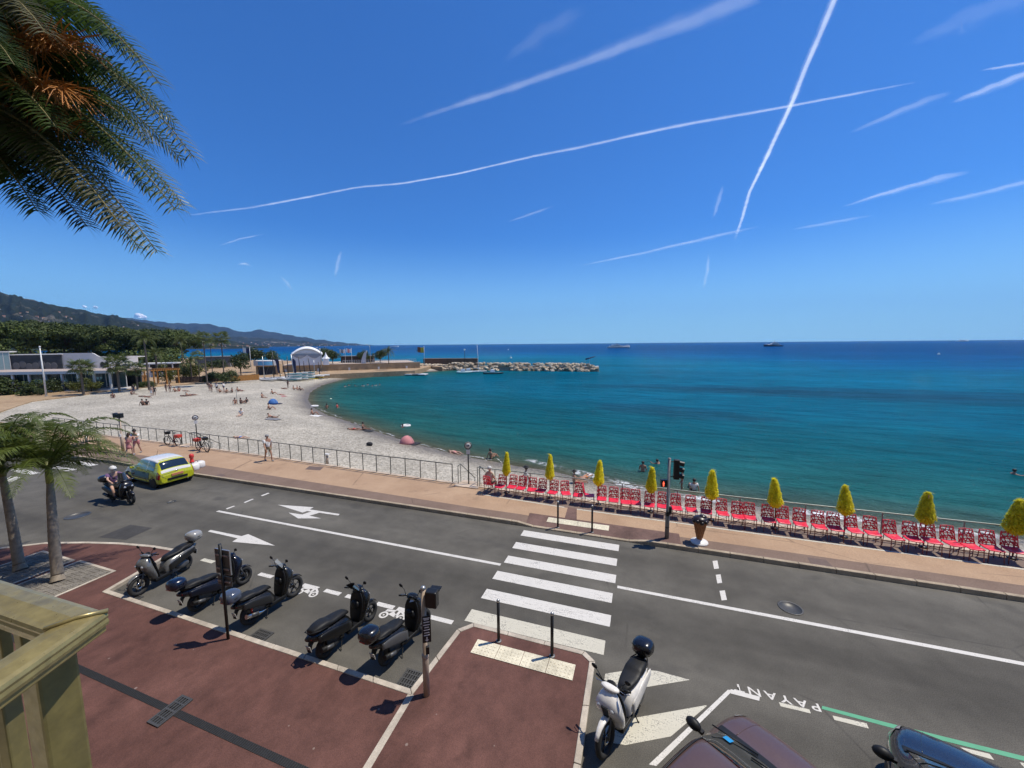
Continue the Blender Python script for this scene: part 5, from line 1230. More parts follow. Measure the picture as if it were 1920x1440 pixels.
def scooter(label, fpx, rpx, col, spec, name='scooter', group=None, z=.004, lean=R_(5), rough=.25, p0=None, rz=None):
    """fpx, rpx: pixels of the front and rear tyre contact"""
    if p0 is None:
        f, b = at(*fpx, z), at(*rpx, z); d = f-b; rz = math.atan2(d.y, d.x); mid = (f+b)/2
    wb = spec.get('wb', 1.36)*.96; R = spec.get('R', .29)
    if p0 is None: loc = mid-Vector((math.cos(rz), math.sin(rz), 0))*wb/2
    else: loc = p0
    root = thing(name, label, 'scooter', (loc.x, loc.y, z), rz, group); root.rotation_euler = (-lean, 0, rz)
    if p0 is None:
        root.scale = (.94, .94, .97); root.location += Vector((math.cos(rz), math.sin(rz), 0))*wb*.03
    P = mat('paint_'+spec['paint'], col, rough, spec.get('metal', .0), .08, 14, coat=.25, spec=.35); D = M_PBLK
    S = mat('side_'+spec['paint'], spec.get('side', col), rough+.1, 0, .08, 14, coat=.15, spec=.35)
    wheel(root, 0, R*.97, .125, 'rear_wheel'); 
    tilt = spec.get('steer', 0.0)
    wheel(root, wb, R, .11, 'front_wheel', spec.get('rim', M_RIM))
    if spec.get('three'): wheel(root, wb+.02, R*.9, .10, 'front_wheel', y=.22); 
    # front end
    fen = MB(); rings = []
    for i in range(10):
        a = R_(165-i*15); rr = R+.035; hw = .075*(1-.55*abs(i-4.5)/5)
        rings.append([(wb+rr*math.cos(a)*(1+dx), y, R+rr*math.sin(a)*(1+dx)) for y, dx in ((-hw, -.05), (-hw*.8, .01), (0, .03), (hw*.8, .01), (hw, -.05), (hw*.5, -.04), (-hw*.5, -.04))])
    part('front_fender', fen.loft(rings), P, root)
    part('fork', MB().tube([(wb, -.075, R), (wb-.16, -.07, .72)], .022, 8).tube([(wb, .075, R), (wb-.16, .07, .72)], .022, 8).cyl((wb-.14, 0, .6), (wb-.30, 0, 1.08), .035), M_ENG, root)
    sh = MB(); rows = [(.23, wb-.37, wb-.50, .16), (.38, wb-.27, wb-.47, .225), (.54, wb-.18, wb-.42, .265), (.68, wb-.08, wb-.38, .275), (.80, wb-.05, wb-.36, .255), (.90, wb-.11, wb-.35, .20), (.99, wb-.20, wb-.34, .12)]
    rings = []
    for zc, xf, xb, hw in [(q[0]*1.09, *q[1:]) for q in rows]:
        cx, hx = (xf+xb)/2, (xf-xb)/2; rings.append([(cx+math.copysign(abs(math.cos(a))**.8, math.cos(a))*hx, math.copysign(abs(math.sin(a))**.75, math.sin(a))*hw, zc) for a in [2*math.pi*k/18 for k in range(18)]])
    sld = part('leg_shield', sh.loft(rings), P, root)
    part('inner_shield', MB().loft([[((xb-.005)+math.copysign(abs(math.cos(a))**.8, math.cos(a))*.035, math.copysign(abs(math.sin(a))**.6, math.sin(a))*hw*.93, zc*1.09) for a in [2*math.pi*k/16 for k in range(16)]] for zc, xf, xb, hw in rows]), D, root)
    part('glove_box', MB().ell((wb-.43, 0, .72), (.07, .15, .11), e=.7), D, root)
    nose = MB(); nose.add([(wb-.075, -.03, .82), (wb-.075, .03, .82), (wb-.20, .03, .52), (wb-.20, -.03, .52)], [(0, 1, 2, 3)]); part('nose_vent', MB().prism([(-.075, .16), (.075, .16), (.03, -.16), (0, -.20), (-.03, -.16)], 0, .05).xform(Matrix.Translation((wb-.112, 0, .74)) @ Matrix.Rotation(.22, 4, 'Y') @ Matrix(((0, 0, 1, 0), (1, 0, 0, 0), (0, 1, 0, 0), (0, 0, 0, 1)))), D, sld, bevel=.008)
    for s in (-1, 1): part('headlight', MB().ell((wb-.105, s*.105, .85), (.05, .085, .05), Matrix.Rotation(s*-.5, 3, 'Z')), M_LAMP, sld)
    hb = Vector((wb-.33, 0, 1.09))
    hc = part('handlebar_cover', MB().ell(hb+Vector((.03, 0, .02)), (.11, .20, .055), Matrix.Rotation(-.25, 3, 'Y')), spec.get('barmat') or P, root)
    part('dashboard', MB().ell(hb+Vector((-.03, 0, .055)), (.06, .11, .02), Matrix.Rotation(.5, 3, 'Y')), D, hc)
    part('handlebar', MB().tube([hb+Vector((-.09, -.36, .03)), hb+Vector((-.03, -.2, .03)), hb+Vector((-.03, .2, .03)), hb+Vector((-.09, .36, .03))], .015, 7), M_PBLK, root)
    for s in (-1, 1):
        part('grip', MB().cyl(hb+Vector((-.055, s*.245, .03)), hb+Vector((-.095, s*.375, .03)), .021, n=9), M_PBLK, root)
        part('brake_lever', MB().tube([hb+Vector((.0, s*.19, .03)), hb+Vector((.01, s*.29, .02)), hb+Vector((-.03, s*.38, .02))], .007, 5), M_CHROME, root)
        m = part('mirror', MB().tube([hb+Vector((-.02, s*.19, .04)), hb+Vector((.0, s*.25, .16)), hb+Vector((-.01, s*.33, .235))], .008, 6).ell(hb+Vector((-.01, s*.36, .255)), (.022, .068, .045), Matrix.Rotation(s*.25, 3, 'X')), M_PBLK, root)
    if spec.get('screen'):
        scm = MB(); h = spec['screen']; rr = []
        for j in range(6):
            t = j/5; rr.append([(hb.x+.13-.20*t-.10*abs(u)**2*1.6, u*(.19-.05*t), hb.z-.02+h*t) for u in np.linspace(-1, 1, 9)])
        scm.loft(rr, cap=False, closed=False); part('windscreen', scm, spec.get('screenmat', M_SMOKE), root)
    # floor, body, seat
    part('floorboard', MB().box((wb-.62, 0, .275), (.52, .38, .09)).box((wb-.62, 0, .215), (.46, .28, .06)), D, root, bevel=.02)
    zs = spec.get('zs', .0); x0 = wb-.78
    part('body', body_loft([(-.46, .70, .77, .05), (-.32, .60, .80, .13), (-.08, .50, .80, .20), (.18, .40, .77, .235), (x0*.75, .30, .73, .23), (x0, .25, .67, .20), (x0+.10, .24, .50, .16)], 18), P, root)
    for s in (-1, 1): part('side_panel', body_loft([(-.28, .60, .74, .02), (0, .50, .72, .03), (.3, .40, .66, .03), (x0, .34, .56, .015)], 10).xform(Matrix.Translation((0, s*.212, 0))), S, root)
    part('seat', body_loft([(-.34, .775, .86+zs, .12), (-.18, .765, .91+zs, .18), (.06, .76, .905+zs, .195), (.16, .75, .86+zs, .195), (.36, .73, .84+zs, .175), (x0-.02, .70, .82, .12), (x0+.07, .68, .74, .06)], 20, 3.0), M_SEAT, root)
    part('tail_light', body_loft([(-.44, .70, .75, .05), (-.38, .675, .755, .10), (-.30, .66, .75, .11)], 6), M_REDL, root)
    part('grab_rail', MB().tube([(.05, -.185, .80), (-.22, -.19, .85), (-.40, -.10, .87), (-.40, .10, .87), (-.22, .19, .85), (.05, .185, .80)], .013, 7), D if not spec.get('lightrail') else M_CHROME, root)
    part('engine', MB().box((.22, .02, .32), (.56, .24, .24)).ell((.10, .13, .31), (.20, .05, .12)), M_ENG, root, bevel=.03)
    part('swing_arm', MB().tube([(.02, .12, R), (.3, .12, .3)], .04, 8), M_ENG, root)
    ex = MB().tube([(.45, -.12, .24), (.25, -.16, .24), (.12, -.175, .27), (-.24, -.20, .38)], [.022, .024, .058, .062], 10); part('exhaust', ex, spec.get('exmat', M_PBLK), root)
    part('exhaust_guard', MB().tube([(.08, -.215, .30), (-.12, -.235, .355)], [.035, .035], 8, flat=1.4), M_ENG, root)
    for s in (-1, 1): part('shock_absorber', MB().tube([(-.04, s*.12, .33), (-.02, s*.13, .62)], .03, 8), spec.get('shock', M_PBLK), root)
    part('rear_mudguard', MB().tube([(-.24, 0, .68), (-.36, 0, .58), (-.42, 0, .42)], [.09, .085, .07], 8, flat=.3), D, root)
    part('number_plate', MB().box((-.42, 0, .50), (.012, .17, .14), rot=Matrix.Rotation(-.22, 3, 'Y')), M_PLATE, root)
    part('centre_stand', MB().tube([(.42, -.12, .26), (.30, -.17, .012), (.30, -.2, .012)], .013, 6).tube([(.42, .12, .26), (.34, .17, .0), (.34, .2, .0)], .013, 6).cyl((.42, -.12, .26), (.42, .12, .26), .012), M_PBLK, root)
    for s in (-1, 1): part('foot_peg', MB().box((.34, s*.2, .34), (.09, .07, .022)), D, root)
    if spec.get('case'):
        c = spec['case']; T = mat('case_'+spec['paint'], c, spec.get('caserough', .22), .1, .06, 10, coat=.6); cz, cx = 1.03+zs*.5, -.44
        k = spec.get('ck', 1.0)
        part('case_rack', MB().box((-.38, 0, .875), (.26, .16, .025)).tube([(-.28, 0, .8), (-.38, 0, .88)], .02, 6), D, root)
        tc = part('top_case', MB().ell((cx, 0, cz+.015), (.225*k, .245*k, .165*k), nu=22, nv=14, e=.72), T, root)
        part('case_lid_seam', MB().lathe([(.995, -.009), (1.012, -.009), (1.012, .009), (.995, .009)], (0, 0, 0), 26).xform(Matrix.Translation((cx, 0, cz)) @ Matrix.Diagonal((.225*k, .245*k, 1, 1))), D, tc)
        part('case_reflector', MB().box((cx-.21*k, 0, cz-.045), (.03, .18, .025)), M_REDL, tc)
    return root
G_SC = 'scooters parked in the bay'
scooter('silver-grey scooter with silver top case, leftmost in the bay', (262,1116), (347,1070), (.17, .168, .16), dict(paint='silver_grey', side=(.014, .014, .014), case=(.30, .295, .28), screen=.05, R=.30, metal=.3, wb=1.4), group=G_SC, lean=R_(-3))
scooter('dark blue-black maxi scooter behind the grey sign, second in the bay', (463,1092), (368,1147), (.006, .007, .014), dict(paint='blue_black', case=(.006, .009, .025), zs=.02, screen=.12, ck=.95, three=True, R=.28, wb=1.42), group=G_SC)
scooter('black scooter with glossy blue-grey top case and chrome exhaust, third in the bay', (549,1120), (478,1166), (.012, .012, .012), dict(paint='charcoal', side=(.02, .02, .02), case=(.07, .085, .12), caserough=.12, screen=.34, screenmat=M_CLEAR, exmat=M_CHROME, shock=M_REDL, R=.31, ck=1.0), group=G_SC)
scooter('black sport maxi scooter without top case, fourth in the bay', (690,1167), (618,1226), (.006, .006, .006), dict(paint='gloss_black', screen=.24, zs=.03, R=.27, wb=1.5, side=(.010, .010, .010)), group=G_SC)
scooter('dark grey scooter with black top case beside the beige signal post', (790,1186), (735,1238), (.010, .010, .010), dict(paint='graphite', side=(.07, .07, .07), case=(.008, .008, .009), screen=.06, R=.28), group=G_SC)
scooter('white scooter with black top case parked on the hatched corner', (1139,1412), (1193,1326), (.72, .69, .64), dict(paint='white', side=(.68, .65, .60), case=(.009, .009, .011), R=.33, wb=1.42, metal=0, rim=M_RIM, ck=.95), group='scooters parked on the street', lean=R_(-5))
MOTO = scooter('black maxi scooter ridden along the road towards the crossing', None, None, (.012, .012, .016), dict(paint='rider_black', screen=.42, R=.3, wb=1.5, case=(.014, .014, .016)), p0=at(212, 938, .004)-Vector((0, 0, .004)), rz=math.atan2((at(246, 945)-at(212, 938)).y, (at(246, 945)-at(212, 938)).x), lean=0)
# ---- cars
def car(label, name, loc, rz, st, paint, roof=None, wheels=(.62, 3.08), wr=.29, hw=.82, windows=(), details=None, lamps=True, N=64, category='car', lower=None):
    """st rows: x, zbottom, zbelt, hwbelt, ztop, hwtop, hwlow   (x=0 rear bumper)"""
    root = thing(name, label, category, loc, rz)
    M = 13
    def ring(x):
        zb, zl, wbt, zt, wt, wl = cr(st, x)
        h = [(wl*.86, zb), (wl*.985, zb+.06), (wl, zb+.18), (wl*1.012, zb+(zl-zb)*.55), (wbt, zl), (wbt*.35+wt*.65, zl+(zt-zl)*.62), (wt, zt-.035*min(1, (zt-zl)/.2)), (wt*.80, zt), (wt*.4, zt+.018), (0, zt+.024)]
        return h
    xs = [st[0][0]+(st[-1][0]-st[0][0])*i/N for i in range(N+1)]; H = [ring(x) for x in xs]; nh = len(H[0])
    def full(h, x): return [(x, y, z) for y, z in h]+[(x, -y, z) for y, z in reversed(h[:-1])]
    body = part('body', MB().loft([full(h, x) for h, x in zip(H, xs)]), paint, root)
    def pt(x, j, side):
        h = ring(x); a = int(min(math.floor(j), nh-2)); f = j-a; y = h[a][0]*(1-f)+h[a+1][0]*f; zz = h[a][1]*(1-f)+h[a+1][1]*f; return Vector((x, y*side, zz))
    def patch(x0, x1, j0, j1, side, off=.006, skew0=0, skew1=0, nx=8, nj=5, mirror=False):
        mb = MB(); rows = []
        for i in range(nx+1):
            row = []
            for j in range(nj+1):
                u, v = i/nx, j/nj; x = (x0+skew0*v)*(1-u)+(x1+skew1*v)*u; jj = j0+(j1-j0)*v; p = pt(x, jj, side)
                e = .02; du = pt(x+e, jj, side)-pt(x-e, jj, side); dv = pt(x, min(nh-1.001, jj+.1), side)-pt(x, max(0, jj-.1), side)
                n = du.cross(dv); n.normalize(); n = n if n.y*side > 0 or (abs(n.y) < .5 and n.z > 0) else -n
                row.append(p+n*off)
            rows.append(row)
        mb.loft(rows, cap=False, closed=False)
        return mb
    def across(x0, x1, j0, off=.006, bow=0, n=10, nv=6):
        """panel across the whole width between two stations, from ring index j0 up"""
        mb = MB(); rows = []
        for i in range(nv+1):
            row = []
            for s in range(-n, n+1):
                v = abs(s)/n; jj = (nh-1.001)-(nh-1.001-j0)*v; x = x0+(x1-x0)*i/nv; x += bow*v*v
                p = pt(x, jj, 1 if s >= 0 else -1); q = pt(x+.03, jj, 1)-pt(x-.03, jj, 1); nrm = Vector((-q.z, 0, q.x)).normalized(); 
                if nrm.z < 0: nrm = -nrm
                row.append(p+nrm*off+Vector((0, (s/n)*off*.5, 0)))
            rows.append(row)
        mb.loft(rows, cap=False, closed=False); return mb
    for x in wheels:
        for s in (-1, 1):
            zb, zl, wbt, zt, wt, wl = cr(st, x); y = s*(wl-.085)
            part('wheel_arch', MB().cyl((x, s*(wl-.2), wr+.01), (x, s*(wl+.006), wr+.01), wr+.045, n=28), M_PBLK, root)
            mb = MB().lathe([(wr*.66, -.09), (wr*.93, -.09), (wr, -.06), (wr, .06), (wr*.93, .095), (wr*.66, .09)], n=28).xform(Matrix.Translation((x, y, wr)) @ Matrix.Rotation(-s*math.pi/2, 4, 'X')); t = part('wheel', mb, M_TYRE, root)
            rm = MB().lathe([(wr*.66, .075), (wr*.62, .085), (wr*.5, .06), (wr*.2, .075), (.01, .085)], n=20)
            for k in range(7): a = 2*math.pi*k/7; rm.box((wr*.4*math.cos(a), wr*.4*math.sin(a), .08), (wr*.42, .035, .02), rz=a)
            part('rim', rm.xform(Matrix.Translation((x, y, wr)) @ Matrix.Rotation(-s*math.pi/2, 4, 'X')), M_RIMS, t)
    return root, body, patch, across, pt
# yellow-green hatchback with white roof, seen from behind
f_, r_ = at(252, 900), at(326, 911)
ctr = at(299, 902); dirv = Vector((at(205, 880)-at(300, 904))); hd = math.atan2(dirv.y, dirv.x)
LIME = mat('lime_yellow_paint', (.55, .56, .012), .28, .1, .05, 8, coat=.8); CWHITE = mat('car_white_paint', (.72, .70, .66), .25, 0, .04, 8, coat=.8); DEC = mat('blue_green_decal', (.05, .17, .20), .4, 0, .3, 14)
ST = [(0, .30, .62, .70, .64, .60, .70), (.05, .26, .76, .74, .80, .62, .78), (.16, .22, .86, .76, 1.00, .60, .81), (.42, .20, .88, .77, 1.30, .565, .82), (.75, .19, .88, .78, 1.405, .575, .825), (1.3, .18, .87, .785, 1.425, .59, .825), (1.9, .18, .86, .785, 1.41, .59, .825), (2.25, .18, .855, .78, 1.30, .57, .825), (2.62, .18, .85, .775, 1.03, .60, .82), (2.86, .19, .84, .76, .885, .64, .82), (3.2, .20, .80, .72, .845, .60, .81), (3.55, .22, .72, .66, .76, .52, .78), (3.72, .27, .60, .60, .64, .46, .70), (3.78, .36, .50, .52, .54, .40, .60)]
rearc = at(337, 907)
cloc = at(303, 903.5); cloc = Vector((cloc.x, cloc.y, 0))
back = Vector((math.cos(hd), math.sin(hd), 0))
def hatch():
    loc = at(335, 909); 
    root, body, patch, across, pt = car('lime yellow hatchback with white roof driving away past the crossing', 'hatchback_car', (loc.x, loc.y, .004), hd, ST, LIME)
    part('roof_panel', across(.52, 2.2, 6.2, .008), CWHITE, body)
    part('bonnet_panel', across(2.78, 3.6, 5.2, .006), CWHITE, body)
    part('windscreen', across(2.28, 2.72, 6.1, .012), M_GLASS, body); part('rear_window', across(.15, .44, 6.05, .012), M_GLASS, body)
    part('tailgate_trim', across(.055, .125, 5.2, .008), CWHITE, body)
    for s in (-1, 1):
        part('side_window', patch(.52, 1.18, 4.12, 5.7, s, .012, .12, 0), M_GLASS, body); part('side_window', patch(1.26, 2.42, 4.12, 5.7, s, .012, 0, -.35), M_GLASS, body)
        part('door_pillar', patch(1.18, 1.26, 4.0, 5.8, s, .010), CWHITE, body); part('roof_rail', patch(.5, 2.3, 5.75, 6.3, s, .010), CWHITE, body)
        part('side_decal', patch(.95, 2.75, 2.6, 3.7, s, .008), DEC, body); part('decal_line', patch(1.0, 2.7, 2.2, 2.5, s, .008), mat('decal_navy', (.02, .04, .09), .4), body)
        part('front_wing_white', patch(2.75, 3.45, 3.2, 4.1, s, .007), CWHITE, body)
        part('tail_light', patch(.03, .24, 2.7, 4.1, s, .014), M_REDL, body); part('headlight', patch(3.42, 3.72, 3.0, 4.0, s, .012), M_LAMP, body)
        part('door_handle', MB().box((1.42, s*.835, .74), (.14, .03, .03)), M_PBLK, body); part('door_mirror', MB().ell((2.42, s*.90, .93), (.07, .10, .07)), LIME, body)
    for s in (-1, 1):
        for x in (.95, 1.24, 2.52): part('panel_gap', MB().tube([pt(x+(.12 if x > 2 else 0)*(j-2)*.3, j, s)+Vector((0, s*.004, 0)) for j in np.linspace(1.2, 4.0, 8)], .006, 4), M_PBLK, body)
        part('sill_trim', MB().tube([pt(x, 1.1, s)+Vector((0, s*.006, 0)) for x in np.linspace(.95, 2.75, 8)], .018, 5), M_PBLK, body)
        part('window_trim', MB().tube([pt(x, 4.05, s)+Vector((0, s*.012, 0)) for x in np.linspace(.5, 2.6, 10)], .009, 4), M_PBLK, body)
    part('rear_wiper', MB().tube([(.20, 0, 1.0), (.30, .28, 1.12)], .012, 5), M_PBLK, body)
    part('tailgate_gap', MB().tube([pt(.03, 8.9-k*.55, 1 if True else 1)+Vector((-.004, 0, 0)) for k in range(8)], .005, 4), M_PBLK, body)
    part('rear_bumper_insert', MB().box((-.005, 0, .44), (.05, .9, .12)), M_PBLK, body, bevel=.02); part('number_plate', MB().box((.0, 0, .64), (.06, .52, .11)), mat('plate_red_white', (.55, .2, .12), .4), body); part('badge', MB().lathe([(.05, 0), (.05, .01), (.01, .012)], n=12).xform(Matrix.Translation((.045, 0, .80)) @ Matrix.Rotation(-math.pi/2, 4, 'Y')), M_CHROME, body)
    part('exhaust_tip', MB().cyl((-.02, -.45, .25), (.15, -.45, .25), .03), M_CHROME, root); part('roof_aerial', MB().cyl((1.9, 0, 1.42), (1.75, 0, 1.7), .008, n=5), M_PBLK, root)
hatch()
BROWN = mat('brown_metallic_paint', (.105, .062, .054), .35, .2, .06, 30, coat=.4); NAVY = mat('dark_blue_metallic_paint', (.010, .014, .024), .3, .2, .06, 30, coat=1)
STB = [(0, .34, .66, .70, .68, .58, .72), (.06, .28, .84, .78, .88, .62, .82), (.2, .24, .93, .80, 1.15, .60, .86), (.5, .22, .95, .81, 1.42, .58, .87), (1.0, .20, .94, .82, 1.50, .60, .87), (1.8, .20, .93, .82, 1.51, .62, .87), (2.35, .20, .92, .82, 1.47, .62, .87), (2.6, .20, .915, .815, 1.38, .61, .87), (3.05, .20, .91, .81, 1.12, .64, .865), (3.36, .21, .90, .80, .965, .70, .86), (3.75, .23, .85, .77, .915, .66, .85), (4.05, .26, .76, .70, .83, .58, .80), (4.2, .33, .62, .60, .68, .46, .68), (4.24, .42, .54, .5, .58, .4, .56)]
def parked(label, name, mirror, d, paint, sticker, st=STB, k=1.0):
    """mirror: point of the left door mirror"""
    hd = math.atan2(d.y, d.x); c, s = math.cos(hd), math.sin(hd); loc = Vector((mirror.x-(2.98*k*c-.985*s), mirror.y-(2.98*k*s+.985*c), 0))
    root, body, patch, across, pt = car(label, name, (loc.x, loc.y, .004), hd, [tuple(v*(k if i == 0 else 1) for i, v in enumerate(r)) for r in st], paint, wheels=(.78*k, 3.36*k), wr=.32)
    part('windscreen', across(2.52*k, 3.24*k, 6.05, .012), M_GLASS, body); part('rear_window', across(.16*k, .42*k, 6.1, .012), M_GLASS, body)
    part('wiper_cowl', across(3.25*k, 3.40*k, 5.1, .012), M_PBLK, body)
    for y0, y1 in ((.1, .62), (-.55, .02)): part('wiper', MB().tube([pt(3.32*k, 8.9, 1)+Vector((0, y0, .03)), pt(3.08*k, 8.6, 1)+Vector((0, y1, .03))], .011, 5), M_PBLK, body)
    for s in (-1, 1):
        part('side_window', patch(.62*k, 1.5*k, 4.12, 5.75, s, .012, .15, 0), M_GLASS, body); part('side_window', patch(1.58*k, 2.95*k, 4.12, 5.75, s, .012, 0, -.5), M_GLASS, body)
        part('roof_gutter', MB().tube([pt(x*k, 6.25, s)+Vector((0, s*.004, .006)) for x in np.linspace(.5, 2.55, 12)], .012, 5), M_PBLK, body)
        part('bonnet_crease', MB().tube([pt(x*k, 7.2, s)+Vector((0, 0, .001)) for x in np.linspace(3.42, 4.05, 8)], .006, 4), paint, body)
        m = part('door_mirror', MB().ell((2.98*k, s*.985, 1.0), (.085, .13, .085)).box((3.0*k, s*.88, .96), (.07, .12, .05)), M_PBLK, body)
        part('headlight', patch(3.86*k, 4.16*k, 3.2, 4.6, s, .012), M_LAMP, body); part('tail_light', patch(.03, .22, 2.8, 4.1, s, .014), M_REDL, body); part('door_handle', MB().box((1.75*k, s*.885, .80), (.16, .03, .03)), paint, body)
    part('grille', MB().box((4.2*k, 0, .50), (.08, .8, .16)), M_PBLK, body, bevel=.02); part('number_plate', MB().box((4.25*k, 0, .38), (.03, .52, .11)), M_PLATE, body)
    if sticker:
        q0 = [pt(2.98*k, 7.0, 1), pt(2.98*k, 7.45, 1), pt(3.14*k, 7.45, 1), pt(3.14*k, 7.0, 1)]
        part('blue_badge', MB().add([v+Vector((.012, .004, .026)) for v in q0], [(0, 1, 2, 3)]), mat('blue_badge', (.02, .26, .55), .4), body, label='blue parking badge inside the windscreen corner')
    return root
def turned(d, c0, m0, c1, m1):
    a, b = at(*c0, .9)-at(*m0, 1.0), at(*c1, .9)-at(*m1, 1.0)
    q = math.atan2(b.y, b.x)-math.atan2(a.y, a.x); return Vector((d.x*math.cos(q)-d.y*math.sin(q), d.x*math.sin(q)+d.y*math.cos(q), 0))
bd = (at(1370, 1297)-at(1220, 1440)).normalized()
parked('brown parked car cut by the bottom edge beside the white bay line', 'parked_car', at(1300, 1357, 1.0), Vector((bd.x, bd.y, 0)), BROWN, True)
parked('dark blue parked car cut by the bottom edge at the green line', 'parked_car', at(1655, 1412, 1.0), turned(Vector((bd.x, bd.y, 0)), (1725, 1391), (1650, 1406), (1700, 1358), (1655, 1412)), NAVY, False)
# ================================================================== PEOPLE
SKINS = [mat('skin_light', (.52, .32, .23), .6, 0, .06), mat('skin_tan', (.36, .19, .12), .6, 0, .06), mat('skin_brown', (.22, .115, .075), .6, 0, .06)]
CLOTH = {n: mat('cloth_'+n, c, .85, 0, .12, 20) for n, c in dict(white=(.68, .67, .64), black=(.02, .02, .022), navy=(.02, .03, .08), red=(.42, .04, .04), pink=(.55, .22, .22), blue=(.05, .15, .38), khaki=(.24, .19, .12), grey=(.2, .2, .21), green=(.05, .16, .09), cream=(.58, .52, .4), purple=(.13, .07, .16), orange=(.6, .2, .04)).items()}
HAIR = {n: mat('hair_'+n, c, .6, 0, .3, 30) for n, c in dict(dark=(.014, .01, .008), brown=(.055, .03, .016), fair=(.25, .17, .08), white=(.55, .53, .5), grey=(.25, .25, .25)).items()}
RAD = dict(pel=.125, sp=.115, ch=.135, nk=.052, hd0=.06, hd=.098, top=.075, sh=.062, el=.043, wr=.03, ha=.033, hip=.088, kn=.056, an=.036, he=.037, to=.027)
EDG = [('pel', 'sp'), ('sp', 'ch'), ('ch', 'nk'), ('nk', 'hd0'), ('hd0', 'hd'), ('hd', 'top')] + [e for s in 'LR' for e in (('ch', 'sh'+s), ('sh'+s, 'el'+s), ('el'+s, 'wr'+s), ('wr'+s, 'ha'+s), ('pel', 'hip'+s), ('hip'+s, 'kn'+s), ('kn'+s, 'an'+s), ('an'+s, 'he'+s), ('he'+s, 'to'+s))]
def skin_mesh(J, edges, rad, root, sub=1):
    names = []; 
    for a, b in edges:
        for q in (a, b):
            if q not in names: names.append(q)
    me = bpy.data.meshes.new('sk'); me.from_pydata([J[n] for n in names], [(names.index(a), names.index(b)) for a, b in edges], []); o = bpy.data.objects.new('sk', me); COL.objects.link(o)
    m = o.modifiers.new('s', 'SKIN'); m.use_smooth_shade = True
    for i, n in enumerate(names):
        sv = me.skin_vertices[0].data[i]; r = rad[n] if n in rad else rad[n[:-1]]; sv.radius = (r, r); sv.use_root = (n == root)
    sb = o.modifiers.new('d', 'SUBSURF'); sb.levels = sub; sb.render_levels = sub
    bpy.context.view_layer.update()
    out = bpy.data.meshes.new_from_object(o.evaluated_get(bpy.context.evaluated_depsgraph_get())); bpy.data.objects.remove(o); bpy.data.meshes.remove(me); return out
def V3(*a): return Vector(a)
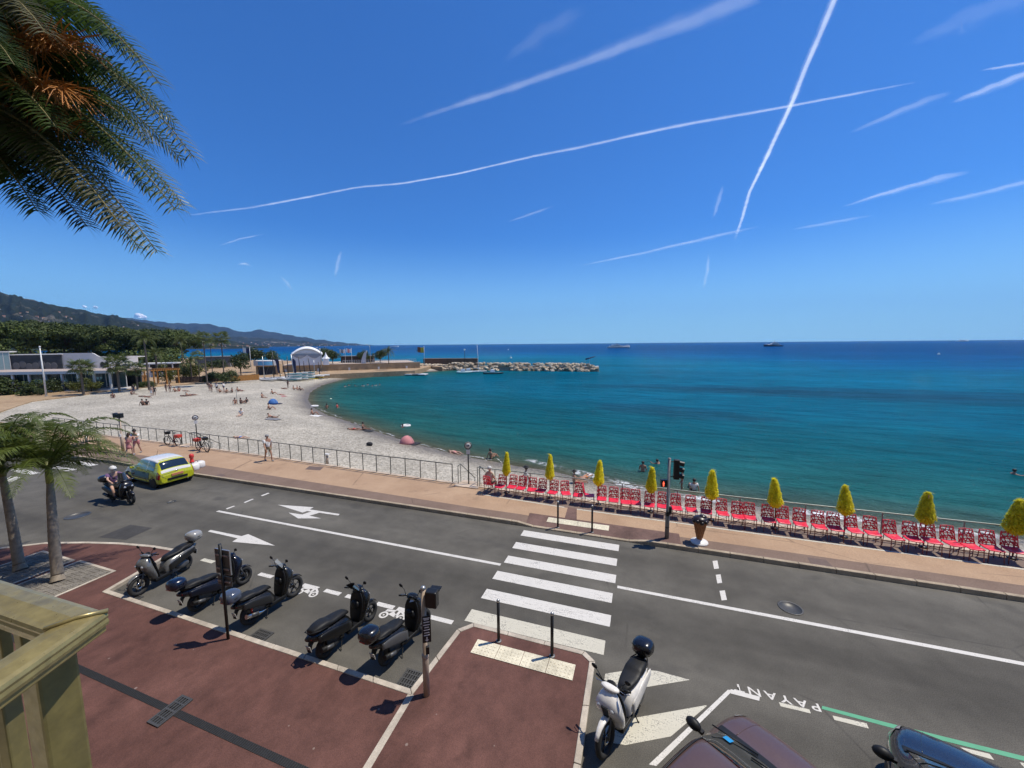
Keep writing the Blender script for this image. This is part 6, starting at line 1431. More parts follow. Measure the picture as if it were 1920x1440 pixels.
def pose(kind):
    """joint positions, facing +X, feet (or seat) on z=0, height 1.70"""
    J = {}
    def torso(p, lean=0, twist=0, hd_lean=0):
        u = Vector((math.sin(lean), 0, math.cos(lean))); J['pel'] = p; J['sp'] = p+u*.19; J['ch'] = p+u*.40; J['nk'] = p+u*.54; h = Vector((math.sin(lean*.3+hd_lean), 0, math.cos(lean*.3+hd_lean))); J['hd0'] = J['nk']+h*.07; J['hd'] = J['nk']+h*.15; J['top'] = J['nk']+h*.215
        for s, k in (('L', 1), ('R', -1)): J['sh'+s] = p+u*.445+V3(0, k*.185, 0); J['hip'+s] = p+V3(0, k*.092, -.06)
    def limb(s, **kw):
        for a, b in kw.items(): J[a+s] = Vector(b)
    if kind in ('stand', 'walk'):
        torso(V3(0, 0, .90), .03)
        st = .0 if kind == 'stand' else .24
        for s, k in (('L', 1), ('R', -1)):
            f = st*k; limb(s, kn=(f*.55+.02, k*.10, .50), an=(f*1.0-.03, k*.10, .09+(.03 if f < 0 else 0)), he=(f-.03, k*.10, .045+(.03 if f < 0 else 0)), to=(f+.14, k*.12, .03))
            limb(s, el=(-f*.5, k*.25, 1.06), wr=(-f*1.1+.10, k*.27, .83), ha=(-f*1.2+.14, k*.265, .75))
    elif kind == 'hug':
        torso(V3(0, 0, .90), .16, 0, .2)
        for s, k in (('L', 1), ('R', -1)):
            limb(s, kn=(.05-.1*k, k*.1, .5), an=(-.06-.2*k, k*.1, .09), he=(-.06-.2*k, k*.1, .045), to=(.1-.2*k, k*.11, .03), el=(.26, k*.22, 1.16), wr=(.44, k*.12, 1.27), ha=(.50, k*.05, 1.28))
    elif kind == 'sit':      # on the ground, legs forward, knees up
        torso(V3(0, 0, .12), -.12)
        for s, k in (('L', 1), ('R', -1)): limb(s, hip=(.05, k*.1, .11), kn=(.44, k*.13, .42), an=(.72, k*.11, .09), he=(.72, k*.11, .045), to=(.86, k*.12, .04), el=(-.14, k*.26, .36), wr=(-.22, k*.28, .10), ha=(-.24, k*.29, .045))
    elif kind == 'sit2':     # legs stretched
        torso(V3(0, 0, .12), .10)
        for s, k in (('L', 1), ('R', -1)): limb(s, hip=(.06, k*.1, .11), kn=(.5, k*.12, .14), an=(.90, k*.12, .06), he=(.92, k*.12, .04), to=(.97, k*.13, .14), el=(.16, k*.26, .36), wr=(.36, k*.18, .30), ha=(.42, k*.15, .29))
    elif kind == 'lie':
        J.update(pel=V3(0, 0, .12), sp=V3(-.19, 0, .12), ch=V3(-.40, 0, .125), nk=V3(-.54, 0, .12), hd0=V3(-.61, 0, .11), hd=V3(-.69, 0, .11), top=V3(-.755, 0, .11))
        for s, k in (('L', 1), ('R', -1)): limb(s, sh=(-.445, k*.185, .11), hip=(.06, k*.092, .10), kn=(.46, k*.12, .16 if k > 0 else .07), an=(.86, k*.12, .05), he=(.88, k*.12, .04), to=(.92, k*.16, .12), el=(-.2, k*.32, .06), wr=(.02, k*.34, .045), ha=(.09, k*.33, .045))
    elif kind == 'prop':     # lying on the front, propped on the elbows
        J.update(pel=V3(0, 0, .12), sp=V3(-.18, 0, .15), ch=V3(-.37, 0, .24), nk=V3(-.47, 0, .34), hd0=V3(-.51, 0, .40), hd=V3(-.56, 0, .46), top=V3(-.60, 0, .51))
        for s, k in (('L', 1), ('R', -1)): limb(s, sh=(-.40, k*.18, .25), hip=(.06, k*.092, .10), kn=(.48, k*.12, .06), an=(.80, k*.12, .22 if k > 0 else .06), he=(.84, k*.12, .25 if k > 0 else .05), to=(.93, k*.12, .33 if k > 0 else .06), el=(-.46, k*.24, .045), wr=(-.66, k*.2, .045), ha=(-.74, k*.18, .045))
    elif kind == 'chair':
        torso(V3(0, 0, .55), .05)
        for s, k in (('L', 1), ('R', -1)): limb(s, hip=(.05, k*.1, .52), kn=(.46, k*.12, .50), an=(.48, k*.12, .09), he=(.46, k*.12, .045), to=(.62, k*.13, .03), el=(.02, k*.27, .76), wr=(.26, k*.22, .66), ha=(.33, k*.2, .65))
    elif kind == 'ride':
        torso(V3(0, 0, .90), .16, 0, .05)
        for s, k in (('L', 1), ('R', -1)): limb(s, hip=(.05, k*.12, .87), kn=(.44, k*.24, .70), an=(.50, k*.22, .38), he=(.47, k*.22, .35), to=(.64, k*.23, .34), el=(.34, k*.34, 1.18), wr=(.58, k*.33, 1.08), ha=(.66, k*.33, 1.07))
    elif kind == 'swim':     # treading water: head and shoulders above z=0
        torso(V3(0, 0, -.42), .15)
        for s, k in (('L', 1), ('R', -1)): limb(s, kn=(.1, k*.12, -.85), an=(-.05, k*.12, -1.2), he=(-.07, k*.12, -1.24), to=(.05, k*.13, -1.3), el=(.22, k*.3, -.02), wr=(.40, k*.34, .06), ha=(.47, k*.34, .08))
    elif kind == 'wade':     # upright in waist-deep water
        torso(V3(0, 0, -.02), .05)
        for s, k in (('L', 1), ('R', -1)): limb(s, kn=(.03, k*.1, -.42), an=(-.02, k*.1, -.82), he=(-.02, k*.1, -.86), to=(.13, k*.11, -.87), el=(.05, k*.27, .16), wr=(.24, k*.24, .06), ha=(.31, k*.22, .06))
    return J
POSES = {}
SHIRT_E = [('pel', 'sp'), ('sp', 'ch'), ('ch', 'shL'), ('ch', 'shR'), ('shL', 'eaL'), ('shR', 'eaR')]
SHORT_E = [('wa', 'pel'), ('pel', 'hipL'), ('pel', 'hipR'), ('hipL', 'khL'), ('hipR', 'khR')]
SKIRT_E = [('wa', 'pel'), ('pel', 'hem')]
def get_pose(kind, fingers=False):
    if (kind, fingers) in POSES: return POSES[(kind, fingers)]
    J = pose(kind); J['wa'] = J['pel'].lerp(J['sp'], .55)
    for s in 'LR': J['ea'+s] = J['sh'+s].lerp(J['el'+s], .7); J['kh'+s] = J['hip'+s].lerp(J['kn'+s], .62)
    body = skin_mesh(J, EDG, RAD, 'pel', 2 if fingers else 1)
    bm = bmesh.new(); bm.from_mesh(body)
    up = (J['top']-J['hd0']).normalized(); fwd = Vector((1, 0, 0)); fwd = (fwd-up*fwd.dot(up)); fwd = fwd.normalized() if fwd.length > .2 else Vector((0, 0, 1)); sd_ = up.cross(fwd)
    ex = MB(); hd = J['hd']
    ex.ell(hd+fwd*.098-up*.012, (.02, .014, .026), Matrix((fwd, sd_, up)).transposed(), 6, 4)                    # nose
    for k in (-1, 1): ex.ell(hd+sd_*k*.095-up*.012, (.018, .012, .03), Matrix((fwd, sd_, up)).transposed(), 6, 4)  # ears
    if fingers:
        for s, k in (('L', 1), ('R', -1)):
            w, h = J['wr'+s], J['ha'+s]; d = (h-w).normalized(); l = d.cross(Vector((0, 0, 1))); l = l.normalized() if l.length > .1 else Vector((0, 1, 0)); n = d.cross(l)
            for i, (o, L) in enumerate(((-.03, .065), (-.01, .078), (.01, .082), (.03, .07))): p = h+l*o; ex.tube([p, p+d*L*.55+n*.012, p+d*L*.85+n*.035], [.0095, .0085, .007], 6)
            ex.tube([h-d*.02+l*.032*k, h+d*.02+l*.06*k, h+d*.05+l*.062*k+n*.01], [.011, .01, .008], 6)
    me2 = ex.mesh('x'); bm.from_mesh(me2); bm.to_mesh(body); bpy.data.meshes.remove(me2)
    for p in body.polygons: p.use_smooth = True
    g = {k: v+.018 for k, v in RAD.items()}; g.update(wa=RAD['sp']+.02, ea=.068, kh=.095, hem=.20, pel=RAD['pel']+.02)
    J['hem'] = J['pel']+(J['hipL']+J['hipR']-J['pel']*2).normalized()*.42 if kind in ('stand', 'walk', 'hug') else J['pel'].lerp(J['knL'].lerp(J['knR'], .5), .7)
    clothes = dict(shirt=skin_mesh(J, SHIRT_E, g, 'sp'), shorts=skin_mesh(J, SHORT_E, g, 'pel'), skirt=skin_mesh(J, SKIRT_E, g, 'pel'), trunks=skin_mesh({**J, 'khL': J['hipL'].lerp(J['knL'], .3), 'khR': J['hipR'].lerp(J['knR'], .3)}, SHORT_E, {**g, 'wa': .12, 'pel': RAD['pel']+.008, 'hip': RAD['hip']+.012, 'kh': .085}, 'pel'))
    hr = MB(); m3 = Matrix((fwd, sd_, up)).transposed()
    hr.ell(hd+up*.028-fwd*.018, (.112, .112, .105), m3, 14, 8); hr2 = MB(); hr2.v, hr2.f, hr2.sm = list(hr.v), list(hr.f), list(hr.sm); hr2.ell(hd-up*.08-fwd*.075, (.05, .09, .13), m3)
    hat = MB(); hat.ell(hd+up*.06, (.118, .118, .085), m3); hat.ell(hd+up*.035, (.20, .20, .014), m3)
    bun = MB(); bun.v, bun.f, bun.sm = list(hr.v), list(hr.f), list(hr.sm); bun.ell(hd+up*.12-fwd*.06, (.05, .05, .05), m3)
    helm = MB(); helm.ell(hd+up*.01, (.155, .135, .15), m3, 18, 12); vis = MB(); vis.ell(hd+fwd*.045+up*.0, (.125, .122, .055), m3, 16, 8)
    res = (body, clothes, dict(short=hr.mesh('hair'), long=hr2.mesh('hair'), hat=hat.mesh('hat'), bun=bun.mesh('hair'), helmet=helm.mesh('helmet'), visor=vis.mesh('visor')), J)
    POSES[(kind, fingers)] = res; return res
_pm = {}
def with_mat(me, m):
    k = (me.name, m.name)
    if k not in _pm:
        c = me.copy(); c.materials.clear(); c.materials.append(m); _pm[k] = c
    return _pm[k]
def person(label, loc, rz, kind, skin=0, hair='dark', style='short', wear=(), sc=1.0, group=None, fingers=False):
    body, cl, hd, J = get_pose(kind, fingers)
    root = thing('person', label, 'person', loc, rz, group); root.scale = (sc, sc, sc)
    b = part('body', with_mat(body, SKINS[skin]), None, root)
    if style == 'helmet':
        h = part('helmet', with_mat(hd['helmet'], CLOTH['white']), None, root); part('visor', with_mat(hd['visor'], M_SMOKE), None, h)
    else:
        part('hair' if style != 'hat' else 'hat', with_mat(hd[style], HAIR[hair] if style != 'hat' else CLOTH['black']), None, root)
        if style == 'hat': part('hair', with_mat(hd['short'], HAIR[hair]), None, root).scale = (.97, .97, .97)
    nm = dict(shirt='shirt', shorts='shorts', skirt='skirt', trunks='swimwear')
    for k, c in wear: part(nm[k], with_mat(cl[k], CLOTH[c]), None, root)
    for s in 'LR':
        if kind in ('walk', 'stand', 'hug', 'chair', 'ride'):
            sh = MB().ell(J['he'+s].lerp(J['to'+s], .45)+Vector((.01, 0, -.005)), (.125, .05, .04)); part('shoe', sh, CLOTH['black'] if kind == 'ride' else CLOTH['grey'], root)
    return root
def face(a, b): return math.atan2(b[1]-a[1], b[0]-a[0])
# ---- the nearer people
p = at(504, 864, FZ); person('person in white shirt and khaki shorts with a cap walking by the railing', (p.x, p.y, FZ), R_(-15), 'walk', 1, 'grey', 'short', (('shirt', 'white'), ('shorts', 'khaki')), 1.0, fingers=True)
p = at(258, 850, FZ); q = at(249, 853, FZ)
person('person in white top and shorts embracing another beside the signal post', (p.x, p.y, FZ), face(p, q)+.2, 'hug', 0, 'dark', 'bun', (('shirt', 'white'), ('shorts', 'pink')), 1.0, fingers=True)
d_ = (q-p).normalized()*.62; person('person in pale pink dress being embraced beside the signal post', (p.x+d_.x, p.y+d_.y, FZ), face(q, p)+.1, 'hug', 0, 'brown', 'long', (('shirt', 'pink'), ('skirt', 'pink')), .92, fingers=True)
hdr = MOTO.rotation_euler.z; mp = MOTO.location
person('rider in white helmet and dark jacket on the moving black scooter', (mp.x+.18*math.cos(hdr), mp.y+.18*math.sin(hdr), .02), hdr, 'ride', 0, 'dark', 'helmet', (('shirt', 'purple'), ('shorts', 'black')), 1.0, fingers=True)
p = at(918, 906, FZ+.44); person('elderly person with white hair sitting on the end chair facing the sea', (p.x, p.y, FZ-.03), R_(172-90), 'chair', 0, 'white', 'short', (('shirt', 'cream'), ('shorts', 'khaki')), .98, fingers=True)
# ---- bathers on the beach: (px, py, pose, facing, skin, hair, style, swimwear, label)
def bather(px, py, kind, rz, skin, hair, style, wear, label, sea_=False, sc=1.0):
    if sea_: p = at(px, py, SEA_Z); p.z = SEA_Z
    else: p = on_beach(px, py)
    person(label, p, R_(rz), kind, skin, hair, style, wear, sc, 'bathers in the water' if sea_ else 'people on the beach')
SW = lambda c: (('trunks', c),)
TS = lambda a, b: (('shirt', a), ('shorts', b))
B = bather
B(987,925,'walk',200,1,'dark','hat',(('shirt','white'),('skirt','white')),'person in white dress and dark hat on the beach behind the red chairs')
B(921,861,'sit',60,1,'dark','bun',(('trunks','green'),('shirt','khaki')),'person with dark bun sitting near the water beyond the left umbrella')
B(853,850,'lie',-20,0,'fair','short',SW('pink'),'sunbather lying near the water left of the round sign')
B(1097,897,'lie',70,1,'dark','short',SW('orange'),'sunbather in striped orange swimwear lying behind the third umbrella')
B(1075,906,'sit2',20,1,'dark','hat',SW('black'),'person in a wide black hat sitting behind the red chairs')
B(1278,921,'stand',160,2,'brown','long',SW('grey'),'child standing at the water behind the traffic light',sc=.72)
B(1300,922,'sit',100,1,'dark','short',(('shirt','white'),('trunks','black')),'person in white shirt sitting on the pebbles right of the traffic light')
B(1205,884,'wade',80,1,'dark','short',SW('black'),'bather standing in the shallows behind the fourth umbrella',True)
B(1233,870,'swim',120,1,'dark','short',SW('black'),'swimmer in open water left of the traffic light head',True)
B(1899,889,'swim',10,1,'dark','short',SW('black'),'lone swimmer at the right edge of the picture',True)
B(680,806,'sit2',20,2,'dark','short',SW('black'),'tanned person sitting on a dark towel by the waterline')
B(664,806,'lie',10,1,'brown','short',SW('red'),'sunbather lying beside the tanned person by the waterline')
B(586,778,'sit',30,1,'dark','short',SW('black'),'person sitting with raised knees on a white towel near the water')
B(451,822,'lie',5,0,'fair','short',SW('blue'),'sunbather lying just behind the railing near the bicycles')
B(511,783,'prop',10,1,'brown','short',SW('black'),'sunbather propped on elbows in the middle of the beach')
B(505,768,'sit',40,1,'dark','short',SW('black'),'person sitting with raised knees in mid beach below the blue tent')
B(453,779,'sit2',-60,0,'brown','short',(('shirt','white'),('trunks','grey')),'person in white shirt sitting alone on the middle of the beach')
B(491,746,'sit2',15,1,'dark','short',SW('navy'),'person reclining left of the blue tent')
B(511,739,'sit',20,1,'dark','short',SW('black'),'dark-haired person sitting above the blue tent')
B(527,741,'lie',5,0,'brown','short',SW('red'),'sunbather in red lying right of the blue tent')
B(540,727,'stand',90,2,'dark','short',SW('black'),'bather standing on the far side of the beach before the kayaks')
B(533,729,'lie',0,1,'dark','short',SW('black'),'sunbather lying at the feet of the standing bather')
B(551,731,'sit',20,1,'dark','short',SW('black'),'left one of three people sitting near the far waterline')
B(557,731,'sit2',20,1,'brown','short',SW('navy'),'middle one of three people sitting near the far waterline')
B(563,732,'sit',10,2,'dark','short',SW('black'),'right one of three people sitting near the far waterline')
B(441,757,'sit',-30,1,'dark','short',SW('black'),'left person of the trio around a pole in mid beach')
B(451,757,'sit2',100,2,'dark','short',SW('black'),'middle person of the trio around a pole in mid beach')
B(462,756,'sit',190,1,'dark','short',(('shirt','black'),),'right person of the trio around a pole in mid beach')
B(393,733,'stand',-80,1,'brown','short',SW('grey'),'bather standing at the left end of the big far group')
B(397,735,'stand',10,2,'dark','long',SW('grey'),'bather standing beside the leftmost one of the big far group')
B(407,734,'stand',-60,0,'dark','short',TS('white','black'),'person in white shirt standing in the big far group')
B(420,733,'stand',200,0,'dark','short',TS('white','navy'),'person in white shirt and navy shorts standing in the big far group')
B(412,736,'sit',0,1,'dark','short',SW('black'),'bather sitting between the two white shirts of the far group')
B(425,737,'sit',180,1,'dark','short',SW('black'),'bather sitting right of the white shirts in the far group')
B(436,736,'sit2',200,2,'dark','short',SW('black'),'bather sitting with stretched legs right of the far group')
B(446,734,'sit',15,1,'dark','short',SW('red'),'bather sitting at the right end of the far group')
B(452,733,'lie',-10,1,'brown','short',SW('blue'),'sunbather lying at the right end of the far group')
B(312,735,'stand',-90,2,'dark','short',SW('black'),'left one of two dark figures standing below the pergola')
B(319,736,'stand',-30,2,'dark','short',SW('navy'),'right one of two dark figures standing below the pergola')
B(328,735,'sit',10,1,'dark','short',SW('black'),'bather sitting right of the two standing below the pergola')
B(336,734,'sit2',160,1,'brown','short',SW('red'),'bather reclining below the pergola')
B(348,734,'lie',0,1,'dark','short',SW('black'),'sunbather lying alone below the yellow green shrubs')
B(345,743,'lie',5,2,'dark','short',SW('black'),'left one of three lying in a line on the upper beach')
B(354,742,'prop',5,1,'dark','short',SW('black'),'middle one of three lying in a line on the upper beach')
B(362,741,'lie',5,1,'brown','short',SW('navy'),'right one of three lying in a line on the upper beach')
B(268,760,'sit',10,2,'dark','short',(('shirt','black'),),'left one of two in black sitting on the open left beach')
B(275,760,'sit',170,1,'dark','short',(('shirt','black'),),'right one of two in black sitting on the open left beach')
B(285,743,'stand',-60,0,'dark','short',(('skirt','white'),),'person in white skirt standing on the left beach')
B(290,742,'stand',150,2,'dark','short',TS('black','black'),'person in black standing on the left beach')
B(267,744,'lie',5,2,'dark','short',SW('black'),'left one of two lying in front of the standing pair')
B(277,745,'lie',-5,1,'dark','short',SW('black'),'right one of two lying in front of the standing pair')
B(246,740,'sit2',30,2,'dark','short',SW('black'),'bather sitting in a low beach seat on the upper left beach')
B(251,738,'stand',-60,2,'dark','short',TS('black','navy'),'dark figure standing behind the low beach seat')
B(212,746,'sit',-20,2,'dark','short',(('shirt','black'),),'leftmost person sitting alone on the upper beach')
B(613,766,'wade',160,2,'dark','short',SW('black'),'bather standing in the shallows of the inner bay',True)
B(632,765,'wade',20,1,'dark','short',(('shirt','red'),),'bather in a red top standing in the inner bay',True)
B(754,801,'swim',0,2,'dark','short',SW('black'),'swimmer pushing a white float off the beach',True)
for i, (x, y) in enumerate(((646,725),(653,723),(665,724),(680,724),(690,722),(699,724),(706,723),(712,722))):
    B(x, y, 'swim', 40*i, i % 3, 'dark', 'short', SW('black'), f'swimmer in the inner bay, {ORD[i]} from the left of eight in a line', True)
# ---- things lying on the beach
def beach_thing(name, label, cat, px, py, build, z=None):
    p = on_beach(px, py) if z is None else at(px, py, z); root = thing(name, label, cat, p); build(root); return root
def tent(m1, m2):
    def b(root):
        mb = MB(); rings = []
        for i in range(7): t = i/6; rings.append([((1.0-.25*t)*.75*math.cos(a)*math.cos(t*1.5), .65*math.sin(a)*math.cos(t*1.5), .8*math.sin(t*1.5)) for a in [2*math.pi*k/14 for k in range(14)]])
        part('canopy', mb.loft(rings), m1, root); part('groundsheet', MB().prism([(-.9, -.8), (1.1, -.8), (1.1, .8), (-.9, .8)], -.02, .02), m2, root); part('pole', MB().torus((0, 0, 0), (0, 1, 0), .79, .012, 16, 5, (0, 6.28)), M_GREY, root)
    return b
beach_thing('beach_tent', 'small blue dome beach tent on the pebbles', 'tent', 512, 757, tent(CLOTH['blue'], CLOTH['navy']))
beach_thing('beach_tent', 'salmon pink beach shelter at the waterline', 'tent', 763, 832, tent(CLOTH['pink'], CLOTH['black']))
def bag(m):
    def b(root): part('bag_body', MB().ell((0, 0, .17), (.3, .2, .18), e=.8), m, root); part('strap', MB().torus((0, 0, .25), (0, 1, 0), .16, .018, 12, 5, (0, math.pi)), m, root)
    return b
beach_thing('beach_bag', 'black bag lying alone on the pebbles above the railing', 'bag', 693, 836, bag(CLOTH['black']))
def towel(m, w=.9, d=1.8, rz=0):
    def b(root):
        mb = MB(); rows = [[(x, y+.03*math.sin(x*3), .035+.015*math.sin(x*5+y*4)) for y in np.linspace(-w/2, w/2, 6)] for x in np.linspace(-d/2, d/2, 10)]
        mb.loft(rows, cap=False, closed=False); mb.f = [q[::-1] for q in mb.f]; o = part('cloth', mb, m, root); part('fringe', MB().box((d/2+.03, 0, .03), (.06, w, .012)), m, root)
    return b
for px, py, c, lb in ((684, 808, 'black', 'dark towel under the tanned person by the waterline'), (590, 780, 'white', 'white towel under the person near the water'), (930, 864, 'white', 'white towel beside the person with the dark bun'), (528, 743, 'pink', 'pink towel under the red sunbather'), (512, 786, 'grey', 'grey towel under the propped sunbather')):
    beach_thing('beach_towel', lb, 'towel', px, py, towel(CLOTH[c]))
def float_(root): part('float_body', MB().torus((0, 0, .05), (0, 0, 1), .45, .13, 20, 8), M_WHITEP, root); part('seat', MB().ell((0, 0, .02), (.38, .38, .06)), M_WHITEP, root)
beach_thing('swim_ring', 'white inflatable pushed by the swimmer off the beach', 'float', 761, 799, float_, SEA_Z); beach_thing('swim_ring', 'white inflatable at the waterline near the inner bay', 'float', 590, 762, float_, SEA_Z)
p = on_beach(445, 757); root = thing('parasol_pole', 'bare parasol pole amid the trio in mid beach', 'pole', p); part('pole', MB().cyl((0, 0, 0), (0, 0, 2.0), .03), M_GREY, root); part('tip', MB().ell((0, 0, 2.0), (.05, .05, .08)), M_GREY, root)
# ================================================================== BACKGROUND: PARK BUILDINGS, BOAT YARD, BREAKWATER, BOATS
M_WALLW = mat('white_render_wall', (.62, .60, .57), .85, 0, .08, .4, dirt=.12); M_DARKP = mat('dark_mural_panel', (.030, .034, .038), .6, 0, .5, .5); M_PGLASS = make_glass('pavilion_glass', (.05, .09, .10)); M_ROOFT = mat('tan_flat_roof', (.38, .30, .24), .85, 0, .12, .5)
M_TIMB = mat('orange_timber', (.36, .16, .035), .7, 0, .22, 3); M_CANVAS = mat('marquee_canvas', (.76, .76, .75), .7, 0, .05, 2); M_TANW = mat('tan_stone_wall', (.42, .29, .16), .85, 0, .2, .7, bump=.4, bscale=3); M_SLATG = mat('grey_roof', (.22, .22, .22), .8)
def frame_at(px, py, z, px2, py2):
    """ground point, length and heading of a front that runs between two pixels"""
    a, b = at(px, py, z), at(px2, py2, z); return a, (b-a).length, math.atan2(b.y-a.y, b.x-a.x)
# low restaurant building with flat roof, white columns and a glazed front
a, L, rz = frame_at(-70, 737, PKZ, 222, 731)
root = thing('beach_restaurant', 'long low restaurant with flat tan roof, white columns and dark glazed front', 'building', a, rz)
H = 3.5
part('roof', MB().box((L/2, 3.4, H+.12), (L+1, 8.6, .34)), M_ROOFT, root, bevel=.03); part('fascia', MB().box((L/2, -.93, H+.0), (L+1.06, .06, .5)), M_WALLW, root); part('back_wall', MB().box((L/2, 5.5, H/2), (L, .3, H)), M_DARKP, root); part('floor_plinth', MB().box((L/2, 2.5, .12), (L+.6, 6.6, .24)), M_WALLW, root)
for i in range(10): part('column', MB().box((L*(i+.35)/9.6, -.6, H/2), (.28, .28, H)), M_WALLW, root)
nw = 22
for i in range(nw):
    x = L*(i+.5)/nw; w = part('window', MB().box((x, 2.0, 1.9), (L/nw-.12, .08, 3.0)), M_PGLASS if i % 5 else M_DARKP, root)
    part('mullion', MB().box((x+L/nw/2, 1.97, 1.9), (.1, .12, 3.1)), M_GREY if i % 3 else M_WALLW, w)
part('counter', MB().box((L*.55, -.2, .6), (L*.36, .5, .7)), M_DARKP, root)
# dark mural hall and white curved building behind it
a, L, rz = frame_at(20, 700, PKZ, 118, 697)
root = thing('mural_hall', 'flat hall with a black mural wall under the pines', 'building', a, rz); part('wall', MB().box((L/2, 3, 2.9), (L, 6, 5.8)), M_DARKP, root); part('roof', MB().box((L/2, 3, 5.9), (L+.6, 6.6, .25)), M_WALLW, root)
for i in range(7): part('mural_figure', MB().ell((L*(.12+.12*i), -.02, 2.3+.5*math.sin(i*2)), (.8, .03, 1.2)), mat('mural_grey', (.09, .09, .095), .7), root)
a, L, rz = frame_at(-90, 704, PKZ, 22, 700)
root = thing('glass_pavilion', 'pale glass pavilion at the left edge beside the mural hall', 'building', a, rz); part('floor', MB().box((L/2, 4, .15), (L, 8, .3)), M_WALLW, root); part('roof', MB().box((L/2, 4, 6.9), (L+.4, 8.4, .35)), M_WALLW, root)
for i in range(9): w = part('window', MB().box((L*(i+.5)/9, 0, 3.6), (L/9-.14, .08, 6.4)), mat('pale_glass', (.24, .33, .34), .12), root); part('mullion', MB().box((L*(i+1)/9, 0, 3.6), (.12, .14, 6.5)), M_WALLW, w)
a, L, rz = frame_at(112, 697, PKZ, 240, 694)
root = thing('curved_white_building', 'white building with curved wall and small arched openings behind the pines', 'building', a, rz)
mb = MB(); pts = []
for i in range(40):
    t = i/39; x = L*t; y = 6*max(0, (t-.45)/.55)**2.2; h = 6.2 if t < .5 else 6.2-1.3*min(1, (t-.5)/.08) if t < .72 else 4.9
    pts.append((x, y, h))
mb.loft([[(x, y, 0), (x, y, h), (x, y+.5, h), (x, y+.5, 0)] for x, y, h in pts], smooth=False); w = part('wall', mb, M_WALLW, root)
part('roof', MB().prism([(x, y+.4) for x, y, h in pts]+[(L, 12), (0, 12)], 4.4, 4.7), M_WALLW, root)
for t in (.62, .68, .80):
    i = int(t*39); x, y, h = pts[i]; ang = math.atan2(pts[i+1][1]-pts[i-1][1], pts[i+1][0]-pts[i-1][0]); rot = Matrix.Translation((x, y-.03, 1.3)) @ Matrix.Rotation(ang, 4, 'Z') @ Matrix.Rotation(math.pi/2, 4, 'X')
    part('arched_window', MB().prism([(-.55, 0), (.55, 0), (.55, 1.0), (.4, 1.55), (0, 1.85), (-.4, 1.55), (-.55, 1.0)], -.02, .08).xform(rot), M_DARKP, w)
part('canopy', MB().box((L*.42, -1.2, 2.5), (3.4, 1.6, .25)), M_DARKP, root)
for s in (-1.5, 1.5): part('canopy_post', MB().box((L*.42+s, -1.8, 1.2), (.2, .2, 2.4)), M_DARKP, root)
a, L, rz = frame_at(222, 684, PKZ, 254, 683); root = thing('small_white_house', 'small white flat-roofed house right of the curved wall', 'building', a, rz); part('wall', MB().box((L/2, 3, 2.2), (L, 6, 4.4)), M_WALLW, root); part('roof', MB().box((L/2, 3, 4.6), (L+1, 7, .3)), M_WALLW, root); part('window', MB().box((L*.45, -.02, 2.5), (L*.6, .1, 1.0)), M_DARKP, root)
a, L, rz = frame_at(268, 708, PKZ, 326, 706); root = thing('beach_bar', 'beach bar with white flat roof and posts behind the tall slim palm', 'building', a, rz); part('roof', MB().box((L/2, 2.5, 3.6), (L+.6, 6, .3)), M_WALLW, root); part('back_wall', MB().box((L/2, 5, 1.8), (L, .3, 3.4)), M_DARKP, root); part('counter', MB().box((L/2, .6, .6), (L*.8, .6, 1.2)), M_WALLW, root)
for i in range(5): part('column', MB().box((L*i/4, -.2, 1.75), (.2, .2, 3.5)), M_WALLW, root)
a, L, rz = frame_at(366, 690, PKZ, 432, 688); root = thing('flat_roof_shed', 'low grey shed with flat roof behind the slim palms', 'building', a, rz); part('wall', MB().box((L/2, 3, 2.0), (L, 6, 4)), mat('grey_brick', (.16, .15, .14), .9, 0, .3, 2), root); part('roof', MB().box((L/2, 3, 4.1), (L+1, 7, .25)), M_SLATG, root)
# timber fences, board by board, and the pergola
def fence(label, px, py, px2, py2, h, n, name='timber_fence', m=None):
    M_T = m or M_TIMB
    a, L, rz = frame_at(px, py, PKZ, px2, py2); root = thing(name, label, 'fence', a, rz)
    for i in range(n): part('board', MB().box((L*(i+.5)/n, 0, h/2), (L/n-.03, .05, h+rnd.uniform(-.03, .03))), M_T, root)
    for i in range(5): part('post', MB().box((L*i/4, .08, h/2+.05), (.12, .1, h+.1)), M_TIMB, root)
    for z in (.3, h-.3): part('rail', MB().box((L/2, .05, z), (L, .05, .1)), M_TIMB, root)
fence('orange timber board fence behind the short palms', 226, 722, 278, 719, 1.9, 26); fence('orange timber board fence left of the beached boats', 434, 716, 486, 711.5, 1.3, 26); fence('dark timber fence along the upper beach under the shrubs', 330, 718, 434, 714, 1.3, 40, m=mat('dark_timber', (.07, .045, .03), .8, 0, .3, 3))
a, L, rz = frame_at(290, 722, PKZ, 336, 718); root = thing('timber_pergola', 'timber pergola at the back of the beach', 'pergola', a, rz)
for x in (0, L/2, L):
    for y in (0, 3): part('post', MB().box((x, y, 1.5), (.2, .2, 3.0)), M_TIMB, root)
for y in (0, 3): part('beam', MB().box((L/2, y, 3.1), (L+.8, .16, .25)), M_TIMB, root)
for i in range(12): part('rafter', MB().box((L*i/11, 1.5, 3.3), (.1, 4.0, .16)), M_TIMB, root)
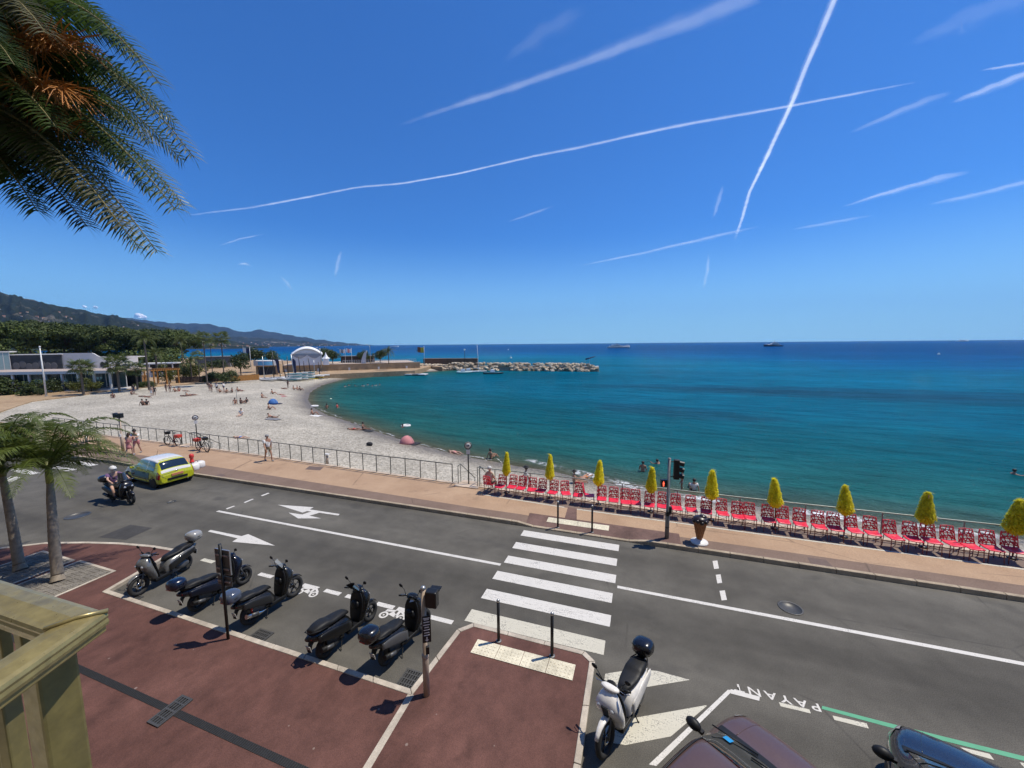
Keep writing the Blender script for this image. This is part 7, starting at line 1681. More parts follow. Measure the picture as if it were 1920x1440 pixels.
# ---- marquee and pointed tent on the terrace
TZ = 1.25
a, L, rz = frame_at(549, 685.6, TZ, 604, 684.0)
root = thing('marquee', 'large white marquee with arched roof beside the boat masts', 'tent', a, rz)
D = 9; hs = 3.7
def arch(x): return hs+1.9*math.sin(math.pi*max(0, min(1, x/L)))**.8
mb = MB(); mb.loft([[(x, -.4, arch(x)-.35), (x, D/2, arch(x)+.25), (x, D+.4, arch(x)-.35), (x, D+.4, arch(x)-.5), (x, -.4, arch(x)-.5)] for x in np.linspace(-.3, L+.3, 17)], smooth=True); part('roof', mb, M_CANVAS, root)
nb = 2
for i in range(nb):
    x0, x1 = L*i/nb, L*(i+1)/nb
    part('side_wall', MB().prism([(x0+.03, 0), (x1-.03, 0), (x1-.03, .08), (x0+.03, .08)], 0, hs-.5), M_CANVAS, root)
    rows = [[(x0+(x1-x0)*t, -.12-.12*math.sin(math.pi*t), hs-.35-q*(1.1*math.sin(math.pi*t)+.1)) for t in np.linspace(0, 1, 9)] for q in (0, .5, 1)]
    mbs = MB().loft(rows, cap=False, closed=False); part('swag', mbs, mat('grey_swag', (.34, .34, .35), .8), root)
for i in range(nb+1): part('leg', MB().box((L*i/nb, -.05, hs/2), (.14, .14, hs)), M_WHITEP, root)
for s, x in ((0, 0), (1, L)): part('end_wall', MB().box((x, D/2, 1.6), (.06, D, 3.2)), M_CANVAS, root)
part('gable', MB().prism([(x, 0) for x in (0, 0)]+[(0, 0)], 0, .01) if False else MB().loft([[(x, .1, hs-.5), (x, .1, arch(x)-.4), (x, .16, arch(x)-.4), (x, .16, hs-.5)] for x in np.linspace(.05, L-.05, 13)]), M_CANVAS, root)
a, L2, rz = frame_at(606, 684.5, TZ, 617, 684.2); root = thing('pointed_tent', 'small white pointed tent right of the marquee', 'tent', a, rz); part('roof', MB().lathe([(L2*.75, 2.0), (L2*.4, 2.5), (L2*.14, 3.3), (.05, 4.0)], (L2/2, L2/2, 0), 4, smooth=False), M_CANVAS, root).rotation_euler = (0, 0, 0)
for i, (x, y, w, d) in enumerate(((L2/2, 0, L2, .06), (L2/2, L2, L2, .06), (0, L2/2, .06, L2-.12), (L2, L2/2, .06, L2-.12))): part('side_wall', MB().box((x, y, 1.0), (w, d, 2.0)), M_CANVAS, root)
# ---- terrace wall along the headland, railing and lamp posts
a = at(522, 700.5, -.95); b = at(790, 692.0, -.95); L = (b-a).length; rz = math.atan2(b.y-a.y, b.x-a.x)
root = thing('terrace_wall', 'long tan stone terrace wall of the headland', 'wall', (a.x, a.y, -1.8), rz)
part('wall', MB().box((L/2, 3.0, 1.35), (L, .5, 3.3)), M_TANW, root); part('coping', MB().box((L/2, 3.0, 3.08), (L+.2, .8, .2)), M_STONE, root)
for i in range(14): part('buttress', MB().box((L*(i+.5)/14, 2.6, .6), (.6, .4, 2.6)), M_TANW if i % 3 else M_WALLW, root)
part('ramp', MB().prism([(L*.62, 1.6), (L*.985, 1.6), (L*.985, 2.6), (L*.62, 2.6)], -.2, 1.1), M_TANW, root)
ter = struct('terrace', MB().loft([[(L*t, 3.2, 3.05), (L*t, 26, 3.05), (L*t, 30, -2), (L*t, 3.2, -2)] for t in np.linspace(0, .97, 5)], smooth=False), M_STONE); ter.location = (a.x, a.y, -1.8); ter.rotation_euler = (0, 0, rz)
root = thing('terrace_railing', 'pale railing along the top of the headland terrace', 'railing', (a.x, a.y, 1.33), rz)
for i in range(34): part('post', MB().box((L*(.42+.55*i/33), 3.05, .55), (.07, .07, 1.1)), M_WHITEP, root)
part('handrail', MB().box((L*.695, 3.05, 1.12), (L*.55, .08, .07)), M_WHITEP, root); part('mid_rail', MB().box((L*.695, 3.05, .6), (L*.55, .05, .05)), M_WHITEP, root)
a2, L3, rz3 = frame_at(632, 681, 1.25, 700, 680); root = thing('dark_kiosk_row', 'long low dark kiosk on the headland terrace', 'building', a2, rz3); part('wall', MB().box((L3/2, 4, 1.1), (L3*.9, 3, 2.2)), mat('kiosk_brown', (.05, .035, .03), .8, 0, .3, 2), root); part('roof', MB().box((L3/2, 4, 2.3), (L3*.94, 3.8, .16)), M_SLATG, root)
for px, py, pt_, lb in ((603, 697, 652, 'curved lamp post behind the marquee right end'), (1147/1920*0+695, 690, 646, 'thin lamp post left of the headland shrubs')):
    p = at(px, py-8, 1.25); h = far(px, pt_, math.hypot(p.x, p.y)).z-p.z; root = thing('lamp_post', lb, 'lamp post', p); part('pole', MB().tube([(0, 0, 0), (0, 0, h*.86), (-.3, 0, h*.95), (-1.2, 0, h)], [.11, .08, .07, .05], 8), M_GALV, root); part('lamp_head', MB().ell((-1.3, 0, h), (.35, .14, .08)), M_WHITEP, root)
def flag(label, px, py, pt_, cols, side, z=1.25, w=1.9, hgt=1.3):
    p = at(px, py, z); h = far(px, pt_, math.hypot(p.x, p.y)).z-z; root = thing('flag', label, 'flag', p, YAW); part('pole', MB().tube([(0, 0, 0), (0, 0, h)], [.07, .045], 8), M_WHITEP, root); part('finial', MB().ell((0, 0, h), (.09, .09, .12)), M_WHITEP, root)
    n = len(cols)
    for i, c in enumerate(cols):
        rows = [[(side*w*(i+u)/n, .12*math.sin((i+u)/n*7+v), h-.15-hgt*v-.1*math.sin((i+u)/n*5)) for v in np.linspace(0, 1, 5)] for u in np.linspace(0, 1, 6)]
        part('flag_cloth', MB().loft(rows, cap=False, closed=False), c, root)
flag('red and yellow flag on a pole at the start of the breakwater', 796, 684, 650, [mat('flag_yellow', (.6, .36, .03), .8), mat('flag_rust', (.32, .08, .03), .8)], -1, w=2.0, hgt=1.6)
flag('white flag with markings, left one of two on the terrace', 648, 681, 654, [M_CANVAS, CLOTH['grey'], M_CANVAS], -1); flag('white flag with markings, right one of two on the terrace', 660, 681, 653, [M_CANVAS, CLOTH['pink'], M_CANVAS], -1); flag('blue flag by the bushy tree', 471, 692, 651, [CLOTH['navy'], CLOTH['white']], -1)
for px, py, lb in ((525, 706, 'dark feather banner left of two before the terrace wall'), (556, 706, 'dark feather banner right of two before the terrace wall')):
    p = at(px, py, -.8); root = thing('feather_banner', lb, 'banner', p, YAW); part('pole', MB().tube([(0, 0, 0), (0, 0, 4.2), (-.5, 0, 4.7), (-1.6, 0, 4.7)], .04, 6), M_BLACK, root); part('cloth', MB().loft([[(x0, 0, z), (x1, .03, z)] for x0, x1, z in ((-.05, -.5, .9), (-.05, -.7, 2.5), (-.05, -.9, 4.0), (-.3, -1.5, 4.65))], cap=False, closed=False), CLOTH['navy'], root)
# ---- boat yard: dinghies with masts, kayaks, hulls
def hull_mesh(L, B, Dp, fine=1.0):
    rings = []
    for i in range(13):
        t = i/12; b = B/2*(math.sin(math.pi*min(1, .18+.62*t))**.6 if t < .6 else math.cos((t-.6)/.4*math.pi/2)**.75*fine+.02); d = Dp*(1-.35*t**3); sh = .12*Dp*(2*t-1)**2*2
        rings.append([(L*t, b*math.cos(a), Dp+sh+d*math.sin(a)*(1 if math.sin(a) < 0 else .12)) for a in [2*math.pi*k/14 for k in range(14)]])
    return MB().loft(rings)
M_GEL = mat('white_gelcoat', (.70, .70, .68), .3, 0, .05, 3)
MASTS = [(496,711,668,-.02),(514,711,660,0),(526,709,662,-.06),(541,709,667,.0),(552,709,664,-.08),(564,708,668,-.04),(572,708,676,-.02),(583,706,671,-.06),(590,706,675,.0),(536,711,672,-.1),(600,705,678,-.03)]
MN = ['leftmost mast of the yard', 'tallest mast left of the marquee', 'mast leaning by the left banner', 'mast before the marquee left wall', 'slanting mast before the marquee', 'mast before the first marquee bay', 'short mast before the second marquee bay', 'mast before the third marquee bay', 'mast before the last marquee bay', 'strongly slanting mast by the banner', 'shortest mast by the pointed tent']
DH = hull_mesh(4.6, 1.5, .38).mesh('dinghy_hull', M_GEL)
for i, ((px, py, pt_, ln), lb) in enumerate(zip(MASTS, MN)):
    p = at(px, py, -.95); p.z = -1.02; h = far(px, pt_, math.hypot(p.x, p.y)).z+.95; root = thing('sailing_dinghy', 'white beached dinghy with '+lb, 'dinghy', p, R_(200+13*(i % 4)), 'dinghies in the boat yard')
    part('hull', DH, None, root, loc=(-2.4, 0, 0)); m = part('mast', MB().tube([(0, 0, .35), (-ln*6, 0, h)], [.12, .08], 7), M_BLACK if i % 4 else M_GALV, root); part('boom', MB().cyl((0, 0, 1.2), (-2.0, 0, 1.25), .035, n=6), M_GALV, root); part('stay', MB().cyl((-ln*6, 0, h-.5), (2.0, 0, .5), .012, n=4), M_GALV, root)
KB = hull_mesh(3.4, .8, .2).mesh('board_hull', M_GEL); KT = hull_mesh(3.4, .8, .2).mesh('board_hull_teal', mat('teal_plastic', (.06, .28, .30), .4)); KY = hull_mesh(3.6, .8, .22).mesh('kayak_hull', mat('yellow_plastic', (.68, .50, .01), .4))
for s in range(3):
    for k in range(5):
        p = at(566+s*12, 712-s*1.5, -1.1); root = thing('pedal_board', f'{("lowest", "second lowest", "middle", "second highest", "topmost")[k]} board of the {("left", "middle", "right")[s]} stack on the beach', 'board', (p.x, p.y, -1.15+k*.36), R_(228), 'stacked white boards'); part('hull', KB if (k+s) % 2 else KT, None, root); part('deck', MB().box((1.6, 0, .31), (2.0, .5, .05)), M_GEL, root)
for k, (px, py) in enumerate(((597, 711), (606, 709), (615, 707))):
    p = on_beach(px, py); root = thing('yellow_kayak', f'yellow kayak, {("left", "middle", "right")[k]} one of three at the far waterline', 'kayak', p, R_(205), 'yellow kayaks'); part('hull', KY, None, root); part('cockpit', MB().torus((1.7, 0, .36), (0, 0, 1), .26, .03, 16, 6), M_BLACK, root)
for px, py, rz_, lb, L_ in ((488, 714, 20, 'upturned white dinghy hull at the right end of the timber fence', 4.0), (636, 709, 150, 'white catamaran hull tilted on the far shore', 5.0), (500, 712, 10, 'long white hull lying before the boat yard', 6.0), (524, 713, 12, 'second long white hull lying before the boat yard', 6.0), (545, 712, 8, 'white hull lying left of the stacked boards', 5.0), (675, 703, 160, 'white hull drawn up by the pontoon', 5.0)):
    p = on_beach(px, py); root = thing('beached_hull', lb, 'boat', p, R_(rz_), 'hulls on the shore'); part('hull', hull_mesh(L_, 1.3, .42), M_GEL, root); part('rail', MB().box((L_*.45, 0, .52), (L_*.6, .5, .06)), M_GREY, root)
p = on_beach(686, 702); root = thing('windsurf_sail', 'grey upright sail at the far shore', 'sail', p, YAW); h = far(686, 657, math.hypot(p.x, p.y)).z-p.z; part('mast', MB().tube([(0, 0, 0), (.25, 0, h*.6), (.6, 0, h)], .05, 6), M_GALV, root); part('sail_cloth', MB().loft([[(x0, 0, z*h), (x1, .12, z*h)] for x0, x1, z in ((.0, -1.3, .12), (.1, -1.5, .3), (.2, -1.2, .6), (.42, -.5, .85), (.6, .4, .99))], cap=False, closed=False), mat('sail_grey', (.5, .5, .52), .6), root)
# cabin boat with a blue banner
a, L, rz = frame_at(478, 704, -.8, 519, 703); root = thing('boat_club_hut', 'boat club hut with white curved fascia and pale blue banner', 'building', a, rz); part('wall', MB().box((L/2, 3, 1.4), (L, 4, 2.8)), M_TANW, root); part('opening', MB().box((L*.5, .98, 1.2), (L*.8, .06, 2.2)), M_DARKP, root)
part('fascia', MB().loft([[(L*t, .2-1.2*math.sin(math.pi*t), z) for t in np.linspace(-.05, 1.05, 13)] for z in (2.7, 4.0)], cap=False, closed=False), M_WALLW, root); part('roof', MB().prism([(L*t, .25-1.2*math.sin(math.pi*t)) for t in np.linspace(-.05, 1.05, 13)]+[(L*1.05, 5.2), (-L*.05, 5.2)], 3.9, 4.05), M_WALLW, root); part('banner', MB().loft([[(L*t, .12-1.2*math.sin(math.pi*t), z) for t in np.linspace(.22, .86, 9)] for z in (2.85, 3.85)], cap=False, closed=False), mat('banner_blue', (.13, .40, .62), .6, 0, .2, 4), root)
# ---- pontoon and moored boats
a, L, rz = frame_at(738, 703.5, SEA_Z, 800, 703.8); root = thing('pontoon', 'dark floating pontoon with white boards in the inner bay', 'pontoon', (a.x, a.y, SEA_Z), rz)
for i in range(5): part('deck', MB().box((L*(i+.5)/5, 0, .35), (L/5-.1, 3.0, .25)), M_GREY if i % 2 else M_WHITEP, root, bevel=.02); part('float', MB().box((L*(i+.5)/5, 0, .05), (L/5-.4, 2.6, .5)), M_BLACK, root)
for px, py, ln, hull, lb in ((925, 701, 6.5, mat('dark_green_hull', (.03, .05, .05), .4), 'dark motor boat moored before the breakwater'), (880, 698, 8.0, M_GEL, 'long white boat moored beside the dark one'), (870, 699.5, 5.0, mat('pale_green_hull', (.3, .5, .48), .4), 'small pale boat moored left of the dark one')):
    p = at(px, py, SEA_Z); root = thing('moored_boat', lb, 'boat', (p.x, p.y, SEA_Z-.1), R_(25)); part('hull', hull_mesh(ln, 2.0, .65).xform(Matrix.Translation((-ln/2, 0, -.2))), hull, root); part('cabin', MB().box((-.3, 0, 1.1), (1.6, 1.2, .8), taper=.75), M_GEL, root, bevel=.05); part('windscreen', MB().box((.45, 0, 1.2), (.06, 1.0, .45)), M_GLASS, root)
p = at(898, 697, SEA_Z); h = far(894, 645, math.hypot(p.x, p.y)).z-SEA_Z; root = thing('mast_boat', 'small sailing boat with tall white mast at the breakwater', 'sailing boat', (p.x, p.y, SEA_Z-.1), R_(30)); part('hull', hull_mesh(5.5, 1.8, .5).xform(Matrix.Translation((-2.7, 0, -.15))), M_GEL, root); part('mast', MB().tube([(0, 0, .3), (-.5, 0, h)], [.08, .05], 7), M_WHITEP, root); part('boom', MB().cyl((0, 0, 1.3), (-2.2, 0, 1.35), .05), M_WHITEP, root)
# ---- breakwater: a mound of boulders, each stone its own
def rock_mesh(seed):
    r = np.random.default_rng(seed); bm = bmesh.new(); bmesh.ops.create_icosphere(bm, subdivisions=1, radius=1)
    pl = [(Vector(r.normal(size=3)).normalized(), r.uniform(.62, .88)) for _ in range(8)]
    for v in bm.verts:
        c = v.co.copy()
        for n, d in pl:
            k = c.dot(n)
            if k > d: c -= n*(k-d)
        v.co = c*Vector((1, .8, .68))
    me = bpy.data.meshes.new('boulder'); bm.to_mesh(me); bm.free(); me.materials.append(M_ROCK[seed % 3]); return me
M_ROCK = [mat('limestone_'+n, c, .9, 0, .25, 1.2, bump=.6, bscale=5) for n, c in (('cream', (.44, .35, .24)), ('tan', (.34, .265, .18)), ('pale', (.50, .42, .31)))]
ROCKS = [rock_mesh(s) for s in range(9)]
e0, e1 = at(770, 693, SEA_Z), at(1122, 697, SEA_Z); ax = (e1-e0); BL = ax.length; ax.normalize(); nr = Vector((-ax.y, ax.x, 0))
mb = MB(); mb.loft([[tuple(e0+ax*BL*t+nr*(2.2+w*k)*1.0+Vector((0, 0, z))) for w, z in ((-3.2, -1.5), (-1.2, 1.6), (1.6, 1.6), (5, -1.5))] for t, k in ((0, 1), (.3, 1), (.7, 1), (.96, .9), (1.0, .3))], smooth=False)
brk = struct('breakwater', mb, M_ROCK[1]); rr = random.Random(77)
n = 0
for i in range(300):
    t = rr.random(); w = rr.random(); endk = 1 if t < .95 else max(.35, 1-(t-.95)*11)
    y = -1.0+4.3*w*1.0; z = .15+2.3*min(1, w*1.9)*endk if w < .6 else .15+2.3*endk
    if t < .22: z *= .75
    s = rr.uniform(.75, 1.35)*(1.0 if w < .5 else .8)
    p = e0+ax*BL*t+nr*(y+(1-endk)*1.5); o = part('stone', ROCKS[i % 9], None, brk); o.location = (p.x, p.y, SEA_Z+z-.15); o.scale = (s, s, s); o.rotation_euler = (rr.uniform(-.5, .5), rr.uniform(-.5, .5), rr.uniform(0, 6.3))
p = e0+ax*BL*.30+nr*3.2; h = 5.2; root = thing('harbour_light', 'slim harbour light post on the breakwater', 'lamp post', (p.x, p.y, SEA_Z+2.2)); part('pole', MB().cyl((0, 0, 0), (0, 0, h), .09), M_BLACK, root); part('lantern', MB().ell((0, 0, h+.1), (.3, .3, .3)), M_WHITEP, root); part('base', MB().lathe([(.35, 0), (.35, .3), (.1, .4)], n=10), M_GREY, root)
a, L, rz = frame_at(786, 691, SEA_Z, 890, 691); root = thing('quay_wall', 'brown low quay wall behind the rocks', 'wall', (a.x, a.y, SEA_Z), rz); part('wall', MB().box((L/2, 5.4, 1.9), (L, 1.0, 3.8)), mat('quay_brown', (.16, .09, .055), .9, 0, .2, 1), root); part('coping', MB().box((L/2, 5.4, 3.85), (L+.1, 1.2, .12)), M_STONE, root)
p = e0+ax*BL*.81+nr*2.5; root = thing('blue_tarp_boat', 'small dark blue sail-covered boat behind the breakwater', 'boat', (p.x+6, p.y+14, SEA_Z-.1), R_(20)); part('hull', hull_mesh(6, 2, .8), M_GEL, root); part('cover', MB().tube([(1, 0, 3.6), (4.6, 0, 4.6)], [.3, .16], 8), CLOTH['navy'], root); part('mast', MB().cyl((2.6, 0, .5), (2.6, 0, 4.3), .06), M_GALV, root)
# ---- yachts out at sea
def yacht(label, px, py, wpx, name, hullm, dirn, tiers, mast=True):
    p = at(px, py, SEA_Z); dist = (p-EYE).length; L = wpx/F_PX*dist*math.cos(math.atan((px-960)/F_PX)); root = thing(name, label, 'yacht', (p.x, p.y, SEA_Z), YAW+(0 if dirn > 0 else math.pi))
    rings = []
    for i in range(15):
        t = i/14; b = L*.10*(1 if t < .55 else math.cos((t-.55)/.45*math.pi/2)**.8+.01); fb = L*(.055+.05*t*t); x = L*(t-.5)*(1.0)
        rings.append([(x, -b, fb), (x, -b*.92, fb*.4), (x, -b*.6, -L*.02), (x, b*.6, -L*.02), (x, b*.92, fb*.4), (x, b, fb)])
    part('hull', MB().loft(rings), hullm, root)
    z = L*.058
    for i, (x0, x1, h, w) in enumerate(tiers):
        h *= L; d = part('superstructure', MB().loft([[(L*(x0+f*.01), -L*w, z), (L*(x0+f*.0), L*w, z), (L*(x0), L*w, z+h), (L*x0, -L*w, z+h)] if f == 0 else [(L*x1, -L*w*.8, z), (L*x1, L*w*.8, z), (L*(x1-.06), L*w*.7, z+h), (L*(x1-.06), -L*w*.7, z+h)] for f in (0, 1)], smooth=False), M_GEL, root)
        part('window_band', MB().box((L*(x0+x1)/2-.01*L, 0, z+h*.55), (L*(x1-x0)*.86, L*w*2.04, h*.36)), M_GLASS, d); z += h
    if mast: part('mast', MB().box((L*-.08, 0, z+L*.03), (L*.035, L*.06, L*.06), taper=.4).cyl((L*-.08, 0, z+L*.05), (L*-.08, 0, z+L*.11), L*.004), M_GEL if dirn < 0 else M_BLACK, root)
    part('bow_rail', MB().tube([(L*.2, -L*.08, L*.10), (L*.46, 0, L*.14), (L*.2, L*.08, L*.10)], L*.003, 5), M_GALV, root)
    return root
yacht('large white and dark motor yacht at anchor left of centre on the horizon', 1160, 652.5, 42, 'motor_yacht', mat('yacht_hull_grey', (.42, .42, .42), .3), 1, ((-.42, .22, .05, .09), (-.30, .08, .045, .075)))
yacht('dark hulled motor yacht under way right of centre on the horizon', 1449, 649.5, 35, 'motor_yacht', mat('yacht_hull_navy', (.02, .03, .05), .3), -1, ((-.35, .25, .06, .085), (-.28, .12, .055, .07), (-.2, .02, .05, .05)))
yacht('white speedboat leaving a wake near the headland', 740, 650.5, 16, 'speedboat', M_GEL, 1, ((-.2, .15, .08, .08),), False)
yacht('tiny white motor boat near the right end of the horizon', 1805, 640.2, 22, 'speedboat', M_GEL, 1, ((-.25, .15, .07, .08),), False)
def wake(px0, px1, py, w):
    a, b = at(px0, py, SEA_Z), at(px1, py, SEA_Z); n = 12; foam([(a.lerp(b, i/n)).xy for i in range(n+1)], w, SEA_Z+.3, 1.0)
wake(690, 735, 651.2, 6); wake(1466, 1510, 650.0, 8)
for px, py, lb in ((953, 656, 'small white buoy left of the yachts'), (958, 672, 'white buoy beyond the breakwater middle'), (1760, 665, 'small white buoy far out on the right')):
    p = at(px, py, SEA_Z); root = thing('buoy', lb, 'buoy', (p.x, p.y, SEA_Z)); part('float', MB().ell((0, 0, .3), (.7, .7, .7)), M_WHITEP, root); part('staff', MB().cyl((0, 0, .9), (0, 0, 1.8), .06), M_WHITEP, root)
# ---- houses scattered on the far slopes
HM_ = [mat('house_'+n, c, .85, 0, .1, 1) for n, c in (('white', (.62, .60, .56)), ('cream', (.55, .45, .34)), ('rose', (.50, .33, .25)))]; HROOF = mat('house_tile_roof', (.32, .15, .09), .9)
def house_meshes(m):
    w = MB().box((0, 0, .5), (1, .8, 1.0)); r = MB().loft([[(-.56, -.48, 1.0), (.56, -.48, 1.0), (.56, .48, 1.0), (-.56, .48, 1.0)], [(-.5, -.03, 1.32), (.5, -.03, 1.32), (.5, .03, 1.32), (-.5, .03, 1.32)]], smooth=False)
    return w.mesh('house_wall', m), r.mesh('house_roof', HROOF)
HOUSE = [house_meshes(m) for m in HM_]
def houses(rows, n, seed, x0, x1, t0, t1, size, label, group):
    r = random.Random(seed); N = len(rows)-1; D_ = len(rows[0])-2
    for k in range(n):
        f = r.uniform(x0, x1)*N; i = min(int(f), N-1); t = t0+(t1-t0)*r.random()**1.7; g = t*D_; j = min(int(g), D_-1); u, v = f-i, g-j
        P = [Vector(rows[i][j]), Vector(rows[i+1][j]), Vector(rows[i][j+1]), Vector(rows[i+1][j+1])]; p = P[0]*(1-u)*(1-v)+P[1]*u*(1-v)+P[2]*(1-u)*v+P[3]*u*v
        if p.z < SEA_Z+2: p.z = SEA_Z+2
        root = thing('hillside_house', label, 'house', (p.x, p.y, p.z-size*.3), r.uniform(0, 3), group); s = size*r.uniform(.6, 1.5); w, rf = HOUSE[r.randrange(3)]
        a = part('wall', w, None, root); b = part('roof', rf, None, root)
        for o in (a, b): o.scale = (s*r.uniform(.9, 1.8), s, s*r.uniform(.7, 1.1)) if o is a else a.scale
houses(HN, 90, 5, .25, .95, .12, .55, 5.0, 'small pale house scattered on the near dark hillside', 'houses on the near hillside')
houses(HM, 90, 6, .35, .98, .02, .5, 8, 'small pale house of the town along the far coastal slope', 'houses of the coastal town')
houses(HF, 60, 7, .35, .97, .02, .30, 12, 'small pale house at the foot of the farthest blue hills', 'houses under the farthest hills')
# ================================================================== CONTRAILS (ice-cloud ribbons about 9.5 km up)
def make_trail(dens):
    k = NT('contrail'); a = k.n('ShaderNodeAttribute'); a.attribute_name = 'edge'
    uvn = k.n('ShaderNodeUVMap') if False else None
    v = k.coord('Object'); 
    n1 = k.noise(v, .0011, 5, .6); n2 = k.noise(v, .00012, 4, .6)
    f = k.ramp(k.math('ADD', a.outputs['Fac'], k.math('MULTIPLY', k.math('SUBTRACT', n1, .5), 1.0)), [(.05, (0,)*3), (1.2, (1,)*3)]); f = k.math('MULTIPLY', f, k.math('MINIMUM', k.math('MULTIPLY', a.outputs['Fac'], 4.0), 1.0)); f = k.math('MULTIPLY', f, k.ramp(n2, [(.32, (.35,)*3), (.62, (1,)*3)])); f = k.math('MULTIPLY', f, dens)
    tr = k.n('ShaderNodeBsdfTransparent'); di = k.n('ShaderNodeBsdfTranslucent'); di.inputs[0].default_value = (.95, .95, .97, 1); df = k.n('ShaderNodeBsdfDiffuse'); df.inputs[0].default_value = (.95, .95, .97, 1)
    m1 = k.n('ShaderNodeMixShader'); m1.inputs[0].default_value = .35; k.l(di.outputs[0], m1.inputs[1]); k.l(df.outputs[0], m1.inputs[2])
    ms = k.n('ShaderNodeMixShader'); k.l(f, ms.inputs[0]); k.l(tr.outputs[0], ms.inputs[1]); k.l(m1.outputs[0], ms.inputs[2]); k.l(ms.outputs[0], k.o.inputs['Surface']); return k.m
TRAILM = {}
def contrail(label, pts, widths, dens, alt=9500., fade=(.08, .08)):
    """pts: pixels along the trail, widths: pixels; a flattened lens-shaped ribbon with soft edges"""
    key = round(dens, 2)
    if key not in TRAILM: TRAILM[key] = make_trail(dens)
    P = [at(x, y, alt) for x, y in pts]; n = 60; r = random.Random(len(label)); rows = []; E = []
    seg = [0]
    for a, b in zip(P, P[1:]): seg.append(seg[-1]+(b-a).length)
    px_seg = [0]
    for a, b in zip(pts, pts[1:]): px_seg.append(px_seg[-1]+math.hypot(b[0]-a[0], b[1]-a[1]))
    def samp(s):
        t = s*px_seg[-1]
        for i in range(len(pts)-1):
            if t <= px_seg[i+1] or i == len(pts)-2:
                u = (t-px_seg[i])/(px_seg[i+1]-px_seg[i]); return P[i].lerp(P[i+1], u), widths[i]*(1-u)+widths[i+1]*u
    C_ = [samp(i/n) for i in range(n+1)]
    for i, (c, w) in enumerate(C_):
        d = (C_[min(n, i+1)][0]-C_[max(0, i-1)][0]); d.z = 0; d.normalize(); nv = Vector((-d.y, d.x, 0)); vd = (c-EYE); dist = vd.length
        # true width so that the trail spans w pixels seen edge-on from the ground
        vz = vd.normalized(); side = (nv-vz*nv.dot(vz)).length; W = w/F_PX*dist*1.05/max(.3, side)
        wob = W*.03*(math.sin(i*.37)+r.uniform(-.35, .35)); f = min(1, (i/n)/fade[0] if fade[0] else 1, ((n-i)/n)/fade[1] if fade[1] else 1); f = max(0, f)
        up = [(-.5, 0, 0), (-.26, .16, .03), (-.11, .85, .05), (.07, 1, .05), (.22, .3, .03), (.5, 0, 0)]
        for u, e, h in up: q = c+nv*(u*W+wob); rows.append((q.x, q.y, q.z+h*W*.4)); E.append(e*f)
    Fc = [(i*6+j, i*6+j+1, i*6+j+7, i*6+j+6) for i in range(n) for j in range(5)]
    base = C_[0][0]; mb = MB().add([(x-base.x, y-base.y, z-base.z) for x, y, z in rows], Fc, True)
    o = solo('contrail', mb, TRAILM[key], label, 'contrail', base, 0, 'aircraft contrails'); at2 = o.data.attributes.new('edge', 'FLOAT', 'POINT'); at2.data.foreach_set('value', E); return o
contrail('bright steep white contrail falling from the top edge at the right', [(1580,-40),(1565,0),(1530,80),(1490,180),(1440,290),(1405,360),(1392,410),(1376,455)], [14,14,13,12,11,9,9,10], .85, fade=(.01, .12))
contrail('long thin contrail crossing the whole sky from left to upper right', [(1745,149),(1600,177),(1480,199),(1300,231),(1180,256),(1090,276),(1000,293),(860,326),(750,345),(670,351),(570,371),(470,390),(400,398),(300,412)], [5,6,7,8,8,8,8,7,8,8,9,10,10,10], .50, fade=(.12, .15))
contrail('broad faint contrail high up over the middle of the sky', [(1430,-12),(1270,50),(1150,97),(1050,133),(960,166),(880,190),(730,242)], [40,34,26,20,20,18,12], .22, fade=(.02, .25))
contrail('faint streak low down left of the steep contrail', [(1080,500),(1200,476),(1330,446),(1435,422)], [10,16,18,10], .28, fade=(.2, .2))
contrail('wide pale streak at the right below the crossing', [(1575,390),(1650,366),(1750,338),(1825,322)], [10,16,16,12], .32, fade=(.25, .2))
contrail('pale streak meeting the upper right edge', [(1780,196),(1850,168),(1940,132)], [10,15,16], .34, fade=(.3, 0))
contrail('faint streak continuing down left from the upper right edge', [(1590,252),(1680,212),(1730,192),(1790,172)], [12,16,15,10], .18, fade=(.3, .3))
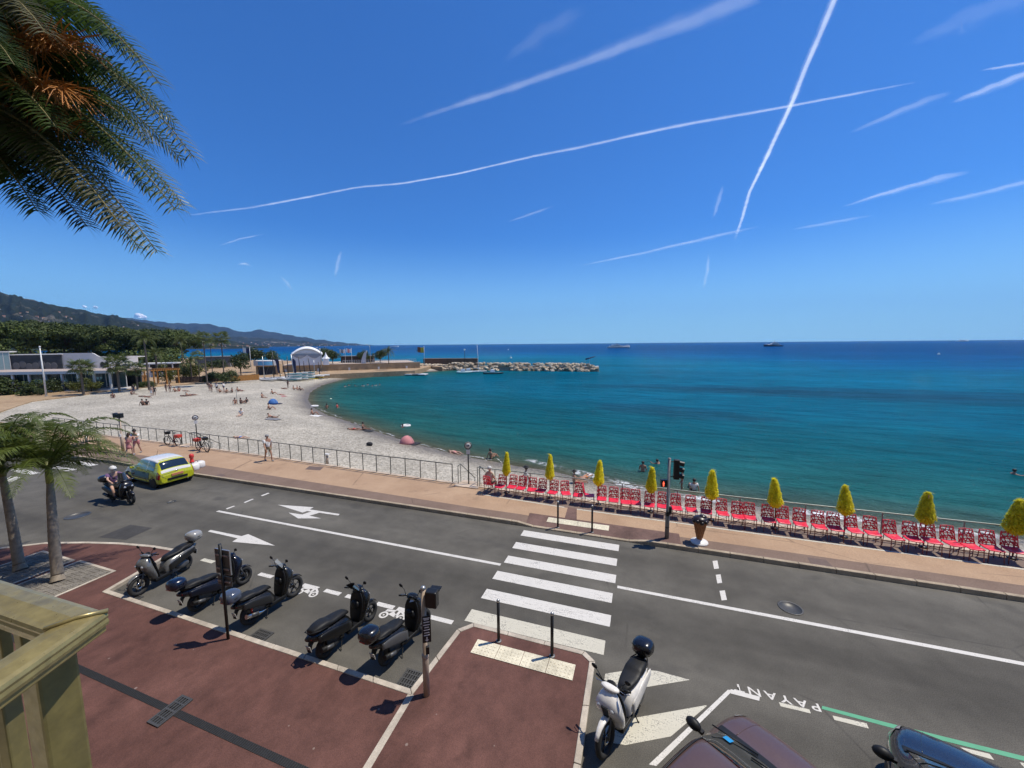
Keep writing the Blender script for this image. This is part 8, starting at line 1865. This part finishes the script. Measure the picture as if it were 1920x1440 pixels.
contrail('short thin streak at the top right edge', [(1835,133),(1890,124),(1940,116)], [5,7,7], .5, fade=(.3, 0))
contrail('broken faint wisp under the steep contrail', [(1356,345),(1348,375),(1337,410)], [9,12,8], .28, fade=(.3, .3)); contrail('lowest small wisp above the sea', [(1329,470),(1327,505),(1318,545)], [7,10,8], .26, fade=(.3, .3))
contrail('faint low streak at the right edge', [(1735,386),(1830,366),(1940,338)], [8,13,18], .25, fade=(.3, 0)); contrail('short faint streak below the wide pale one', [(1480,432),(1560,418),(1640,403)], [8,11,7], .2, fade=(.3, .3)); contrail('small faint streak in the middle of the sky', [(948,418),(1000,400),(1042,385)], [7,14,8], .18, fade=(.3, .3))
contrail('very faint high veil at the top right', [(1700,90),(1800,40),(1930,-10)], [20,34,40], .07, fade=(.3, 0)); contrail('very faint veil beside the upper contrail', [(940,120),(1020,60),(1110,10)], [20,40,30], .06, fade=(.3, .3)); contrail('tiny wisp over the far hills', [(628,520),(634,490),(640,468)], [8,12,8], .25, fade=(.3, .3)); contrail('tiny low wisp left of the middle', [(408,462),(450,448),(500,438)], [5,8,5], .28, fade=(.3, .3)); contrail('pale smudge low over the left sky', [(448,498),(458,494),(470,500)], [12,16,10], .25, fade=(.3, .3)); contrail('small smudge left of the tiny wisp', [(524,515),(538,530),(550,548)], [8,12,8], .2, fade=(.3, .3))
# small cumulus over the ridge
def puff(label, px, py, w, dist):
    c = far(px, py, dist); r = random.Random(px); k = w/F_PX*dist*.5; root = thing('cloud', label, 'cloud', c); m = mat('cloud_white', (.92, .93, .95), 1.0, 0, .02, .001, spec=0)
    mb = MB()
    for i in range(7): mb.ell((k*r.uniform(-.8, .8), k*r.uniform(-.4, .4), k*r.uniform(0, .3)), (k*r.uniform(.25, .5),)*3)
    part('cloud_body', mb, m, root); part('cloud_base', MB().ell((0, 0, -.05*k), (k, k*.5, k*.15)), m, root)
puff('small white cloud sitting on the saddle of the ridge', 262, 596, 17, 15500); puff('tiny cloud above the ridge, left one', 159, 576, 7, 15500); puff('tiny cloud above the ridge, right one', 179, 577, 7, 15500)
